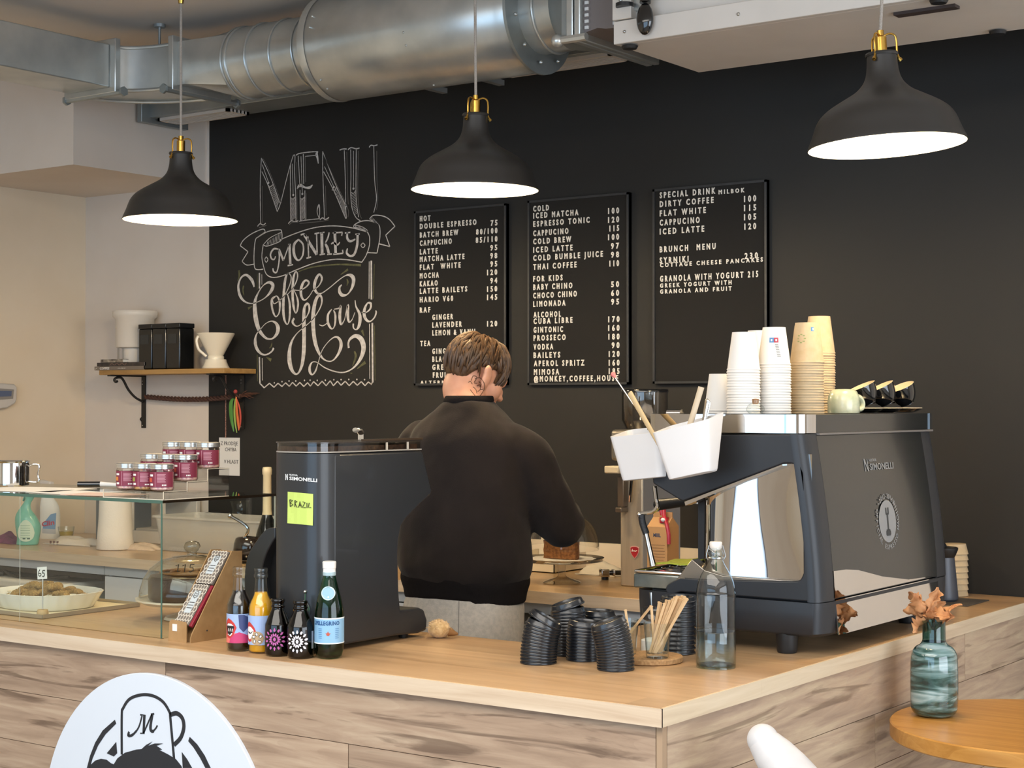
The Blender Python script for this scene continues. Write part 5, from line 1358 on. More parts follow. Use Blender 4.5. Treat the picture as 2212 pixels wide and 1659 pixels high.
# drip tray
a, b = m2(1343, 1238), m2(1470, 1262)
MB().box(-2.15, -1.985, MY0 + .012, MY1 - .05, 1.128, 1.163).build('drip_tray', pm('tray_steel', '#A9B0AE', .22, 1.0, var='#8F9896', vscale=(30, 30, 30)), t, bevel=.003)
mb = MB()
for k in range(20): mb.box(-2.14, -1.995, MY0 + .03 + .04 * k, MY0 + .05 + .04 * k, 1.163, 1.166)
mb.tube([(-2.147, MY0 + .018, 1.168), (-2.147, MY1 - .06, 1.168)], .004, 8).tube([(-2.147, MY0 + .018, 1.168), (-1.99, MY0 + .018, 1.168)], .004, 8)
mb.build('tray_grid', CHROME, t)
for y_ in (3.68, 4.06):
    MB().lathe([(.0, .0), (.034, .0), (.036, .03), (.04, .035), (.04, .07), (.0, .07)], (-2.055, y_, 1.33), 32).build('group_head', CHROME, t)
    MB().tube([(-2.09, y_, 1.335), (-2.20, y_ + .02, 1.32)], [.012, .015], 12).build('portafilter_handle', BLACK_PL, t)
# top: chrome strip, dark rail, cup tray
MB().prism([(-2.10, MY0 + .012), (-1.715, MY0 + .012), (-1.697, MY0 + .022), (-1.689, MY0 + .045), (-1.687, MY0 + .075), (-1.715, MY0 + .075), (-1.715, MY0 + .035), (-2.10, MY0 + .035)], 'z', 1.5135, 1.557).build('chrome_strip', MIR, t, angle=50)
MB().box(-1.713, -1.6865, MY0 + .075, MY1 - .02, 1.5135, 1.5565).build('back_rail', DKM, t)
MB().box(-1.6865, -1.6835, MY1 - .03, MY1 - .016, 1.5135, 1.557).build('rail_end', CHROME, t)
MB().box(-1.70, -1.678, MY0 + .075, MY1 - .02, 1.5085, 1.5132).build('grey_edge', pm('grey_edge_strip', '#6B6764', .4), t)
MB().box(-2.10, -1.714, MY0 + .036, MY1 - .02, 1.512, 1.5555).build('cup_tray', STEEL, t)
# back panel (steel with the black wall's reflection put into its colour), mirror skirt
def bp(y, z):
    return Vector((xback(z) + .0002, y, z))
rows_b = []
for k in range(13):
    z = 1.128 + (1.508 - 1.128) * k / 12
    rows_b.append([tuple(bp(y_, z)) for y_ in (3.560, 3.77, 3.98, 4.196)])
MB().loft(rows_b, cap=False, closed=False).build('back_panel', DKM, t, angle=80)
P_ = [(3.562, 1.130), (4.19, 1.130), (4.00, 1.136), (3.84, 1.157), (3.70, 1.184), (3.63, 1.191), (3.562, 1.193)]
MB().add([tuple(bp(y_, z_) + Vector((.0012, 0, 0))) for y_, z_ in P_], [tuple(range(7))]).build('reflection_crescent', MIR, t, smooth=False)  # edge of the pale reflection put in as a crescent-shaped mirror piece
MB().obox((-1.6345, 3.877, 1.0855), (.0015, 0, 0), (0, .315, 0), (.004, 0, -.040)).build('mirror_skirt', MIR, t, smooth=False)
# prints on the back panel
BN = Vector((1, 0, 0))
q = onx(1872, 1013, xback(1.39))
mb = MB()
mb.text('SIMONELLI', bp(q.y + .028, q.z - .004) + Vector((.001, 0, 0)), (0, 1, 0), Vector((-.08, 0, 1)).normalized(), .017, w=.145, ext=.0004, off=.01)
mb.text('NUOVA', bp(q.y + .028, q.z + .017) + Vector((.001, 0, 0)), (0, 1, 0), Vector((-.08, 0, 1)).normalized(), .007, w=.045, ext=.0004, off=.01)
for dy, zz in ((0, 0), (.018, .0)):
    pa, pb = bp(q.y + dy, q.z - .006), bp(q.y + dy, q.z + .024)
    mb.obox((pa + pb) / 2 + Vector((.001, 0, 0)), (.0003, 0, 0), (0, .0016, 0), (pb - pa) / 2)
pa, pb = bp(q.y, q.z + .024), bp(q.y + .018, q.z - .006)
mb.obox((pa + pb) / 2 + Vector((.001, 0, 0)), (.0003, 0, 0), (0, .0016, .0007), (pb - pa) / 2)
mb.build('maker_logo', GREYP, t, smooth=False)
c = onx(1920.5, 1126, xback(1.24)); c = bp(c.y, c.z)
UPV = Vector((-.085, 0, 1)).normalized(); RY = Vector((0, 1, 0))
def disc(mb, rr, dx, mi=0, r0=0):
    n = 48
    o_ = c + BN * dx
    vs = [o_ + RY * (rr * math.cos(2 * PI * k / n)) + UPV * (rr * math.sin(2 * PI * k / n)) for k in range(n)]
    mb.add(vs, [tuple(range(n))], mi)
mb = MB(); disc(mb, .0525, .0012)
E1 = mb.build('emblem', GREYP, t, smooth=False)
mb = MB()
def ringtext(txt, r_, a0, step, h, flip=False):
    for i, ch in enumerate(txt):
        if ch == ' ': continue
        a = a0 + step * i
        rad = RY * math.cos(a) + UPV * math.sin(a); tan = RY * -math.sin(a) + UPV * math.cos(a)
        A_, B_ = (-tan, rad) if not flip else (tan, -rad)
        mb.text(ch, c + BN * .0012 + rad * (r_ + (h / 2 if flip else -h / 2)), A_, B_, h, ext=.0003, off=.012, align='C', xs=1.0)
ringtext('2012-2014', .064, PI / 2 + .60, -.150, .0125)
ringtext('OFFICIAL ESPRESSO MACHINE', .064, PI - .42, .181, .0125, True)
for a in (PI / 2 + .78, PI / 2 - .78):
    disc_c = c + BN * .0013 + RY * .064 * math.cos(a) + UPV * .064 * math.sin(a)
    mb.add([disc_c + RY * .0026 * math.cos(2 * PI * k / 10) + UPV * .0026 * math.sin(2 * PI * k / 10) for k in range(10)], [tuple(range(10))])
mb.build('emblem_lettering', GREYP, t, smooth=False)
mb = MB()
def bar_(u0, u1, v0, v1): mb.obox(c + BN * .0018 + RY * (u0 + u1) / 2 + UPV * (v0 + v1) / 2, BN * .0003, RY * (u1 - u0) / 2, UPV * (v1 - v0) / 2)
bar_(-.004, .004, -.022, .018); bar_(-.011, .011, -.036, -.020); bar_(-.010, -.003, .018, .034); bar_(.003, .010, .018, .034); bar_(-.008, .008, .016, .021); bar_(-.014, -.009, -.034, -.024); bar_(.009, .014, -.034, -.024)
mb.build('emblem_figure', pm('dark_emblem_print', '#35383A', .5), E1, smooth=False)
# steam wand, knob
WY = MY0 + .045
wp = [ony(*p, WY) for p in ((1414, 1050), (1417, 1075), (1420, 1095), (1408, 1106), (1388, 1109), (1382, 1112))]
MB().tube(smooth_path([tuple(p) for p in wp], 5), .0055, 10).ball(wp[-1], .0075, 12, 8).build('wand_arm', CHROME, t)
wq = [ony(*p, WY) for p in ((1386, 1112), (1388, 1130), (1396, 1153))]
MB().tube(smooth_path([tuple(p) for p in wq], 4), [.0085] * 9, 12).build('wand_grip', pm('black_rubber_grip', '#17181B', .5, bump=.5, vscale=(300, 300, 300)), t)
wr = [ony(*p, WY) for p in ((1396, 1153), (1407, 1205), (1411, 1223))]
MB().tube([tuple(p) for p in wr], [.0062, .0068, .0085], 12).build('wand_tube', CHROME, t)
kq = ony(1458, 908, 3.62)
MB().tube([(kq.x - .02, kq.y, 1.557), (kq.x + .02, kq.y, 1.557)], .011, 16).build('steam_knob', CHROME, t)
# yellow-green cloth on the drip tray
pts = [[(-2.125 + .15 * i / 8, MY0 + .055 + .12 * j / 6 - .02 * (i / 8), 1.1815 + .014 * (i / 8) + .006 * math.sin(i * .9 + j * .5) * (i / 8) + .003 * math.cos(j * 1.1) + (.003 if j else 0)) for i in range(9)] for j in range(7)]
th = [[(x_, y_, z_ - .0035) for x_, y_, z_ in r_] for r_ in pts]
mb = MB().loft([r_ + q_[::-1] for r_, q_ in zip(pts, th)])
tag(mb.build('cleaning_cloth', pm('yellow_green_cloth', '#AEB13A', .9, var='#A2A634', vscale=(90, 90, 90), bump=.3)), 'yellow-green cleaning cloth lying on the machine\'s drip tray', 'cloth')
# ------------------------------------------------------------------ paper cups stacked on the machine
TZ = 1.5572
WCUP = pm('white_cup_paper', '#E7E2DA', .7); BCUP = pm('brown_cup_paper', '#C6B08E', .75, var='#BFA782', vscale=(50, 50, 50))
def cup_mesh(name, mat, h=.092, rb=.0275, rt=.0395):
    # mouth down: rolled rim at the bottom, base on top
    pr = [(rt - .0012, .0), (rt + .0008, .0006), (rt + .0014, .0022), (rt + .0006, .0040), (rt - .0004, .0042)] + [(rt + (rb - rt) * k / 4, .0042 + (h - .0042) * k / 4) for k in range(1, 5)]
    pr += [(rb - .0012, h), (rb - .0016, h - .006), (.0, h - .006)]
    ins = [(rt - .0016, .0)]
    return MB().lathe(pr, seg=40).build(name, mat, local=True, angle=50)
PITCH = .0066
proto_cups = {}
def stack(kind, px_, ytop, X, where, group, n=None):
    mat, cname = (WCUP, 'white') if kind == 'w' else (BCUP, 'brown')
    Y = onx(px_, 880, X).y
    zt = ony(px_, ytop, Y).z
    h = .092 if kind == 'w' else .100
    n = n or max(1, int(round((zt - h - TZ) / PITCH)) + 1)
    for i in range(n):
        if kind not in proto_cups:
            proto_cups[kind] = o = cup_mesh('paper_cup', mat, h, .0275 if kind == 'w' else .029, .0395 if kind == 'w' else .0415)
        else: o = dup(proto_cups[kind])
        top = i == n - 1
        lab = ('topmost %s paper cup of %s' if top else '%s paper cup nested in %s') % (cname, where)
        tag(o, lab, 'paper cup', group)
        o.location = (X + .0006 * math.sin(i * 1.7), Y + .0006 * math.cos(i * 2.3), TZ + PITCH * i)
        o.rotation_euler = (0, 0, i * .7)
        last = o
    return last, (X, Y, TZ + PITCH * (n - 1))
stack('w', 1606, 715, -1.88, 'the leftmost tall white stack', 'cups of the leftmost tall white stack')
stack('w', 1640, 717, -1.945, 'the hidden white stack behind the leftmost tall one', 'cups of the hidden white stack')
cupB, pB = stack('w', 1673, 706, -1.835, 'the white stack with the blue and red logo', 'cups of the logo-marked white stack')
cupC, pC = stack('b', 1743, 698, -1.80, 'the front brown stack', 'cups of the front brown stack')
stack('b', 1770, 685, -1.915, 'the rear brown stack', 'cups of the rear brown stack')
stack('w', 1556, 823, -1.97, 'the low white pile at the tray\'s left end', 'cups of the low white pile', n=2)
# the marks printed on the two front top cups
def coneprint(cup, r0, r1, h, items, mats, name):
    mb = MB()
    for a, z0, z1, wd, mi in items:
        rr = lambda z: r0 + (r1 - r0) * z / h + .0004 + .0002 * mi
        n = 4
        mb.loft([[(rr(z) * math.cos(a + wd * (k / n - .5)), rr(z) * math.sin(a + wd * (k / n - .5)), z) for k in range(n + 1)] for z in (z0, z1)], cap=False, closed=False, mi=mi)
    rz = cup.rotation_euler.z
    for i, v in enumerate(mb.v):
        p = Matrix.Rotation(-rz, 3, 'Z') @ Vector(v); mb.v[i] = tuple(p)
    return mb.build(name, mats, cup, local=True, smooth=False)
cupB.data = cupB.data.copy(); cupC.data = cupC.data.copy()
PB_, PR_, PG_ = pm('cup_blue_print', '#4E86B5', .6), pm('cup_red_print', '#B23A4C', .6), pm('cup_grey_print', '#8F8F8C', .6)
fc = -1.12
coneprint(cupB, .0395, .0275, .092, [(fc - .17, .054, .066, .34, 0), (fc + .17, .054, .066, .34, 1)] + [(fc + .20 + .02 * k, .048 - .004 * k, .050 - .004 * k, .24, 2) for k in range(8)] + [(fc - .17, .0575, .0625, .12, 3), (fc + .17, .0575, .0625, .12, 3)], [PB_, PR_, PG_, WCUP], 'cup_logo')
ring = [(-1.55 + .28 * math.cos(q), .060 + .010 * math.sin(q)) for q in [2 * PI * k / 8 for k in range(8)]]
coneprint(cupC, .0415, .029, .100, [(fc + .42, .078, .088, .24, 0), (fc + .47, .080, .086, .1, 2)] + [(a, z - .0015, z + .0015, .16, 1) for a, z in ring], [PB_, pm('cup_green_print', '#8E9A62', .6), PAPER], 'cup_logo')
# corked glass bottle
Y = onx(1632, 893, -1.785).y + .02
Y = 3.50
cxq = ony(1632, 885, Y).x
t = thing('corked_bottle', 'small round clear bottle with cork on the machine\'s front edge', 'bottle', (cxq, Y, TZ))
MB().lathe([(.0, .0005), (.014, .001), (.0215, .008), (.022, .014), (.016, .023), (.008, .027), (.008, .033)], (cxq, Y, TZ), 28).build('bottle_glass', CLEAR, t, angle=60)
MB().lathe([(.0, .024), (.0072, .024), (.008, .036), (.0, .037)], (cxq, Y, TZ), 18).build('cork', pm('cork', '#9A7350', .8, bump=.4, vscale=(300, 300, 300)), t)
# pale green mug, upside down
mx_, my_ = -1.795, onx(1826, 880, -1.795).y - .01
MUG = pm('celadon_glaze', '#A9B59A', .25, var='#C9CDB4', vscale=(30, 30, 30), vdetail=6, coat=.4)
t = thing('green_mug', 'pale green marbled mug turned upside down beside the brown cups', 'mug', (mx_, my_, TZ))
MB().lathe([(.036, .0), (.040, .001), (.041, .006), (.041, .030), (.039, .045), (.034, .056), (.026, .062), (.0, .063)], (mx_, my_, TZ), 40).build('mug_body', MUG, t, angle=60)
hd = Vector((.45, .89, 0))
MB().tube(smooth_path([tuple(Vector((mx_, my_, TZ + z)) + hd * r_) for r_, z in ((.038, .045), (.052, .040), (.060, .026), (.056, .012), (.039, .008))], 4), .007, 10, flat=1.5).build('handle', MUG, t)
# espresso cups tipped on saucers
def espresso(label, x, y, tilt, az, hang):
    s_ = thing('saucer', 'black saucer under ' + label[1], 'saucer', (x, y, TZ), 0, 'black saucers on the machine')
    MB().lathe([(.0, .001), (.022, .001), (.04, .007), (.047, .0125), (.0465, .014), (.04, .010), (.02, .005), (.0, .005)], seg=40).build('saucer_body', BLACK_GL, s_, local=True, angle=60)
    MB().lathe([(.0465, .0125), (.0475, .013), (.0470, .0145), (.0455, .0142)], seg=40).build('saucer_rim', pm('cream_rim', '#D9C6A8', .3), s_, local=True, angle=60)
    c_ = thing('espresso_cup', label[0], 'cup', (x, y, TZ + .0165), 0, 'black espresso cups on the machine')
    pr = [(.0, .0), (.018, .0), (.020, .003), (.027, .012), (.034, .028), (.0375, .046), (.038, .052)]
    Mx = Matrix.Translation((0, 0, .019)) @ Matrix.Rotation(az, 4, 'Z') @ Matrix.Rotation(tilt, 4, 'Y') @ Matrix.Translation((0, 0, -.022))
    def put(mb):
        mb.v = [tuple(Mx @ Vector(p)) for p in mb.v]
        return mb
    o1, o2 = MB().lathe(smooth_path(pr, 3), seg=40), MB().lathe([(.038, .052), (.0365, .0525), (.0355, .046), (.032, .028), (.024, .012), (.0, .006)], seg=40)
    put(o1); put(o2)
    zm = min(p[2] for p in o1.v)
    hm = MB().tube(smooth_path([(-.034, hang, .040), (-.048, hang, .043), (-.056, hang, .034), (-.050, hang, .020), (-.029, hang, .016)], 4), .0042, 10)
    Mh = Matrix.Rotation(2.2, 4, 'Z'); hm.v = [tuple(Mh @ Vector(p)) for p in hm.v]; put(hm)
    for m_ in (o1, o2, hm): m_.v = [(p[0], p[1], p[2] - zm) for p in m_.v]
    o1.build('cup_body', BLACK_GL, c_, local=True, angle=60)
    o2.build('cup_lining', pm('cream_glaze', '#E6D3AE', .3), c_, local=True, angle=60)
    hm.build('handle', BLACK_GL, c_, local=True, angle=60)
for lab, x, px_, az, tl in ((('black espresso cup tipped on its saucer next to the green mug', 'the black cup next to the green mug'), -1.80, 1870, -2.4, .42), (('middle one of the three black espresso cups on the machine', 'the middle black espresso cup'), -1.79, 1911, -2.4, .46), (('black espresso cup nearest the machine\'s far end', 'the black cup nearest the machine\'s far end'), -1.772, 1954, -2.2, .44)):
    espresso(lab, x, onx(px_, 880, x).y, tl, az, 0)
# ================================================================== WHITE TOOL CUPS hung on the machine
TC = pm('pale_plastic_holder', '#DCDBDB', .55)
def holder(label, Y, quad, dy0, dy1):
    TL, TR, BR, BL = [Vector((ony(*p, Y).x, 0, ony(*p, Y).z)) for p in quad]
    t = thing('tool_holder', label, 'tool holder', ((BL.x + BR.x) / 2, Y + dy1 / 2, BL.z), 0, 'white tool holders on the machine')
    def ring(f, d):
        l, r_ = BL.lerp(TL, f), BR.lerp(TR, f)
        yb = Y + dy0 + (dy1 - dy0) * f
        pts = []
        ax_ = (r_ - l); W_ = ax_.length; ax_.normalize()
        rad = .016
        for cu, cv, a0 in ((W_ - rad, yb - rad, 0), (rad, yb - rad, PI / 2), (rad, Y + rad, PI), (W_ - rad, Y + rad, 3 * PI / 2)):
            for k in range(6):
                a = a0 + PI / 2 * k / 5
                u, v = cu + (rad - d) * math.cos(a), cv + (rad - d) * math.sin(a)
                p = l + ax_ * u
                pts.append((p.x, v, p.z + (.018 * f * (v - Y) / (dy1 if dy1 else 1))))
        return pts
    MB().loft([ring(.0, .006), ring(.015, .001), ring(.06, 0), ring(.5, 0), ring(1, 0), ring(1, .0022), ring(.5, .0022), ring(.05, .0022), ring(.04, .006)]).build('holder', TC, t, angle=50)
    return t
holder('white tapered tool holder hanging lower left, half behind the other one', 3.465, ((1313, 945), (1420, 934), (1428, 1031), (1340, 1040)), .06, .10)
holder('white tapered tool holder in front of the machine\'s black arm', 3.352, ((1405, 937), (1527, 906), (1530, 1019), (1440, 1038)), .055, .092)
WB = pm('pale_wood_handle', '#D3B98C', .6)
def stick(name, label, cat, a, b, r, mat, extra=None, flat=1.0, mid=None):
    t = thing(name, label, cat, tuple(a))
    pts = [a, b] if mid is None else [a, mid, b]
    MB().tube(pts, r, 12, flat=flat).build('handle', mat, t)
    return t
A_, B_ = ony(1432, 975, 3.405), ony(1361, 850, 3.47)
stick('spatula', 'pale wooden spatula handle leaning left out of the front tool holder', 'spatula', A_, B_, [.0062, .0085], WB, flat=.6)
A_, B_ = ony(1478, 960, 3.40), ony(1515, 836, 3.42)
stick('brush', 'beige handle leaning right out of the front tool holder', 'brush', A_, B_, [.007, .0078], pm('beige_handle', '#CDBBA0', .6), flat=.7)
A_, B_ = ony(1512, 960, 3.41), ony(1528, 872, 3.43)
t = stick('spoon', 'silver spoon handle in the front tool holder beside the paper cups', 'spoon', A_, B_, [.004, .008], CHROME, flat=.4)
MB().ball(B_, (.008, .003, .012), 14, 10).build('handle_tip', CHROME, t)
A_, M_, B_ = ony(1418, 962, 3.50), ony(1390, 905, 3.50), ony(1324, 808, 3.52)
t = thing('bar_spoon', 'long twisted bar spoon with pink tip leaning left in the rear tool holder', 'spoon', tuple(A_))
n = 40; tw = []
for k in range(n + 1):
    p = A_.lerp(M_, k / n); tw.append(tuple(p + _R * (.002 * math.cos(k * .9)) + Vector((0, 0, .002 * math.sin(k * .9)))))
MB().tube(tw, .0022, 6).tube([M_, B_], .0018, 8).build('shaft', CHROME, t)
MB().tube([B_.lerp(M_, .09), B_.lerp(M_, .02), B_, B_ + (B_ - M_) * .03], [.002, .0065, .0075, .003], 12).build('tip', pm('pink_silicone', '#D9807A', .6), t)
# ================================================================== RIGHT END: tumbler, mat, cup sleeve stack
t = thing('black_tumbler', 'dark grey tapered tumbler with black lid behind the machine, near the wall', 'tumbler', (-1.815, 4.70, 1.003))
MB().lathe([(.0, .0), (.034, .0), (.040, .006), (.0405, .014), (.030, .128), (.0, .128)], (-1.815, 4.70, 1.003), 40).build('tumbler_body', pm('slate_metal', '#4A4D55', .4, .2), t)
MB().lathe([(.0, .128), (.030, .128), (.034, .136), (.040, .150), (.0405, .156), (.036, .158), (.034, .150), (.0, .150)], (-1.815, 4.70, 1.003), 40).build('lid', BLACK_PL, t)
MB().ball((-1.83, 4.69, 1.160), (.026, .026, .022), 16, 10).build('lid_knob', BLACK_PL, t)
tag(MB().box(-1.93, -1.715, 4.62, 4.80, 1.0004, 1.0028).build('bar_mat', pm('dark_rubber_mat', '#4B4642', .7), bevel=.001), 'thin dark mat under the tumbler behind the machine', 'mat')
cp = None
for i in range(8):
    if cp is None:
        cp = MB().lathe([(.0385, .0), (.040, .001), (.040, .003), (.0395, .004), (.033, .030), (.033, .0315), (.0, .0315)], seg=32).build('cup_lid_sleeve', BCUP, local=True); o = cp
    else: o = dup(cp)
    tag(o, 'brown paper cup in the stack behind the dark tumbler' if i < 7 else 'top brown paper cup of the stack behind the dark tumbler', 'paper cup', 'brown cups behind the tumbler')
    o.name = 'paper_cup'
    o.location = (-1.845, 4.865, 1.0006 + .018 * i)
# ================================================================== SWING-TOP WATER BOTTLE
x, y = -1.773, 3.235
t = thing('swing_top_bottle', 'large clear swing-top bottle half full of water in front of the coffee machine', 'bottle', (x, y, 1.0005))
wall = [(.0, .004), (.036, .001), (.042, .003), (.044, .010), (.044, .150), (.0435, .165), (.040, .185), (.033, .203), (.024, .219), (.0175, .231), (.0145, .240), (.0145, .246), (.0165, .247), (.0165, .253), (.0145, .254), (.0140, .262), (.0138, .263)]
MB().lathe(smooth_path(wall[2:12], 3)[0:] + wall[12:], seg=64).lathe(wall[:3], seg=64).build('bottle_glass', glass('bottle_clear_glass', '#FBFEFD', 1.3, edge='#A9BDB9'), t, local=True, angle=60)
WATER = glass('water', '#E2EEF2', 1.8, edge='#8FA9B2')
MB().lathe([(.0, .005), (.038, .005), (.042, .011), (.042, .078), (.0415, .0795), (.0, .0795)], seg=64).build('water', WATER, t, local=True, angle=50)
MB().lathe([(.0, .0015), (.036, .0012), (.041, .003), (.0425, .006), (.038, .0065), (.0, .005)], seg=64).build('glass_base', glass('green_glass_base', '#DDEBE2', 1.4, edge='#7C9F8B'), t, local=True, angle=50)
MB().lathe([(.0, .258), (.010, .258), (.0135, .263), (.0140, .274), (.0125, .2765), (.0, .277)], seg=32).build('stopper', pm('porcelain_stopper', '#DDD9D2', .35), t, local=True)
mb = MB()
for s_ in (-1, 1):
    d_ = Vector((_R.x, _R.y, 0)) * s_
    P = [d_ * .0150 + Vector((0, 0, .268)), d_ * .0165 + Vector((0, 0, .262)), d_ * .021 + Vector((0, 0, .246)), d_ * .0195 + Vector((0, 0, .240)), d_ * .017 + Vector((0, 0, .236))]
    mb.tube(smooth_path([tuple(p) for p in P], 4), .0013, 8)
mb.lathe([(.0158, .2385), (.0170, .2395), (.0170, .2415), (.0158, .2425)], seg=36)
mb.tube(smooth_path([tuple(Vector((_R.x, _R.y, 0)) * -.0165 + Vector((0, 0, .262))), tuple(Vector((.5, -.75, 0)) * .018 + Vector((0, 0, .25))), tuple(Vector((_R.x, _R.y, 0)) * .0165 + Vector((0, 0, .240)))], 6), .0012, 8)
mb.build('wire_bail', STEEL, t, local=True)
# ================================================================== CORK BOARD, STIR STICKS, SUGAR JAR
bx, by = -1.935, 3.222
CORKB = pm('cork_board', '#B08A5E', .85, var='#97744C', vscale=(160, 160, 160), bump=.5)
tag(MB().lathe([(.0, .0), (.072, .0), (.075, .002), (.075, .011), (.073, .013), (.0, .013)], (bx, by, 1.0004), 56).build('cork_board', CORKB), 'round cork board under the stir-stick glasses', 'board')
BZ = 1.0139
def tumbler(label, x, y, r=.031, h=.078):
    t = thing('glass_tumbler', label, 'glass', (x, y, BZ), 0, 'glass tumblers on the cork board')
    def fac(a, z): return 1 - .028 * abs(math.sin(4 * a)) * (1 if z < .048 else 0)
    MB().lathe([(.0, .0005), (r * .80, .0005), (r * .84, .003), (r * .90, .035), (r * .935, .050), (r, h), (r - .0016, h + .0005), (r * .89, .05), (r * .84, .02), (r * .78, .010), (.0, .010)], seg=64, flute=fac).build('tumbler_glass', glass('tumbler_glass', '#FCFEFD', 1.5, edge='#B7C2BE'), t, local=True, angle=50)
    return t
g1 = (-1.902, 3.200); g2 = (-1.990, 3.205)
tumbler('faceted glass tumbler full of wooden stir sticks', *g1)
tumbler('faceted glass tumbler holding a few loose stir sticks, left of the full one', *g2)
SW = pm('birch_stick', '#D4B48A', .7, var='#C9A678', vscale=(60, 60, 60))
sp = None
def stir(p0, p1, lab, grp):
    global sp
    p0, p1 = Vector(p0), Vector(p1)
    if sp is None:
        L_ = .14; n = 10
        pl = [(-.0028, 0), (.0028, 0)] + [(.0028, L_ - .003)] + [(.0042 * math.cos(PI * k / n), L_ - .003 + .0042 * math.sin(PI * k / n)) for k in range(1, n)] + [(-.0028, L_ - .003)]
        sp = MB().prism(pl, 'y', -.0008, .0008).build('stir_stick', SW, local=True, smooth=False); o = sp
    else: o = dup(sp)
    tag(o, lab, 'stir stick', grp)
    zd = (p1 - p0); ln = zd.length; zd.normalize()
    fwd = Vector((_F.x, _F.y, 0)); yv = (fwd - zd * fwd.dot(zd)).normalized(); xv = yv.cross(zd)
    M_ = Matrix((xv, yv, zd)).transposed().to_4x4()
    o.matrix_basis = Matrix.Translation(p0) @ M_ @ Matrix.Diagonal((1, 1, ln / .14, 1))
rs = random.Random(11)
tops = [(1424, 1300), (1428, 1302), (1440, 1296), (1447, 1297), (1453, 1294), (1458, 1290), (1463, 1288), (1468, 1289), (1474, 1287), (1480, 1289), (1485, 1293), (1471, 1294), (1461, 1297), (1436, 1303), (1450, 1300), (1478, 1296)]
for i, (px_, py_) in enumerate(tops):
    yy = g1[1] + rs.uniform(-.013, .013)
    T_ = ony(px_, py_, yy + .004)
    f = (px_ - 1455) / 32
    B_ = Vector((g1[0] - .006 + f * .010 + rs.uniform(-.003, .003), yy, BZ + .0115))
    stir(B_, T_, 'pale wooden stir stick standing in the full faceted glass', 'stir sticks in the full glass')
for (px_, py_), (bx_, by_), lab in (((1351, 1317), (.014, .004), 'wooden stir stick leaning left in the emptier glass'), ((1407, 1309), (-.018, -.004), 'wooden stir stick leaning right out of the emptier glass')):
    stir((g2[0] + bx_, g2[1] + by_, BZ + .0115), ony(px_, py_, g2[1] + .004), lab, None)
T_ = ony(1407, 1309, g1[1] - .006)
stir((g1[0] - .002, g1[1] - .008, BZ + .0115), T_ , 'wooden stir stick leaning left out of the full glass, crossing another', None)
t = thing('sugar_jar', 'clear jar with a little sugar and a spoon behind the stir-stick glasses', 'jar', (-1.99, 3.335, 1.0005))
MB().lathe([(.0, .001), (.030, .001), (.033, .005), (.033, .078), (.029, .088), (.027, .092), (.029, .094), (.029, .104), (.027, .105)], (-1.99, 3.335, 1.0005), 44).build('jar_glass', CLEAR, t, angle=60)
MB().lathe([(.0, .003), (.029, .003), (.0312, .006), (.0312, .030), (.02, .034), (.0, .036)], (-1.99, 3.335, 1.0005), 36).build('sugar', pm('white_sugar', '#EDE9E4', .8, bump=.4, vscale=(400, 400, 400)), t)
a_, b_ = Vector((-1.992, 3.335, 1.03)), ony(1405, 1280, 3.335)
tt = thing('teaspoon', 'teaspoon handle standing up in the sugar jar', 'spoon', tuple(a_))
MB().tube([a_, a_.lerp(b_, .8), b_], [.0016, .0022, .0038], 10, flat=.5).build('handle', STEEL, tt)
# ================================================================== STACKS OF BLACK CUP LIDS
LIDB = pm('black_lid_plastic', '#191B1F', .3, coat=.25)
def lid_mesh(r=.041):
    pr = [(r, .0), (r + .0006, .0016), (r, .0034), (r - .0014, .0040), (r - .0022, .0062), (r - .0038, .0132), (r - .0052, .0140), (r - .0072, .0136), (r - .0085, .0098), (r * .45, .0094), (.0, .0094)]
    mb = MB().lathe(pr, seg=48)
    mb.lathe([(r - .0008, .0002), (r - .0022, .0030), (r - .0050, .0125), (r - .0090, .0080), (.0, .0082)], seg=48)
    for k in range(5): mb.box(-.012 + .005 * k, -.0095 + .005 * k, -.002, .002, .0093, .0102)
    mb.box(.018, .026, -.005, .005, .0093, .0104)
    return mb
lidp = lid_mesh().build('cup_lid', LIDB, local=True, angle=45)
first_lid = [True]
def lidstack(px_, py_, n, lean, top, where, pitch=.0067, start=0.0, tiltdir=None, jitter=0):
    base = onz(px_, py_, 1.0) if not isinstance(px_, Vector) else px_
    p = base + Vector((0, 0, .0005)); ang = start
    axis = Vector((_F.x, _F.y, 0)).normalized()      # rotating about this tips the lid right or left in the picture
    for i in range(n):
        f = i / max(n - 1, 1)
        ang = start + (lean - start) * f
        if i == n - 1: ang = top
        rot = Matrix.Rotation(ang, 4, axis)
        if tiltdir: rot = rot @ Matrix.Rotation(tiltdir * f, 4, Vector((_R.x, _R.y, 0)))
        up = rot @ Vector((0, 0, 1))
        if i == 0: p = p + Vector((0, 0, .041 * abs(math.sin(ang))))
        if first_lid[0]: o = lidp; first_lid[0] = False
        else: o = dup(lidp)
        o.matrix_basis = Matrix.Translation(p) @ rot @ Matrix.Rotation(i * .9 + px_ if not isinstance(px_, Vector) else i, 4, 'Z')
        tag(o, ('topmost black cup lid of ' if i == n - 1 else 'black cup lid in ') + where, 'cup lid', 'lids of ' + where)
        step = pitch if i < n - 2 else pitch + .041 * abs(math.sin(top - ang if i == n - 1 else top - ang)) * .55
        p = p + up * step
lidstack(1163, 1432, 14, .30, .52, 'the left front stack, leaning right')
lidstack(1229, 1414, 15, -.05, -.30, 'the rear left stack with its raised tilted lid', pitch=.0074)
lidstack(1262, 1425, 12, .06, .10, 'the short middle stack')
lidstack(1330, 1446, 15, -.33, -.33, 'the right front stack, leaning left')
lidstack(1292, 1405, 13, .02, .03, 'the rear right stack with its flat top lid')
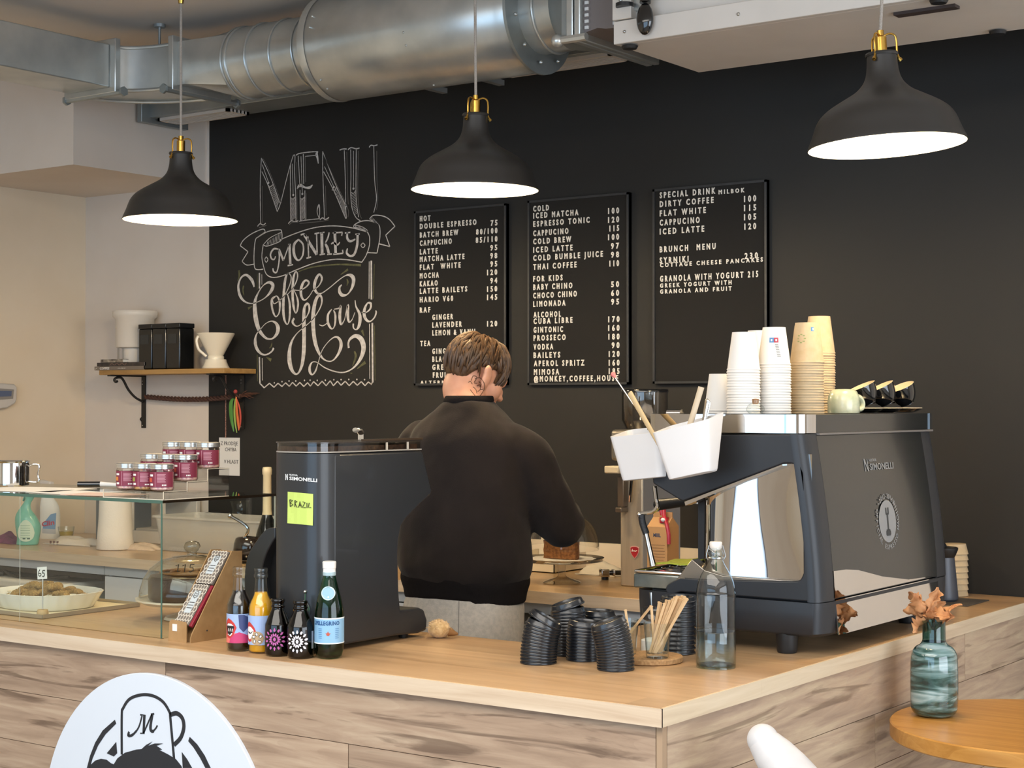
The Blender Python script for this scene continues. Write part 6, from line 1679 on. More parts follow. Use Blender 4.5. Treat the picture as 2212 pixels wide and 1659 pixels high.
lidstack(Vector((-1.945, 3.365, 1.0)), 0, 12, 0, 0, 'the stack half hidden behind the swing-top bottle', pitch=.0108)
# ================================================================== ROUND TABLE, VASE, DRIED LEAVES, CHAIR
tcx, tcy, TR_, TZ2 = -1.255, 3.848, .342, .835
t = thing('round_table', 'round honey-oak cafe table beside the counter, bottom right', 'table', (tcx, tcy, 0))
MB().lathe([(.0, TZ2), (TR_ - .003, TZ2), (TR_, TZ2 - .003), (TR_, TZ2 - .034), (TR_ - .003, TZ2 - .037), (.0, TZ2 - .037)], (tcx, tcy, 0), 96).build('tabletop', wood('honey_oak', '#A9742F', '#BD8740', '#CB9850', 'x', fine=36, lo=2.0, rough=0.35, bump=.04, rings=.12, coat=.2), t, angle=40)
MB().lathe([(.03, TZ2 - .037), (.03, .03), (.19, .02), (.2, .0)], (tcx, tcy, 0), 32).build('pedestal', BLACK_MAT, t)
vx, vy = -1.499, 3.815
t = thing('glass_vase', 'teal glass vase with white swirls on the round table', 'vase', (vx, vy, TZ2 + .0005))
VG, nt, N, L, b = _nt('swirled_teal_glass')
mp = _map(N, L, (4, 4, 26), (.35, .15, 0))
nz = N.new('ShaderNodeTexNoise'); nz.inputs['Scale'].default_value = 1.0; nz.inputs['Detail'].default_value = 5; nz.inputs['Distortion'].default_value = 2.6
L.new(mp.outputs[0], nz.inputs['Vector'])
cr = N.new('ShaderNodeValToRGB'); e = cr.color_ramp.elements
e[0].position, e[0].color = .34, (*lin('#1F332F'), 1)
e[1].position, e[1].color = .70, (*lin('#B4CBCD'), 1)
k_ = e.new(.45); k_.color = (*lin('#3B5A55'), 1)
k_ = e.new(.55); k_.color = (*lin('#6F908F'), 1)
L.new(nz.outputs[0], cr.inputs[0]); L.new(cr.outputs[0], b.inputs['Base Color'])
b.inputs['Roughness'].default_value = .08; b.inputs['Coat Weight'].default_value = .8; b.inputs['Transmission Weight'].default_value = .12
MB().lathe(smooth_path([(.0, .001), (.036, .001), (.046, .004), (.0535, .014), (.0555, .03), (.0560, .09), (.0550, .130), (.0525, .150), (.044, .163), (.033, .170), (.0285, .177)], 3), seg=64).build('vase_body', VG, t, local=True, angle=80)
MB().lathe([(.0290, .174), (.0272, .182), (.0268, .218), (.0272, .226), (.0258, .2265), (.0250, .21), (.0258, .180)], seg=48).build('vase_neck', glass('teal_neck_glass', '#B4CFCD', 1.4, edge='#6F9C9C'), t, local=True, angle=60)
# dried oak sprig standing in the vase
sp_t = thing('dried_oak_sprig', 'sprig of curled dry brown oak leaves standing in the teal vase', 'dried leaves', (vx, vy, TZ2 + .17))
DL = pm('dry_oak_leaf', '#A86F45', .7, var='#C79262', vscale=(35, 35, 35), vdetail=5)
_Nd, _Ld, _bd = DL.node_tree.nodes, DL.node_tree.links, DL.node_tree.nodes['Principled BSDF']
MB().tube([(vx, vy, TZ2 + .05), (vx + .004, vy, TZ2 + .16), (vx + .002, vy - .004, TZ2 + .232)], .0022, 8).tube([(vx + .003, vy, TZ2 + .2), (vx + .03, vy + .02, TZ2 + .245)], .0016, 6).tube([(vx + .003, vy, TZ2 + .2), (vx - .03, vy - .01, TZ2 + .25)], .0016, 6).build('stem', pm('brown_stem', '#5B3E2A', .8), sp_t)
def leaf(base, tip, width, curl, roll, seed):
    """lobed oak leaf from base to tip, curled along and across."""
    rl = random.Random(seed)
    base, tip = Vector(base), Vector(tip)
    d = tip - base; ln = d.length; d.normalize()
    side = d.cross(Vector((0, 0, 1)))
    if side.length < .2: side = _R.copy()
    side.normalize(); side = Matrix.Rotation(roll, 3, d) @ side
    nrm = side.cross(d)
    rows_l = []; n = 22; m_ = 8
    for i in range(n + 1):
        f = i / n
        env = (math.sin(PI * min(1, f * .93 + .05)) ** .75) * (.55 + .65 * f)
        lob = 1 - .42 * (0.5 + .5 * math.cos(2 * PI * f * 4.2 + .6)) ** 1.6
        wv = width * env * lob
        c_ = base + d * ln * f + nrm * (curl * ln * (f * f) + .004 * math.sin(f * 9 + seed))
        row = []
        for j in range(m_ + 1):
            g = (j / m_ - .5) * 2
            row.append(c_ + side * (wv * g) + nrm * (abs(g) ** 1.6 * wv * (.45 + .35 * math.sin(seed * 1.3 + f * 4)) + .0016 * math.sin(12 * f + 5 * g + seed)) - d * (wv * .25 * abs(g)))
        rows_l.append(row)
    thv = nrm * .0006
    mb = MB().loft([r_ + [p - thv for p in reversed(r_)] for r_ in rows_l])
    return mb.build('leaf', DL, sp_t, angle=80)
def vp(px_, py_, dY=0): return ony(px_, py_, vy + dY)
LV = [((1995, 1345), (1972, 1272, -.02), .034, -.18, .6), ((2000, 1345), (2035, 1275, .0), .032, .2, -.4), ((1998, 1330), (1950, 1326, -.02), .030, .25, .9), ((2000, 1335), (1967, 1366, -.045), .030, -.15, 1.5), ((2005, 1335), (2018, 1342, -.05), .028, .35, .2), ((2010, 1335), (2064, 1290, .02), .028, -.35, .3), ((2012, 1330), (2068, 1335, -.01), .028, .2, 1.3), ((2005, 1325), (2010, 1268, .02), .034, .3, 2.2), ((2000, 1325), (1985, 1290, -.05), .032, .3, 1.0), ((2010, 1328), (2040, 1318, -.045), .028, -.3, .6), ((2002, 1330), (2030, 1296, .05), .030, .2, 1.9)]
for i, (a, bb, wd, cu, ro) in enumerate(LV):
    leaf(vp(a[0], a[1]), vp(bb[0], bb[1], bb[2]), wd * .72, cu, ro, i + 1)
# chair: pale curved back rail, bottom edge of the picture
WC = pm('pale_chair_shell', '#BDBBBB', .65, var='#CBC9C9', vscale=(14, 14, 14))
def cq(px_, py_, d_): return _C + ray(px_, py_) * d_
c0 = cq(1663, 1616, 3.17); 
t = thing('cafe_chair', 'pale chair with thick rounded back rail at the bottom edge by the counter', 'chair', (-1.15, 2.78, 0))
path = [cq(1648, 1598, 3.17), cq(1656, 1610, 3.165), cq(1680, 1640, 3.15), cq(1715, 1678, 3.12), cq(1765, 1720, 3.08)]
path = [tuple(p) for p in path] + [(-1.28, 2.90, .835), (-1.08, 2.98, .82), (-.93, 2.88, .82), (-.88, 2.74, .82), (-.92, 2.60, .82)]
sp_ = smooth_path(path, 5); n = len(sp_)
RR = [(0, .030), (.12, .040), (.25, .044), (.4, .043), (.6, .042), (.9, .038), (1.0, .02)]
def rad_at(f):
    for (f0, r0), (f1, r1) in zip(RR, RR[1:]):
        if f <= f1: return r0 + (r1 - r0) * (f - f0) / (f1 - f0)
    return RR[-1][1]
lens = [0]
for p, q in zip(sp_, sp_[1:]): lens.append(lens[-1] + (Vector(q) - Vector(p)).length)
MB().tube(sp_, [rad_at(min(1, l_ / .45) if l_ < .45 else 1) if False else rad_at(min(.9, l_ / .30)) for l_ in lens[:-3]] + [.03, .024, .012], 28).ball(Vector(sp_[0]), .0305, 28, 18).build('back_rail', WC, t, angle=180)
MB().lathe([(.0, .47), (.19, .47), (.205, .455), (.20, .44), (.0, .435)], (-1.12, 2.72, 0), 40).build('seat', WC, t)
for a in (.6, 2.2, 3.8, 5.3):
    MB().tube([(-1.12 + .15 * math.cos(a), 2.72 + .15 * math.sin(a), .44), (-1.12 + .21 * math.cos(a), 2.72 + .21 * math.sin(a), .002)], [.016, .011], 12).build('leg', pm('beech_leg', '#B98F5E', .5), t)
for p_ in ((-1.25, 2.88), (-.97, 2.86)): MB().tube([(p_[0], p_[1], .45), (p_[0] + .01, p_[1] + .02, .80)], .011, 10).build('back_post', WC, t)
# ================================================================== ROUND SIGN on the counter front
scx, scz, sr, sy = -3.040, .531, .400, CY + .0155
t = thing('round_sign', 'round pale blue-white sign with black cup emblem on the counter front', 'sign', (scx, sy, scz - sr))
SGN = pm('sign_white', '#D6DEE8', .5)
def ring2(r, y_, n=96): return [(scx + r * math.cos(2 * PI * k / n), y_, scz + r * math.sin(2 * PI * k / n)) for k in range(n)]
MB().loft([ring2(sr, sy), ring2(sr, sy - .008), ring2(sr - .002, sy - .010)]).build('disc', SGN, t, angle=30)
mb = MB()
def sg(px_, py_): q = ony(px_, py_, sy - .0105); return (q.x, q.z)
def sstroke(pts, wpx, smooth=True):
    k = .00108
    P = [sg(*p) for p in pts]
    P = smooth_path(P, 6) if smooth and len(P) > 2 else P
    W = [w_ * k for w_ in wpx] if isinstance(wpx, list) else [wpx * k] * len(P)
    if len(W) != len(P): W = [W[min(int(i * len(W) / len(P)), len(W) - 1)] for i in range(len(P))]
    mb.ribbon(P, W, Vector((0, sy - .0101, 0)), AX, AZ, NW, .0008)
def spoly(pts, smooth=False):
    P = [sg(*p) for p in pts]
    if smooth: P = smooth_path(P, 5, True)
    mb.prism(P, 'y', sy - .0112, sy - .0101)
sstroke([(263, 1630), (263, 1545), (266, 1530), (280, 1510), (305, 1501), (330, 1503), (352, 1516), (366, 1538), (368, 1552), (376, 1640)], 7)
sstroke([(368, 1544), (382, 1541), (394, 1552), (397, 1572), (390, 1594), (376, 1609)], 10)
spoly([(188, 1659), (195, 1632), (206, 1604), (222, 1578), (248, 1555), (251, 1563), (228, 1586), (212, 1610), (200, 1638), (194, 1659)])
spoly([(410, 1592), (426, 1608), (442, 1632), (455, 1659), (444, 1659), (432, 1636), (418, 1614), (407, 1601)])
spoly([(251, 1603), (253, 1627), (246, 1634), (231, 1627)]); spoly([(393, 1625), (404, 1640), (415, 1659), (395, 1659)])
spoly([(190, 1665), (196, 1652), (206, 1643), (218, 1639), (230, 1641), (240, 1649), (246, 1651), (254, 1638), (270, 1626), (295, 1619), (306, 1618), (316, 1609), (329, 1602), (320, 1611), (334, 1606), (352, 1606), (338, 1611), (350, 1619), (344, 1620), (362, 1629), (380, 1640), (392, 1655), (398, 1680), (400, 1760), (370, 1800), (300, 1810), (230, 1790), (195, 1740)])
# M in script
sstroke([(279, 1581), (277, 1588), (283, 1589), (291, 1583), (300, 1570), (307, 1546)], [6, 7, 6, 5, 4, 4])
sstroke([(303, 1544), (312, 1545), (310, 1584), (303, 1584)], [4, 8, 7, 3], False)
sstroke([(310, 1584), (328, 1543)], 4, False); sstroke([(326, 1543), (333, 1542)], 4, False)
sstroke([(329, 1544), (325, 1572), (329, 1580), (336, 1574), (340, 1567)], [7, 8, 7, 4, 4])
mb.build('emblem', pm('sign_black', '#23262C', .5), t, smooth=False)
# ================================================================== WALL SHELF at the left
_xr = ony(553, 796, YW - .001).x
SY = _xr / ray(484, 796).x * ray(484, 796).y
sa, sb = ony(214, 797, SY), Vector((_xr, SY, 1.73))
sz = 1.728
t = thing('wall_shelf', 'short oak wall shelf on black scroll brackets across the black paint edge', 'shelf', ((sa.x + sb.x) / 2, YW - .1, sz - .02))
MB().box(sa.x, sb.x, SY, YW - .001, sz - .020, sz).build('board', wood('shelf_oak', '#8E6A3C', '#A8824C', '#B8935C', 'x', fine=30, lo=2, rough=.5, bump=.05), t, bevel=.001)
IRON = pm('black_iron', '#1B1A1A', .5)
for bx_ in (ony(312, 860, YW).x, ony(525, 860, YW).x):
    br = MB().box(bx_ - .012, bx_ + .012, YW - .007, YW - .001, sz - .25, sz - .0205).box(bx_ - .010, bx_ + .010, YW - .20, YW - .001, sz - .0265, sz - .0205).build('bracket', IRON, t)
    P = smooth_path([(bx_, YW - .008, sz - .135), (bx_, YW - .05, sz - .118), (bx_, YW - .09, sz - .085), (bx_, YW - .118, sz - .045), (bx_, YW - .135, sz - .031), (bx_, YW - .16, sz - .033), (bx_, YW - .170, sz - .042), (bx_, YW - .163, sz - .050), (bx_, YW - .153, sz - .047)], 5)
    MB().tube(P, .0055, 8).build('scroll', IRON, br)
    mb = MB()
    for z in (sz - .045, sz - .058, sz - .24): mb.ball((bx_ - .004, YW - .0075, z), .003, 8, 6)
    mb.build('screw', STEEL, br)
    MB().tube([(bx_ - .012, YW - .006, sz - .205), (bx_ - .020, YW - .006, sz - .212), (bx_ - .012, YW - .006, sz - .220)], .003, 6).build('hook', IRON, br)
def sx(px_, Y): return ony(px_, 790, Y).x
# books
zt = sz + .0005
for lab, px0, px1, h, a, col, title in (('thick grey-brown book with white COFFEE lettering at the bottom of the pile on the shelf', 206, 312, .0165, 0, '#7A6E62', 'COFFEE'), ('black patterned book in the middle of the pile on the shelf', 211, 314, .0155, -.02, '#2A2624', None), ('thin pale notebook on top of the pile on the shelf', 219, 266, .0135, .06, '#B7AB98', None)):
    x0, x1 = sx(px0, SY + .01), sx(px1, SY + .01)
    t = thing('book', lab, 'book', ((x0 + x1) / 2, SY + .08, zt), a * .3, 'books piled on the shelf')
    L_ = (x1 - x0) / 2
    MB().box(-L_, L_, -.074, .06, .0, .0015).box(-L_, L_, -.074, .06, h - .0015, h).box(-L_, L_, -.075, -.0735, 0, h).build('cover', pm('cover_' + str(px0), col, .6, var='#4A403A' if not title else None, vscale=(40, 40, 40)), t, local=True, bevel=.0006)
    MB().box(-L_ + .003, L_ - .003, -.073, .057, .0016, h - .0016).build('pages', PAPER, t, local=True)
    if title:
        mb = MB().text(title, (-L_ + .035, -.0752, .0035), AX, AZ, .0095, w=.062, ext=.0003, off=.03).text('JAMES HOFFMANN'[:0] or 'GUIDE', (-L_ + .15, -.0752, .0055), AX, AZ, .004, w=.05, ext=.0003)
        mb.obox((-L_ + .012, -.0752, .008), (.005, 0, .003), (0, .0002, 0), (0, 0, .001))
        mb.build('spine_lettering', pm('spine_white', '#E2DED6', .5), t, local=True, smooth=False)
    elif px0 == 211:
        mb = MB()
        for k in range(7): mb.obox((-L_ + .09 + .016 * k, -.0752, .008), (.006, 0, .004 * (-1) ** k), (0, .0002, 0), (0, 0, .0012))
        mb.build('spine_pattern', pm('spine_rust', '#8A6A5C', .6), t, local=True, smooth=False)
    zt += h + .0006
# tall white brewer
bxw, byw = sx(293, 4.86), 4.855
t = thing('white_brewer', 'tall white drip brewer with flared rim behind the black tins on the shelf', 'coffee brewer', (bxw, byw, sz))
h_ = ony(293, 672, byw).z - sz
MB().lathe([(.0, .0005), (.050, .0005), (.052, .004), (.052, .095), (.078, .098), (.082, .105), (.083, h_ - .035), (.096, h_ - .024), (.097, h_ - .004), (.094, h_), (.088, h_ - .006), (.078, h_ - .03), (.076, .11), (.0, .108)], (bxw, byw, sz), 48).build('body', pm('warm_white_enamel', '#DAD2C6', .4), t, angle=50)
MB().obox((bxw - .040, byw - .056, sz + .05), (.011, -.008, 0), (.002, .002, 0), (0, 0, .045)).build('gauge_slot', pm('grey_slot', '#7D756B', .5), t)
# black tins
x_ = sx(308, 4.80); wt = (sx(398, 4.80) - sx(308, 4.80)) / 3
ht = ony(350, 699, 4.78).z - sz
for i, w_ in enumerate(('left', 'middle', 'right')):
    x0 = x_ + (wt) * i + .0015; x1 = x_ + wt * (i + 1) - .0015
    t = thing('black_tin', '%s one of the three tall black tins on the wall shelf' % w_, 'tin', ((x0 + x1) / 2, 4.83, sz + .0005), 0, 'black tins on the shelf')
    MB().box(x0, x1, 4.775, 4.775 + wt * .98, sz + .0006, sz + ht - .02).build('tin_body', pm('black_tin_lacquer', '#0F1011', .18, coat=.3), t, bevel=.006, seg=3)
    MB().box(x0 - .001, x1 + .001, 4.774, 4.776 + wt * .98, sz + ht - .02, sz + ht).build('tin_lid', pm('black_tin_lid', '#17181A', .3), t, bevel=.003)
    MB().box(x0 + .012, x1 - .018, 4.7742, 4.775, sz + ht - .085, sz + ht - .045).build('tape_label', pm('clear_tape', '#2B2E30', .15), t)
# ceramic dripper
dxp, dyp = sx(466, 4.83), 4.83
t = thing('ceramic_dripper', 'white ceramic cone coffee dripper at the right end of the shelf', 'coffee dripper', (dxp, dyp, sz))
hd_ = ony(466, 720, dyp).z - sz; rt_ = .81 * (sx(501, dyp) - sx(430, dyp)) / 2
MB().lathe([(.0, .0005), (rt_ * .72, .0005), (rt_ * .74, .004), (rt_ * .66, .014), (rt_ * .58, .030), (rt_ * .56, .038), (rt_ * .44, .040), (rt_ * .44, .050), (rt_ * .40, .054), (rt_ * .98, hd_ - .006), (rt_, hd_ - .002), (rt_ * .985, hd_), (rt_ * .94, hd_ - .004), (rt_ * .36, .06), (.0, .058)], (dxp, dyp, sz), 56).build('dripper_body', pm('ivory_ceramic', '#E3DAC6', .25, coat=.4), t, angle=40)
hv = Vector((-.55, -.83, 0))
MB().tube(smooth_path([tuple(Vector((dxp, dyp, sz + z)) + hv * r) for r, z in ((rt_ * .92, hd_ - .012), (rt_ * 1.02, hd_ - .03), (rt_ * .92, hd_ - .065), (rt_ * .66, hd_ - .085), (rt_ * .5, hd_ - .095))], 5), .006, 10).build('handle', pm('ivory_ceramic_handle', '#DDD3BE', .25, coat=.4), t)
# braided garland, beaded string, feather charm
ga = ony(314, 857, YW - .03); gb = ony(520, 856, YW - .03)
t = thing('braided_cord', 'dark brown braided vine hanging between the shelf brackets', 'garland', (ga.x, YW - .03, ga.z))
mb = MB(); n = 90
for s_ in range(3):
    P = []
    for k in range(n + 1):
        f = k / n; c_ = ga.lerp(gb, f)
        a = f * 2 * PI * 9 + s_ * 2 * PI / 3
        P.append((c_.x, c_.y + .006 * math.cos(a), c_.z - .012 * math.sin(PI * f) + .0065 * math.sin(a * 1.0)))
    mb.tube(P, .0055, 6)
mb.build('braid', pm('brown_vine', '#4A2F25', .8), t)
mb = MB(); rg = random.Random(3)
for k in range(14):
    e_ = Vector((gb.x + rg.uniform(.03, .10), gb.y + rg.uniform(-.02, .02), gb.z + rg.uniform(-.012, .025)))
    mb.tube([gb + Vector((-.01, 0, rg.uniform(-.006, .006))), gb.lerp(e_, .6) + Vector((0, 0, .004)), e_], [.002, .0014, .0008], 5)
mb.build('frayed_end', pm('brown_vine_fray', '#5C3A2C', .8), t)
ka, kb = ony(471, 812, YW - .06), ony(471, 945, YW - .012)
t = thing('beaded_string', 'thin reddish beaded string hanging from the shelf to the handwritten sheet', 'string', (ka.x, YW - .03, kb.z))
MB().tube([(ka.x, YW - .015, sz - .021), (ka.x, YW - .015, kb.z)], .0026, 8).build('string', pm('beaded_cord', '#B08A78', .7, var='#6A3B34', vscale=(300, 300, 700), contrast=(.48, .52)), t)
MB().tube([(ka.x - .006, YW - .015, sz - .0205), (ka.x, YW - .015, sz - .034), (ka.x + .006, YW - .015, sz - .0205)], .0018, 6).build('eyelet', STEEL, t)
fa = ony(508, 848, YW - .04)
t = thing('feather_charm', 'green and orange leaf-shaped charm hanging from the braided vine', 'ornament', (fa.x, fa.y, fa.z - .16))
MB().ball((fa.x + .002, fa.y, fa.z + .004), (.009, .008, .009), 14, 10).build('knot', pm('red_knot', '#A8433F', .7), t)
MB().tube(smooth_path([(sx(485, YW - .02), YW - .02, sz - .022), (sx(492, YW - .02), YW - .025, sz - .075), (fa.x, fa.y, fa.z)], 6), .0008, 5).build('thread', BLACK_PL, t)
def blade(pts, col, dy, w_, nm):
    P = smooth_path([(*[ony(p[0], p[1], YW - .04 + dy).x, YW - .04 + dy, ony(p[0], p[1], YW - .04 + dy).z],) for p in pts], 5)
    n = len(P)
    rings = []
    for k, p in enumerate(P):
        f = k / (n - 1); ww = w_ * (math.sin(PI * min(.97, f * .9 + .08)) ** .7)
        rings.append([(p[0] - ww, p[1], p[2]), (p[0], p[1] - .003, p[2]), (p[0] + ww, p[1], p[2]), (p[0], p[1] + .001, p[2])])
    MB().loft(rings).build(nm, col, t)
blade([(507, 857), (499, 870), (500, 905), (505, 932)], pm('leaf_green', '#4F8A3C', .6), -.004, .011, 'green_blade')
blade([(509, 857), (506, 885), (508, 915), (512, 935)], pm('leaf_yellow_green', '#86A045', .6), -.007, .006, 'lime_blade')
blade([(510, 857), (511, 885), (514, 912), (516, 930)], pm('leaf_orange', '#C8672E', .6), -.006, .008, 'orange_blade')
blade([(511, 860), (518, 885), (519, 912), (516, 930)], pm('leaf_red', '#B8402C', .6), -.002, .006, 'red_blade')
# grey wall device at the left edge
t = thing('wall_terminal', 'pale grey wall device with dark window at the left picture edge', 'wall device', (XL + .02, 4.50, 1.56))
da, db = onx(28, 828, XL + .002), onx(0, 880, XL + .002)
y1_ = da.y
MB().prism([(y1_ - .20, 1.55), (y1_ - .05, 1.565), (y1_ - .008, 1.585), (y1_, 1.60), (y1_ + .002, 1.655), (y1_ - .012, 1.668), (y1_ - .20, 1.678)], 'x', XL + .0005, XL + .03).build('casing', pm('pale_grey_casing', '#C3BEB8', .5), t, bevel=.006, seg=3)
MB().prism([(y1_ - .19, 1.595), (y1_ - .022, 1.605), (y1_ - .018, 1.645), (y1_ - .19, 1.655)], 'x', XL + .03, XL + .032).build('grey_face', pm('mid_grey_face', '#8A8580', .5), t)
MB().prism([(y1_ - .19, 1.610), (y1_ - .032, 1.616), (y1_ - .030, 1.638), (y1_ - .19, 1.640)], 'x', XL + .032, XL + .0335).build('display', pm('blue_grey_display', '#59647E', .2), t)
# ================================================================== ON THE REAR COUNTER, left part (seen through the case)
BZ2 = 1.0005
def at(px_, py_): q = onz(px_, py_, 1.0); return q.x, q.y
bx1, by1 = at(60, 1177); 
t = thing('spray_bottle', 'turquoise cleaning spray bottle with oval pale label on the rear counter', 'spray bottle', (bx1, by1, BZ2))
TQ = pm('turquoise_plastic', '#6FB5A2', .35, coat=.2)
fv = Vector((-_F.x, -_F.y, 0)).normalized(); rv = Vector((_R.x, _R.y, 0))
def flask(secs, ey, name, mat, t, bx_, by_):
    rings = []
    for cx_, w_, z in secs:
        rings.append([tuple(Vector((bx_, by_, BZ2 + z)) + rv * (cx_ + w_ * math.cos(a)) + fv * (w_ * ey * math.sin(a))) for a in [2 * PI * k / 36 for k in range(36)]])
    return MB().loft([r for r in rings]).build(name, mat, t, angle=60)
sec = smooth_path([(-.002, .040, .0), (-.002, .045, .004), (.002, .046, .03), (.001, .052, .075), (-.008, .044, .115), (-.012, .026, .145), (-.004, .016, .170), (.006, .017, .19), (.008, .022, .205)], 3)
flask(sec, .6, 'bottle_body', TQ, t, bx1, by1)
MB().obox((bx1 + .012, by1, BZ2 + .222), (.030, 0, .004), (0, .012, 0), (-.002, 0, .016)).tube([(bx1 - .012, by1, BZ2 + .21), (bx1 - .03, by1, BZ2 + .18)], [.006, .004], 8).build('trigger', pm('teal_trigger', '#5FA597', .4), t, bevel=.004)
lc = Vector((bx1, by1, BZ2 + .060)) + fv * .0322
LBm = MB()
def curved(mb, c_, pts, R0, mi=0):
    """flat outline bent round a bottle front: u along the picture, v up; cut into strips."""
    us = [p[0] for p in pts]; u0, u1 = min(us), max(us); n = max(2, int((u1 - u0) / .004) + 1); e = (u1 - u0) * 1e-4
    def cuts(u): return sorted(c + (d - c) * (u - a) / (b_ - a) for (a, c), (b_, d) in zip(pts, pts[1:] + pts[:1]) if (a <= u < b_) or (b_ <= u < a))
    P = lambda u, v: c_ + rv * u - fv * (R0 - math.sqrt(max(R0 * R0 - u * u, 0))) + Vector((0, 0, v))
    for i in range(n):
        ua, ub = u0 + (u1 - u0) * i / n, u0 + (u1 - u0) * (i + 1) / n
        A_, B_ = cuts(ua + e), cuts(ub - e)
        if len(A_) != len(B_): A_ = B_ = cuts((ua + ub) / 2)
        for k in range(0, len(A_) - 1, 2): mb.add([P(ua, A_[k]), P(ub, B_[k]), P(ub, B_[k + 1]), P(ua, A_[k + 1])], [(0, 1, 2, 3)], mi)
ring = [(.034 * math.cos(q) * (1 - .25 * math.sin(q)), .045 * math.sin(q)) for q in [2 * PI * k / 30 for k in range(30)]]
curved(LBm, lc, ring, .075)
for k in range(6): curved(LBm, lc + fv * .0006, [(-.022, .022 - .010 * k), (.018, .022 - .010 * k), (.018, .020 - .010 * k), (-.022, .020 - .010 * k)], .075, 1)
for k in range(2): curved(LBm, lc + fv * .0006, [(-.012 + .018 * k, -.030), (.0 + .018 * k, -.030), (.0 + .018 * k, -.035), (-.012 + .018 * k, -.035)], .075, 2)
LBm.build('label', [pm('pale_green_label', '#CBDCC6', .5), pm('label_green_lines', '#86A98F', .5), pm('label_dark_line', '#3F5C52', .5)], t, smooth=False)
bx2, by2 = at(107, 1163)
t = thing('cleaner_bottle', 'white window-cleaner bottle with blue label behind the turquoise sprayer', 'bottle', (bx2, by2, BZ2))
flask(smooth_path([(.0, .040, .0), (.0, .044, .004), (.002, .044, .09), (.0, .042, .13), (-.004, .036, .155), (-.010, .026, .175), (-.012, .020, .195), (-.012, .018, .215)], 3), .6, 'bottle_body', WHITE_PL, t, bx2, by2)
MB().obox((bx2 - .02, by2, BZ2 + .232), (.035, 0, -.004), (0, .012, 0), (.002, 0, .017)).build('trigger', pm('white_trigger', '#D9D5D0', .4), t, bevel=.005)
lc = Vector((bx2, by2, BZ2 + .066)) + fv * .0272
LBm = MB()
curved(LBm, lc, [(-.026, -.040), (.032, -.044), (.034, .045), (.012, .040), (-.020, .0)], .07, 0)
curved(LBm, lc + fv * .0005, [(-.026, -.042), (.032, -.046), (.032, -.025), (-.026, -.022)], .07, 1)
vs, fs, W_, H_ = text2d('Clin', .03, 1.0)
LBm.add([lc + fv * .001 + rv * (-.027 + .054 * u / W_) - fv * (.07 - math.sqrt(max(.07 ** 2 - (-.027 + .054 * u / W_) ** 2, 0))) + Vector((0, 0, -.014 + .030 * v + .010 * u / W_)) for u, v in vs], fs, 2)
LBm.build('label', [pm('clin_blue', '#6F9CCB', .5), pm('clin_silver', '#B9BFC8', .5), pm('clin_red', '#B92D4B', .5)], t, smooth=False)
bx3, by3 = at(143, 1166)
t = thing('glass_bowl', 'small glass cup with yellow liquid beside the white cleaner bottle', 'cup', (bx3, by3, BZ2))
MB().lathe([(.0, .001), (.024, .001), (.028, .005), (.035, .055), (.034, .056), (.026, .008), (.0, .006)], (bx3, by3, BZ2), 36).build('cup_glass', CLEAR, t, angle=60)
MB().lathe([(.0, .0065), (.025, .0085), (.0305, .036), (.0, .036)], (bx3, by3, BZ2), 32).build('lemon_tea', pm('yellow_drink', '#B79A34', .2), t, angle=60)
def rag(name, label, cat, x, y, w_, d_, h, mat, seed, a=0.0):
    rg = random.Random(seed); n, m_ = 18, 12; top = []
    for j in range(m_ + 1):
        row = []
        for i in range(n + 1):
            u, v = i / n * 2 - 1, j / m_ * 2 - 1
            r_ = min(1, (abs(u) ** 3 + abs(v) ** 3) ** (1 / 3))
            zz = h * (1 - r_ ** 3) * (.55 + .45 * noise.noise(Vector((u * 1.7 + seed, v * 1.7, seed * 2.1)))) + .003 + .004 * abs(noise.noise(Vector((u * 4, v * 4, seed))))
            p = Vector((u * w_ * (1 + .1 * math.sin(v * 5 + seed)), v * d_ * (1 + .1 * math.cos(u * 4 + seed)), 0)); p = Matrix.Rotation(a, 3, 'Z') @ p
            row.append((x + p.x, y + p.y, BZ2 + max(zz, .003)))
        top.append(row)
    mb = MB().loft([r_ + [(q[0], q[1], BZ2 + .0002) for q in reversed(r_)] for r_ in top])
    o = mb.build(name, mat, angle=80)
    return tag(o, label, cat)
q = at(25, 1174); rag('purple_cloth', 'crumpled purple cloth on the rear counter left of the sprayer', 'cloth', q[0] - .03, q[1] + .02, .085, .05, .055, pm('purple_cotton', '#7A3B62', .9, var='#63304F', vscale=(40, 40, 40), bump=.3), 3)
STR = pm('striped_towel', '#DCCFBE', .9, bump=.3, vscale=(200, 200, 200))
q = at(165, 1176); rag('kitchen_towel', 'cream kitchen towel with dark stripes left of the paper roll', 'towel', q[0], q[1], .125, .06, .05, STR, 7, .1)
mb = MB()
for k in range(3): mb.obox((q[0] - .085 + .022 * k, q[1] - .064, BZ2 + .008), (.004, 0, 0), (0, .002, 0), (0, 0, .007))
tw_ = bpy.data.objects['kitchen_towel']; mb.build('stripe', pm('dark_stripe', '#6B4A45', .9), tw_)
q = at(300, 1185); rag('folded_towel', 'folded beige towel right of the paper roll on the rear counter', 'towel', q[0], q[1] - .02, .12, .05, .035, pm('beige_towel', '#D6BFA6', .9, var='#C9AE93', vscale=(50, 50, 50), bump=.3), 12, .15)
bx4, by4 = at(230, 1188); by4 += .045
t = thing('paper_roll', 'large white paper towel roll standing on the rear counter', 'paper roll', (bx4, by4, BZ2))
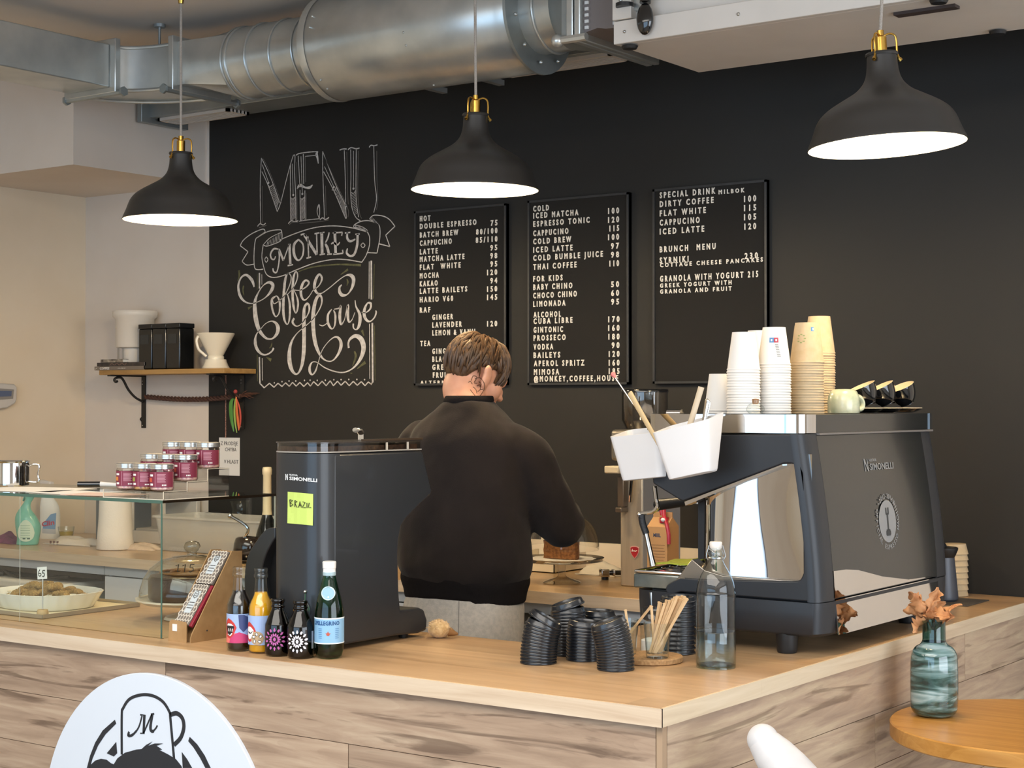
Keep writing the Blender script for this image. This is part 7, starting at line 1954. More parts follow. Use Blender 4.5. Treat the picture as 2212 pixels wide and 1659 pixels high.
MB().lathe([(.018, .001), (.072, .001), (.0745, .004), (.070, .06), (.066, .12), (.0635, .20), (.0635, .235), (.062, .237), (.020, .237), (.018, .235)], (bx4, by4, BZ2), 56, flute=lambda a, z: 1 + .008 * math.sin(3 * a + z * 30)).build('roll', pm('embossed_tissue', '#E9E1D6', .95, bump=.35, vscale=(160, 160, 160)), t, angle=70)
# dark tall tray + white box + glass stack + plastic tub
bx5, by5 = at(268, 1168)
tag(MB().box(bx5 - .016, bx5 + .016, 4.62, 4.90, BZ2, BZ2 + .20).build('upright_tray', pm('slate_tray', '#565E63', .5), bevel=.003), 'dark grey tray standing on edge beside the paper roll', 'tray')
x0, x1 = ony(278, 1150, 4.72).x, ony(352, 1150, 4.72).x
t = thing('white_machine_box', 'white appliance box with open window behind the paper roll', 'box', ((x0 + x1) / 2, 4.8, BZ2))
MB().box(x0, x1, 4.72, 4.735, BZ2 + .0006, BZ2 + .05).box(x0, x0 + .02, 4.72, 4.735, BZ2 + .05, BZ2 + .20).box(x1 - .02, x1, 4.72, 4.735, BZ2 + .05, BZ2 + .20).box(x0, x1, 4.735, 4.93, BZ2, BZ2 + .02).box(x0, x1, 4.91, 4.93, BZ2 + .02, BZ2 + .21).box(x0, x1, 4.72, 4.93, BZ2 + .20, BZ2 + .21).build('box_shell', pm('pale_appliance', '#D2CCC4', .5), t, bevel=.003)
MB().box(x0 + .02, x1 - .02, 4.74, 4.86, BZ2 + .021, BZ2 + .06).build('inner_tray', pm('grey_inner_tray', '#A7A19A', .5), t, bevel=.004)
tx0, tx1 = ony(330, 1180, 4.52).x, ony(565, 1180, 4.52).x
t = thing('plastic_tub', 'big translucent plastic tub on the rear counter behind the cake dome', 'tub', ((tx0 + tx1) / 2, 4.62, BZ2))
def rr(x0, x1, y0, y1, z, r=.03, n=6):
    out = []
    for cx_, cy_, a0 in ((x1 - r, y1 - r, 0), (x0 + r, y1 - r, PI / 2), (x0 + r, y0 + r, PI), (x1 - r, y0 + r, 1.5 * PI)):
        for k in range(n): a = a0 + PI / 2 * k / (n - 1); out.append((cx_ + r * math.cos(a), cy_ + r * math.sin(a), z))
    return out
MB().loft([rr(tx0 + .02, tx1 - .02, 4.53, 4.74, BZ2 + .001), rr(tx0 + .004, tx1 - .004, 4.515, 4.755, BZ2 + .13), rr(tx0 - .006, tx1 + .006, 4.505, 4.765, BZ2 + .131), rr(tx0 - .006, tx1 + .006, 4.505, 4.765, BZ2 + .139), rr(tx0, tx1, 4.51, 4.76, BZ2 + .139), rr(tx0 + .006, tx1 - .006, 4.517, 4.753, BZ2 + .12), rr(tx0 + .022, tx1 - .022, 4.532, 4.738, BZ2 + .004)], cap=True).build('tub_body', FROST, t, angle=50)
MB().box(tx0 + .06, tx1 - .06, 4.56, 4.71, BZ2 + .006, BZ2 + .05).build('contents', pm('pale_contents', '#CFC4B0', .8), t, bevel=.02, seg=3)
gq = [(392, 4.83), (412, 4.85), (372, 4.85)]
gp = None
for i, (px_, Y) in enumerate(gq):
    x_ = ony(px_, 1110, Y).x
    if gp is None:
        gp = MB().lathe([(.0, .001), (.026, .001), (.029, .005), (.031, .105), (.030, .106), (.027, .008), (.0, .006)], seg=32).build('drinking_glass', CLEAR, local=True, angle=60); o = gp
    else: o = dup(gp)
    tag(o, 'plain drinking glass on the rear counter behind the translucent tub', 'glass', 'drinking glasses on the rear counter')
    o.location = (x_, Y, BZ2); 
bqx = ony(518, 1100, 4.80).x
t = thing('glass_carafe', 'clear carafe with narrow waist on the rear counter below the handwritten sheet', 'carafe', (bqx, 4.80, BZ2))
MB().lathe(smooth_path([(.0, .001), (.040, .001), (.046, .006), (.046, .09), (.036, .125), (.030, .145), (.034, .175), (.040, .190)], 3), (bqx, 4.80, BZ2), 40).build('carafe_glass', CLEAR, t, angle=60)
t = thing('dark_canister', 'small black canister on the rear counter left of the carafe', 'canister', (ony(462, 1100, 4.84).x, 4.84, BZ2))
MB().lathe([(.0, .001), (.036, .001), (.038, .004), (.038, .13), (.036, .134), (.0, .135)], (ony(462, 1100, 4.84).x, 4.84, BZ2), 32).build('canister_body', BLACK_MAT, t)
bqx, bqy = ony(577, 1100, 4.45).x, 4.45
t = thing('sparkling_wine_bottle', 'dark sparkling wine bottle with cream foil neck beside the grinder', 'bottle', (bqx, bqy, BZ2))
hb = ony(577, 1009, bqy).z - BZ2
MB().lathe(smooth_path([(.0, .001), (.036, .001), (.042, .006), (.042, .08), (.039, .105), (.028, .14), (.020, .165), (.0155, .19)], 3), (bqx, bqy, BZ2), 40).build('bottle_glass', glass('dark_green_glass', '#4B5044', 1.6, edge='#171A12'), t, angle=60)
MB().lathe([(.0205, .160), (.0165, .185), (.0152, hb - .03), (.0175, hb - .026), (.0180, hb - .008), (.0155, hb), (.0, hb + .001)], (bqx, bqy, BZ2), 32).build('foil', pm('cream_foil', '#D8CBA8', .4), t, angle=60)
MB().obox((bqx - .008, bqy - .046, BZ2 + .045), (.016, 0, 0), (0, .0008, 0), (0, 0, .020)).ball((bqx - .008, bqy - .0465, BZ2 + .053), (.004, .001, .004), 12, 8).build('paper_tag', pm('cream_tag', '#D9C9AB', .7), t)
bqx = ony(604, 1100, 4.55).x
t = thing('wine_bottle', 'dark red bottle half hidden behind the BRAZIL grinder', 'bottle', (bqx, 4.55, BZ2))
MB().lathe(smooth_path([(.0, .001), (.034, .001), (.037, .006), (.037, .10), (.032, .13), (.016, .165), (.0135, .19), (.0135, .215), (.014, .235)], 3), (bqx, 4.55, BZ2), 36).build('bottle_glass', pm('wine_dark_glass', '#241014', .08, coat=.5), t, angle=60)
MB().lathe([(.0375, .03), (.0378, .031), (.0378, .085), (.0375, .086)], (bqx, 4.55, BZ2), 32).build('label', pm('wine_red_label', '#7E2530', .5), t)
# ladle-handled dark pot with saucer (just behind the chocolate stand)
cq_ = at(545, 1205); pxq, pyq = ony(545, 1190, 3.95).x, 3.95
pxq, pyq = onz(536, 1214, 1.0).x, onz(536, 1214, 1.0).y
t = thing('dark_sugar_pot', 'dark brown glazed pot with steel ladle on a saucer behind the chocolate stand', 'pot', (pxq, pyq, BZ2))
MB().lathe([(.0, .0), (.05, .0), (.075, .008), (.078, .012), (.05, .008), (.0, .008)], (pxq, pyq, BZ2), 40).build('saucer', pm('dark_glaze', '#1F1713', .12, coat=.5), t, angle=60)
MB().lathe([(.0, .009), (.038, .009), (.05, .02), (.055, .045), (.052, .070), (.046, .088), (.040, .092), (.0, .096)], (pxq, pyq, BZ2), 40).build('pot_body', pm('dark_glaze_pot', '#261C17', .1, coat=.6), t, angle=60)
la, lb = ony(535, 1140, pyq - .03), ony(497, 1114, pyq - .05)
MB().tube(smooth_path([(pxq + .005, pyq - .03, BZ2 + .085), tuple(la), tuple(lb)], 5), [.0055] * 11, 10).ball(lb, .010, 14, 10).build('ladle', CHROME, t)
# ================================================================== ON THE REAR COUNTER, right part
gq_ = ony(1340, 1100, 4.5).x; gr_ = ony(1388, 1100, 4.5).x
GST = pm('warm_brushed_steel', '#B9AE9C', .4, .45, var='#AEA391', vscale=(80, 80, 4))
t = thing('steel_grinder', 'tall steel doser grinder with red shield badge and clear hopper behind the machine', 'coffee grinder', ((gq_ + gr_) / 2, 4.62, BZ2))
gy1 = 4.735
MB().box(gq_, gr_, 4.5, gy1, BZ2, BZ2 + .40).build('column', GST, t, bevel=.004)
MB().box(gr_ - .001, gr_ + .0015, 4.503, gy1, BZ2, BZ2 + .385).build('side_plate', pm('grey_side_plate', '#96989B', .4, .4), t)
MB().box(gq_ - .02, gr_ + .02, 4.47, gy1 + .02, BZ2 + .40, BZ2 + .50).build('motor_head', pm('steel_head', '#8F8A82', .35, .8), t, bevel=.012, seg=3)
hcx = ony(1393, 900, 4.60).x
hz0, hz1 = BZ2 + .50, ony(1393, 846, 4.60).z
MB().lathe([(.0, hz0), (.06, hz0), (.075, hz0 + .03), (.075, hz1), (.0735, hz1), (.0735, hz0 + .03), (.058, hz0 + .003)], (hcx, 4.60, 0), 48).build('hopper', glass('hopper_plastic', '#EFECE8', 1.6, .02, edge='#8C857C'), t, angle=50)
MB().lathe([(.0, hz1 + .008), (.074, hz1 + .008), (.077, hz1 + .005), (.077, hz1 - .003), (.0, hz1 - .003)], (hcx, 4.60, 0), 48).build('hopper_lid', BLACK_GL, t, angle=50)
p0 = ony(1314, 1012, 4.46); 
MB().box(ony(1312, 1010, 4.46).x, gq_ + .03, 4.44, 4.49, ony(1312, 1022, 4.46).z, ony(1312, 1006, 4.46).z).build('tamper_arm', pm('cream_arm', '#C9BB9F', .5), t, bevel=.004)
MB().box(ony(1341, 1060, 4.49).x, ony(1354, 1060, 4.49).x, 4.47, 4.498, ony(1346, 1094, 4.49).z, ony(1346, 1030, 4.49).z).box(ony(1338, 1060, 4.48).x, ony(1351, 1060, 4.48).x, 4.455, 4.497, ony(1346, 1106, 4.48).z, ony(1346, 1096, 4.48).z).build('lever', pm('brown_steel_lever', '#7B7064', .35, .8), t, bevel=.002)
MB().tube([ony(1366, 1030, 4.47), ony(1361, 1085, 4.47)], [.008, .006], 10).build('dosing_lever', CHROME, t)
sc_ = ony(1371, 1193, 4.4985); mb = MB()
shp = [(-.0145, .014), (-.008, .0175), (.0, .0185), (.008, .0175), (.0145, .014), (.0135, .0), (.008, -.010), (.0, -.0185), (-.008, -.010), (-.0135, .0)]
mb.prism([(sc_.x + u * 1.15, sc_.z + v * 1.1) for u, v in shp], 'y', 4.4975, 4.4995, 0); mb.prism([(sc_.x + u, sc_.z + v * .95) for u, v in shp], 'y', 4.4968, 4.4976, 1)
mb.ribbon(smooth_path([(-.010, .002), (-.007, .010), (-.007, .003), (-.003, .006), (-.001, .003), (.002, .006), (.004, .003), (.010, .007)], 4), [.0018] * 29, Vector((sc_.x, 4.4967, sc_.z)), AX, AZ, NW, .0003, 2)
mb.build('shield_badge', [pm('badge_pink_rim', '#D9A9A0', .4), pm('badge_red', '#A3212B', .4), PAPER], t, smooth=False)
# milk carton
mx0, mx1 = ony(1398, 1180, 4.30).x, ony(1441, 1180, 4.30).x
mz = ony(1415, 1138, 4.30).z; mzt = ony(1415, 1117, 4.30).z
t = thing('milk_carton', 'brown gable-top milk carton with red spout behind the steam wand', 'carton', ((mx0 + mx1) / 2, 4.335, BZ2))
MC = pm('carton_brown', '#B98F60', .7)
my0, my1 = 4.30, 4.37
MB().box(mx0, mx1, my0, my1, BZ2, mz).add([(mx0, my0, mz), (mx1, my0, mz), (mx1, my1, mz), (mx0, my1, mz), (mx0 + .002, (my0 + my1) / 2, mzt), (mx1 - .002, (my0 + my1) / 2, mzt)], [(0, 1, 5, 4), (3, 2, 5, 4), (0, 4, 3), (1, 2, 5)]).box(mx0 + .002, mx1 - .002, (my0 + my1) / 2 - .002, (my0 + my1) / 2 + .002, mzt - .001, mzt + .014).build('carton_body', MC, t, smooth=False)
MB().lathe([(.0, .0), (.014, .0), (.014, .016), (.0, .017)], ((mx0 + mx1) / 2 + .012, 4.322, mz + .012), 24).tube(smooth_path([((mx0 + mx1) / 2 + .006, 4.32, mzt + .005), ((mx0 + mx1) / 2 + .002, 4.32, mzt + .028), ((mx0 + mx1) / 2 + .012, 4.32, mzt + .03), ((mx0 + mx1) / 2 + .016, 4.315, mzt + .004), (mx1 - .004, 4.305, mz + .008), (mx1 + .004, 4.302, mz - .02), (mx1 + .005, 4.302, mz - .05)], 5), .006, 8).build('red_spout', pm('red_spout', '#B02336', .35), t)
MB().ball(((mx0 + mx1) / 2 + .018, 4.304, mz + .022), (.008, .004, .006), 12, 8).build('white_cap', WHITE_PL, t)
mb = MB().text('MIIIL', ((mx0 + mx1) / 2, my0 - .0003, mz - .030), AX, AZ, .011, w=.026, ext=.0003, off=.03, align='C')
mb.v = [(p[0] + 0, p[1], p[2]) for p in mb.v]
mb.build('lettering', pm('carton_blue_print', '#3E4660', .6), t, smooth=False)
mb = MB()
for k in range(11): mb.box(mx0 + .008 + .003 * (k % 3 == 0), mx1 - .008 - .004 * (k % 4 == 1), my0 - .0006, my0 - .0002, mz - .055 - .009 * k, mz - .0535 - .009 * k)
mb.build('small_print', pm('carton_brown_print', '#8B6540', .7), t, smooth=False)
# tamper/portafilter lying on the worktop
q = onz(1303, 1252, 1.0); q2 = onz(1352, 1238, 1.02)
t = thing('portafilter', 'chrome and black portafilter lying on the rear worktop beside the machine', 'portafilter', (q.x, q.y, BZ2))
dv = (Vector((q2.x, q2.y, 0)) - Vector((q.x, q.y, 0))).normalized()
b0 = Vector((q.x, q.y, BZ2 + .022))
MB().obox(b0 + dv * .06, dv * .05, dv.cross(Vector((0, 0, 1))) * .016, (0, 0, .008)).build('handle', BLACK_GL, t, bevel=.006)
MB().obox(b0 + dv * .004, dv * .014, dv.cross(Vector((0, 0, 1))) * .019, (0, 0, .013)).obox(b0 + dv * .034, dv * .004, dv.cross(Vector((0, 0, 1))) * .018, (0, 0, .011)).build('chrome_collar', CHROME, t, bevel=.003)
MB().lathe([(0, 0), (.012, 0), (.012, .009), (0, .009)], (b0.x + dv.x * .006, b0.y + dv.y * .006, BZ2), 16).build('rubber_foot', BLACK_PL, t)
# cake stand with half cake, lifted dome, white cake box
kx_, ky_ = -3.01, 4.46
kz = ony(1203, 1206, ky_).z - BZ2
t = thing('footed_cake_plate', 'clear footed glass cake plate on the rear worktop beside the barista', 'cake plate', (kx_, ky_, BZ2))
MB().lathe(smooth_path([(.0, .002), (.055, .001), (.060, .004), (.045, .010), (.018, .020), (.012, .032), (.013, kz - .03), (.020, kz - .014), (.06, kz - .010), (.128, kz - .008), (.134, kz - .001), (.136, kz + .004), (.131, kz + .003), (.06, kz - .004), (.0, kz - .004)], 3), (kx_, ky_, BZ2), 56).build('plate_glass', glass('plate_glass', '#FBF9F5', 1.6, edge='#B7AD9A'), t, angle=60)
MB().lathe([(.0, kz - .0035), (.10, kz - .003), (.108, kz + .001), (.0, kz - .001)], (kx_, ky_, BZ2), 60, flute=lambda a, z: 1 + .04 * math.sin(13 * a)).build('paper_doily', PAPER, t)
t = thing('brown_cake', 'remaining half of a brown cake on the footed glass plate', 'cake', (kx_, ky_, BZ2 + kz))
zc0, zc1 = BZ2 + kz + .0014, ony(1203, 1170, ky_ - .02).z
pts = []
for k in range(25):
    a = PI * k / 24
    pts.append((kx_ + .006 + .062 * math.cos(a), ky_ - .025 + .07 * math.sin(a)))
rc = [[(x_ + .0015 * math.sin(i * 2.1 + z * 900), y_ + .0015 * math.cos(i * 1.7 + z * 700), z) for i, (x_, y_) in enumerate(pts + [(kx_ - .056 + .0155 * k, ky_ - .026) for k in range(1, 8)])] for z in [zc0 + (zc1 - zc0) * q_ / 6 for q_ in range(7)]]
MB().loft(rc).build('sponge', pm('brown_sponge', '#6B4426', .9, var='#8A5F38', vscale=(110, 110, 110), bump=.7, contrast=(.4, .6)), t, angle=50)
MB().loft([[(x_, y_, zc1 + .0003) for x_, y_, _ in rc[0]], [(x_, y_, zc1 + .004) for x_, y_, _ in rc[0]]]).build('glaze', pm('dark_glaze_top', '#4B2C22', .25, coat=.4), t)
t = thing('lifted_dome', 'clear plastic dome the barista is lifting off the brown cake', 'cake dome', (kx_, ky_, 1.13))
DM = Matrix.Translation((kx_ + .002, ky_ + .005, ony(1203, 1183, ky_).z)) @ Matrix.Rotation(.05, 4, 'Y')
mb = MB().lathe(smooth_path([(.115, .0), (.1165, .002), (.115, .02), (.105, .055), (.085, .085), (.055, .104), (.02, .112), (.0, .113)], 3), seg=56).lathe([(.0, .112), (.01, .113), (.009, .122), (.015, .130), (.013, .142), (.0, .145)], seg=24)
mb.v = [tuple(DM @ Vector(p)) for p in mb.v]
mb.build('dome', glass('lifted_dome_plastic', '#FBFAF7', 1.4, edge='#A39C8C'), t, angle=60)
x0, x1 = ony(1128, 1220, 4.80).x, ony(1232, 1240, 4.80).x
t = thing('cake_box', 'open cream cardboard cake box behind the footed cake plate', 'box', ((x0 + x1) / 2, 4.8, BZ2))
CBX = pm('cream_box_card', '#E2D6BC', .7)
MB().box(x0, x1, 4.70, 4.703, BZ2, BZ2 + .06).box(x0, x1, 4.70, 4.90, BZ2, BZ2 + .003).box(x0, x0 + .003, 4.70, 4.90, BZ2, BZ2 + .06).box(x1 - .003, x1, 4.70, 4.90, BZ2, BZ2 + .06).obox(((x0 + x1) / 2 - .03, 4.905, BZ2 + .10), ((x1 - x0) / 2 - .04, 0, 0), (0, .0015, 0), (.0, .012, .10)).build('box_shell', CBX, t, smooth=False)
q = onz(1255, 1245, 1.0)
rag('crumpled_paper', 'crumpled white paper on the rear worktop right of the cake plate foot', 'paper', q.x + .03, q.y + .10, .085, .06, .05, pm('crumpled_white', '#E7DECC', .8), 21)
# ================================================================== THE BARISTA
PO = Vector((-2.925, 3.83, 0))
t = thing('person', 'person seen from behind in a black sweater and grey joggers working at the rear counter', 'person', tuple(PO))
def L2(p): return PO + Vector(p)
def ell(cx_, cy_, z, a, b, n=40, p=2.3):
    out = []
    for k in range(n):
        q = 2 * PI * k / n; c, s_ = math.cos(q), math.sin(q)
        out.append((PO.x + cx_ + a * math.copysign(abs(c) ** (2 / p), c), PO.y + cy_ + b * math.copysign(abs(s_) ** (2 / p), s_), z))
    return out
def loft_s(mb, secs, n=4, **k):
    S = smooth_path(secs, n)
    return mb.loft([ell(s_[0], s_[1], s_[2], s_[3], s_[4], **k) for s_ in S])
def limb(mb, pts, rad, seg=18, n=6):
    P = smooth_path([tuple(p) + (r,) for p, r in zip(pts, rad)], n)
    mb.tube([p[:3] for p in P], [p[3] for p in P], seg)
    mb.ball(P[0][:3], P[0][3], 16, 10); mb.ball(P[-1][:3], P[-1][3], 16, 10)
# joints (local to the person, x right, y forward)
RS, RE, RW = L2((.156, .035, 1.472)), L2((.228, .165, 1.240)), L2((.095, .375, 1.255))
LS, LE, LW = L2((-.203, .035, 1.474)), L2((-.265, .075, 1.195)), L2((-.215, .31, 1.10))
# head frame: turned right and bent forward
HC = ony(1029, 806, PO.y + .085)
HM = Matrix.Translation(HC) @ Matrix.Rotation(-math.radians(17), 4, 'Z') @ Matrix.Rotation(-math.radians(24), 4, 'X') @ Matrix.Rotation(math.radians(4), 4, 'Y')
HR = HM.to_3x3()
def H(p): return HM @ Vector(p)
SKIN = pm('skin', '#D9A286', .5, var='#D39A7E', vscale=(25, 25, 25), sss=.12)
mb = MB()
def hb(c, r, rot=None): mb.ball(H(c), r, 24, 16, mat=HR @ rot if rot is not None else HR)
hb((0, -.008, .022), (.074, .092, .086)); hb((0, .03, -.035), (.058, .066, .078)); hb((0, .050, -.085), (.034, .040, .030)); hb((0, .062, .035), (.052, .036, .045))
for s_ in (-1, 1):
    hb((.043 * s_, .045, -.030), (.024, .032, .036)); hb((.045 * s_, .01, -.070), (.016, .036, .022)); hb((.030 * s_, .078, .012), (.020, .012, .010))
    e_ = Matrix.Rotation(s_ * .42, 3, 'Z')
    hb((.084 * s_, -.014, -.018), (.010, .021, .035), e_); hb((.089 * s_, -.024, .002), (.008, .015, .018), e_); hb((.076 * s_, -.004, -.045), (.007, .009, .012), e_)
    hb((.030 * s_, .082, .000), (.012, .010, .008))
hb((0, .098, -.022), (.010, .018, .022)); hb((0, .108, -.034), (.014, .014, .010)); hb((0, .088, .0), (.008, .014, .03)); hb((0, .088, -.062), (.024, .012, .007)); hb((0, .086, -.071), (.020, .012, .007))
# neck, core torso, arms, legs as one skin
nb, nt_ = L2((0, .012, 1.56)), H((0, -.025, -.055))
P = smooth_path([(*L2((0, .0, 1.50)), .085), (*nb, .066), (*nb.lerp(nt_, .5), .0600), (*nt_, .061), (*H((0, -.012, -.01)), .058)], 5)
mb.tube([p[:3] for p in P], [p[3] for p in P], 28)
loft_s(mb, [(0, 0, .88, .15, .10), (0, 0, 1.0, .15, .105), (0, .01, 1.15, .14, .10), (0, .02, 1.32, .155, .105), (0, .02, 1.44, .155, .095), (0, .015, 1.51, .09, .075)])
for S_, E_, W_ in ((RS, RE, RW), (LS, LE, LW)):
    limb(mb, [S_ + Vector((0, 0, -.03)), S_.lerp(E_, .5), E_], [.038, .042, .038]); limb(mb, [E_, E_.lerp(W_, .4), W_], [.039, .038, .027])
def hand(W_, d, up, curl, flip):
    d = Vector(d).normalized(); up = (Vector(up) - d * d.dot(Vector(up))).normalized(); sd_ = d.cross(up) * flip
    c_ = W_ + d * .055
    M3 = Matrix((sd_, d, up)).transposed()
    mb.ball(c_, (.040, .052, .015), 18, 12, mat=M3); mb.ball(W_ + d * .015, (.028, .03, .02), 14, 10, mat=M3)
    for i, (off, ln) in enumerate(((-.030, .062), (-.010, .074), (.010, .070), (.029, .054))):
        k = c_ + sd_ * off + d * .040
        p1 = k + (d * math.cos(curl * .6) - up * math.sin(curl * .6)) * ln * .42
        p2 = p1 + (d * math.cos(curl * 1.3) - up * math.sin(curl * 1.3)) * ln * .32
        p3 = p2 + (d * math.cos(curl * 1.9) - up * math.sin(curl * 1.9)) * ln * .26
        limb(mb, [k, p1, p2, p3], [.0095, .009, .0085, .0075], 10, 4)
    k = W_ + d * .03 - sd_ * .028
    limb(mb, [k, k - sd_ * .026 + d * .022 - up * .008, k - sd_ * .030 + d * .050 - up * .018], [.012, .0105, .0085], 10, 4)
hand(RW, (-.62, .70, -.02), (.1, .1, 1), .55, 1)
hand(LW, (.05, .93, -.36), (0, .2, 1), .35, -1)
for s_ in (-1, 1):
    limb(mb, [L2((.09 * s_, .0, .88)), L2((.095 * s_, .02, .50)), L2((.095 * s_, -.02, .10))], [.082, .055, .040])
    mb.ball(L2((.095 * s_, .05, .045)), (.042, .12, .04), 16, 10)
body = mb.build('body', SKIN, t, angle=180, mods=[('REMESH', {'mode': 'VOXEL', 'voxel_size': .0048, 'use_smooth_shade': True}), ('SMOOTH', {'factor': .5, 'iterations': 5})])
# ---- sweater
SWT = pm('black_sweater', '#1E1918', .92, spec=.15, var='#26201E', vscale=(7, 7, 4), bump=.25, bscale=(420, 420, 420), sheen=.08)
mb = MB()
loft_s(mb, [(.0, .0, 1.050, .178, .134), (.0, .0, 1.075, .196, .150), (.0, -.004, 1.12, .212, .160), (-.004, .0, 1.20, .206, .152), (-.004, .006, 1.30, .200, .142), (0, .012, 1.40, .196, .134), (0, .014, 1.46, .192, .124), (0, .014, 1.505, .172, .108), (0, .013, 1.545, .130, .088), (0, .013, 1.575, .090, .076), (0, .016, 1.592, .070, .070)])
for S_, E_, W_, s_ in ((RS, RE, RW, 1), (LS, LE, LW, -1)):
    S2 = S_ + Vector((-.02 * s_, 0, -.01))
    mid = S_.lerp(E_, .5) + Vector((.012 * s_, -.012, -.006))
    limb(mb, [S2, S_.lerp(E_, .22) + Vector((.008 * s_, 0, .004)), mid, S_.lerp(E_, .82) + Vector((0, -.004, -.018)), E_ + Vector((0, 0, -.016))], [.070, .074, .073, .075, .064])
    limb(mb, [E_ + Vector((0, 0, -.012)), E_.lerp(W_, .3) + Vector((0, 0, -.018)), E_.lerp(W_, .65) + Vector((0, 0, -.006)), E_.lerp(W_, .93)], [.066, .064, .054, .044])
tex = bpy.data.textures.new('cloth_folds', 'CLOUDS'); tex.noise_scale = .13; tex.noise_depth = 2
sw = mb.build('sweater', SWT, t, angle=180, mods=[('REMESH', {'mode': 'VOXEL', 'voxel_size': .008, 'use_smooth_shade': True}), ('SMOOTH', {'factor': .5, 'iterations': 10}), ('DISPLACE', {'texture': tex, 'strength': .020, 'mid_level': .5, 'texture_coords': 'GLOBAL'}), ('SMOOTH', {'factor': .5, 'iterations': 3})])
RIB = pm('black_rib_knit', '#171415', .95, spec=.15, bump=.4, vscale=(300, 300, 20))
mb = MB()
S = [(0, .016, 1.584, .073, .073), (0, .018, 1.592, .0745, .0745), (0, .020, 1.603, .071, .0715), (0, .021, 1.606, .067, .068), (0, .020, 1.600, .064, .065)]
mb.loft([ell(*s_, p=2.0) for s_ in S], cap=False)
mb.build('collar', RIB, sw, angle=80)
S = [(0, 0, 1.088, .196, .150), (0, 0, 1.070, .197, .152), (0, 0, 1.040, .188, .145), (0, 0, 1.018, .184, .142), (0, 0, 1.016, .178, .136), (0, 0, 1.05, .178, .136)]
mb = MB().loft([[(x_, y_, z_ + .014 * math.sin((x_ - PO.x) * 7 + 1.4) - .010 * ((x_ - PO.x) / .19 > .6)) for x_, y_, z_ in ell(*s_, n=64)] for s_ in smooth_path(S, 3)], cap=False)
mb.build('hem_band', RIB, sw, angle=80)
for E_, W_ in ((RE, RW), (LE, LW)):
    a, b = E_.lerp(W_, .88), E_.lerp(W_, 1.03)
    MB().tube([a, a.lerp(b, .5), b], [.043, .041, .037], 22).build('cuff', RIB, sw, angle=60)
# ---- joggers
JOG = pm('grey_marl_jersey', '#A9A6A1', .95, spec=.2, var='#B7B3AC', vscale=(90, 90, 90), bump=.25, bscale=(300, 300, 300), sheen=.1)
mb = MB()
loft_s(mb, [(0, 0, 1.075, .165, .125), (0, -.004, 1.02, .178, .138), (0, -.012, .95, .186, .150), (0, -.014, .90, .184, .150), (0, -.006, .845, .172, .135), (0, 0, .82, .15, .11)])
for s_ in (-1, 1):
    limb(mb, [L2((.092 * s_, -.004, .88)), L2((.098 * s_, .0, .70)), L2((.100 * s_, .022, .50)), L2((.098 * s_, .0, .28)), L2((.096 * s_, -.018, .10))], [.098, .094, .074, .068, .054])
tex2 = bpy.data.textures.new('jersey_folds', 'CLOUDS'); tex2.noise_scale = .10; tex2.noise_depth = 1
jg = mb.build('joggers', JOG, t, angle=180, mods=[('REMESH', {'mode': 'VOXEL', 'voxel_size': .009, 'use_smooth_shade': True}), ('SMOOTH', {'factor': .5, 'iterations': 8}), ('DISPLACE', {'texture': tex2, 'strength': .012, 'mid_level': .5, 'texture_coords': 'GLOBAL'})])
for s_ in (-1, 1):
    SH = MB()
    SH.loft([[(PO.x + .096 * s_ + w_ * math.cos(q), PO.y + yc + ln * math.sin(q), z) for q in [2 * PI * k / 28 for k in range(28)]] for w_, yc, ln, z in ((.044, .055, .145, .001), (.048, .055, .150, .012), (.047, .055, .147, .028), (.043, .045, .125, .055), (.038, .0, .075, .085), (.037, -.012, .055, .105))])
    SH.build('shoe', pm('white_trainer', '#D9D8D5', .5), t, angle=60)
# ---- surface details laid on the body where it really is
bpy.context.view_layer.update()
dg = bpy.context.evaluated_depsgraph_get()
from mathutils.bvhtree import BVHTree
def tree(o):
    bm = bmesh.new(); bm.from_object(o, dg); bm.transform(o.matrix_world)
    tr = BVHTree.FromBMesh(bm); bm.free(); return tr
tb, tj = tree(body), tree(jg)
def onbody(tr, px_, py_, lift=.0006):
    h_ = tr.ray_cast(_C, ray(px_, py_).normalized())
    if h_[0] is None: return None
    return h_[0] + h_[1] * lift
def drawn(tr, lst, r, name, mat, par):
    mb = MB()
    for st in lst:
        P = [onbody(tr, *p[:2], r * .35) for p in smooth_path(st, 4)]
        P = [p for p in P if p is not None]
        if len(P) > 1: mb.tube(P, r, 6)
    if mb.v: return mb.build(name, mat, par)
drawn(tb, [[(1018, 822), (1022, 812), (1030, 815), (1024, 826)], [(1012, 826), (1016, 824), (1020, 830)], [(1026, 818), (1036, 816), (1044, 824), (1047, 836), (1042, 848), (1036, 856)], [(1030, 834), (1036, 832), (1038, 840), (1032, 846)], [(1022, 836), (1028, 842), (1030, 850)], [(1016, 842), (1022, 850), (1028, 857)], [(1034, 824), (1040, 830), (1036, 836)], [(1024, 828), (1030, 828)], [(1038, 842), (1044, 840)]], .0011, 'tattoo', pm('tattoo_ink', '#6A4A35', .7), body)
zp = drawn(tj, [[(1030, 1275), (1060, 1274), (1108, 1276)]], .0022, 'pocket_zip', pm('pale_zip', '#B9B5AE', .7), jg)
drawn(tj, [[(1104, 1274), (1112, 1276)]], .005, 'zip_pull', BLACK_PL, jg)
drawn(tj, [[(992, 1290), (991, 1330), (990, 1372)]], .0010, 'back_seam', pm('seam_grey', '#7E7B77', .9), jg)
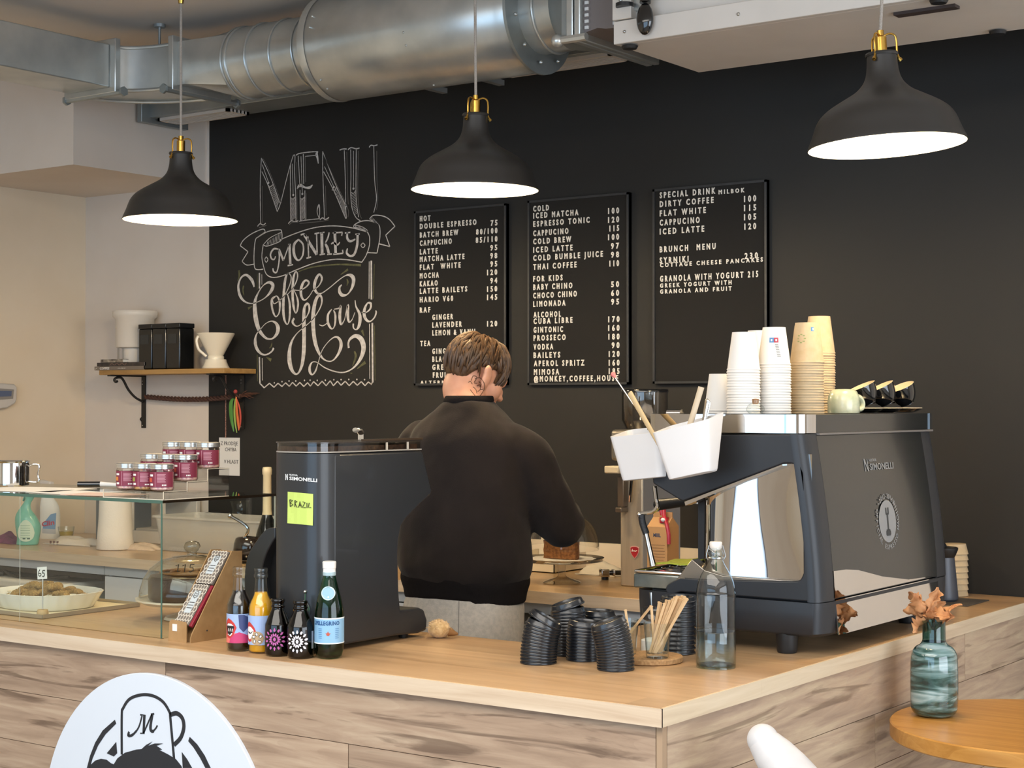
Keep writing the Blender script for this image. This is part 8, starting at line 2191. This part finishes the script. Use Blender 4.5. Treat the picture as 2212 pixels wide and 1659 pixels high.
# ---- hair: cap over the skull with combed locks
HAIR = wood('brown_hair', '#2E2117', '#4E3824', '#6F5034', 'z', fine=150, lo=14, rough=.5, bump=.35)
def scalp(az, el, k=1.0):     # az 0 = back of the head, + to the right
    x_ = math.sin(az) * math.cos(el); y_ = -math.cos(az) * math.cos(el); z_ = math.sin(el)
    return Vector((x_ * .080 * k, -.006 + y_ * .099 * k, .020 + z_ * .094 * k))
def lowel(az):                # lowest elevation of hair at this azimuth
    a = abs(az)
    if a < .75: return -.74 + .05 * math.sin(az * 9)
    if a < 1.25: return -.74 + (a - .75) / .5 * .60
    if a < 1.95: return -.06 + .04 * math.sin(a * 8)
    if a < 2.35: return -.42
    return .18 - .10 * math.cos(a * 6)
rings = []; N_ = 80; M_ = 26
for j in range(M_ + 1):
    ring = []
    for i in range(N_):
        az = -PI + 2 * PI * i / N_
        lo = lowel(az); el = lo + (PI / 2 - .02 - lo) * j / M_
        k = .995 + .045 * math.sin(PI * min(1, j / M_ * 1.5 + .08)) + .035 * noise.noise(Vector((az * 2.2, el * 2.2, 3.1))) + .02 * noise.noise(Vector((az * 9, el * 3, 1.7)))
        if j == 0: k = .96
        ring.append(H(scalp(az, el, k)))
    rings.append(ring)
mb = MB().loft(rings, cap=False)
mb.add([H(scalp(0, PI / 2, 1.03))] , [])
nb0 = len(mb.v) - 1; base_i = M_ * N_
mb.f += [(base_i + i, base_i + (i + 1) % N_, nb0) for i in range(N_)]; mb.m += [0] * N_
hair = mb.build('hair', HAIR, t, angle=180)
mb = MB(); rh = random.Random(17)
for k in range(210):
    az = rh.uniform(-2.4, 2.4); lo = lowel(az)
    e1 = rh.uniform(.1, 1.25); e0 = max(lo - rh.uniform(-.02, .06), e1 - rh.uniform(.5, 1.0))
    sw_ = rh.uniform(-.25, .35)
    P = []
    for f in (0, .3, .6, .85, 1):
        el = e1 + (e0 - e1) * f
        P.append((*H(scalp(az + sw_ * f, el, 1.020 + .03 * math.sin(PI * f) + .012 * rh.random() - (.03 if f == 0 else 0) - (.012 if f == 1 else 0))), (.0035, .0062, .006, .004, .0008)[int(round(f * 4))]))
    P = smooth_path(P, 4)
    mb.tube([p[:3] for p in P], [max(p[3], .0006) for p in P], 6, flat=.6)
lk = mb.build('hair_locks', HAIR, hair, angle=80)
tag(lk, kind='stuff')
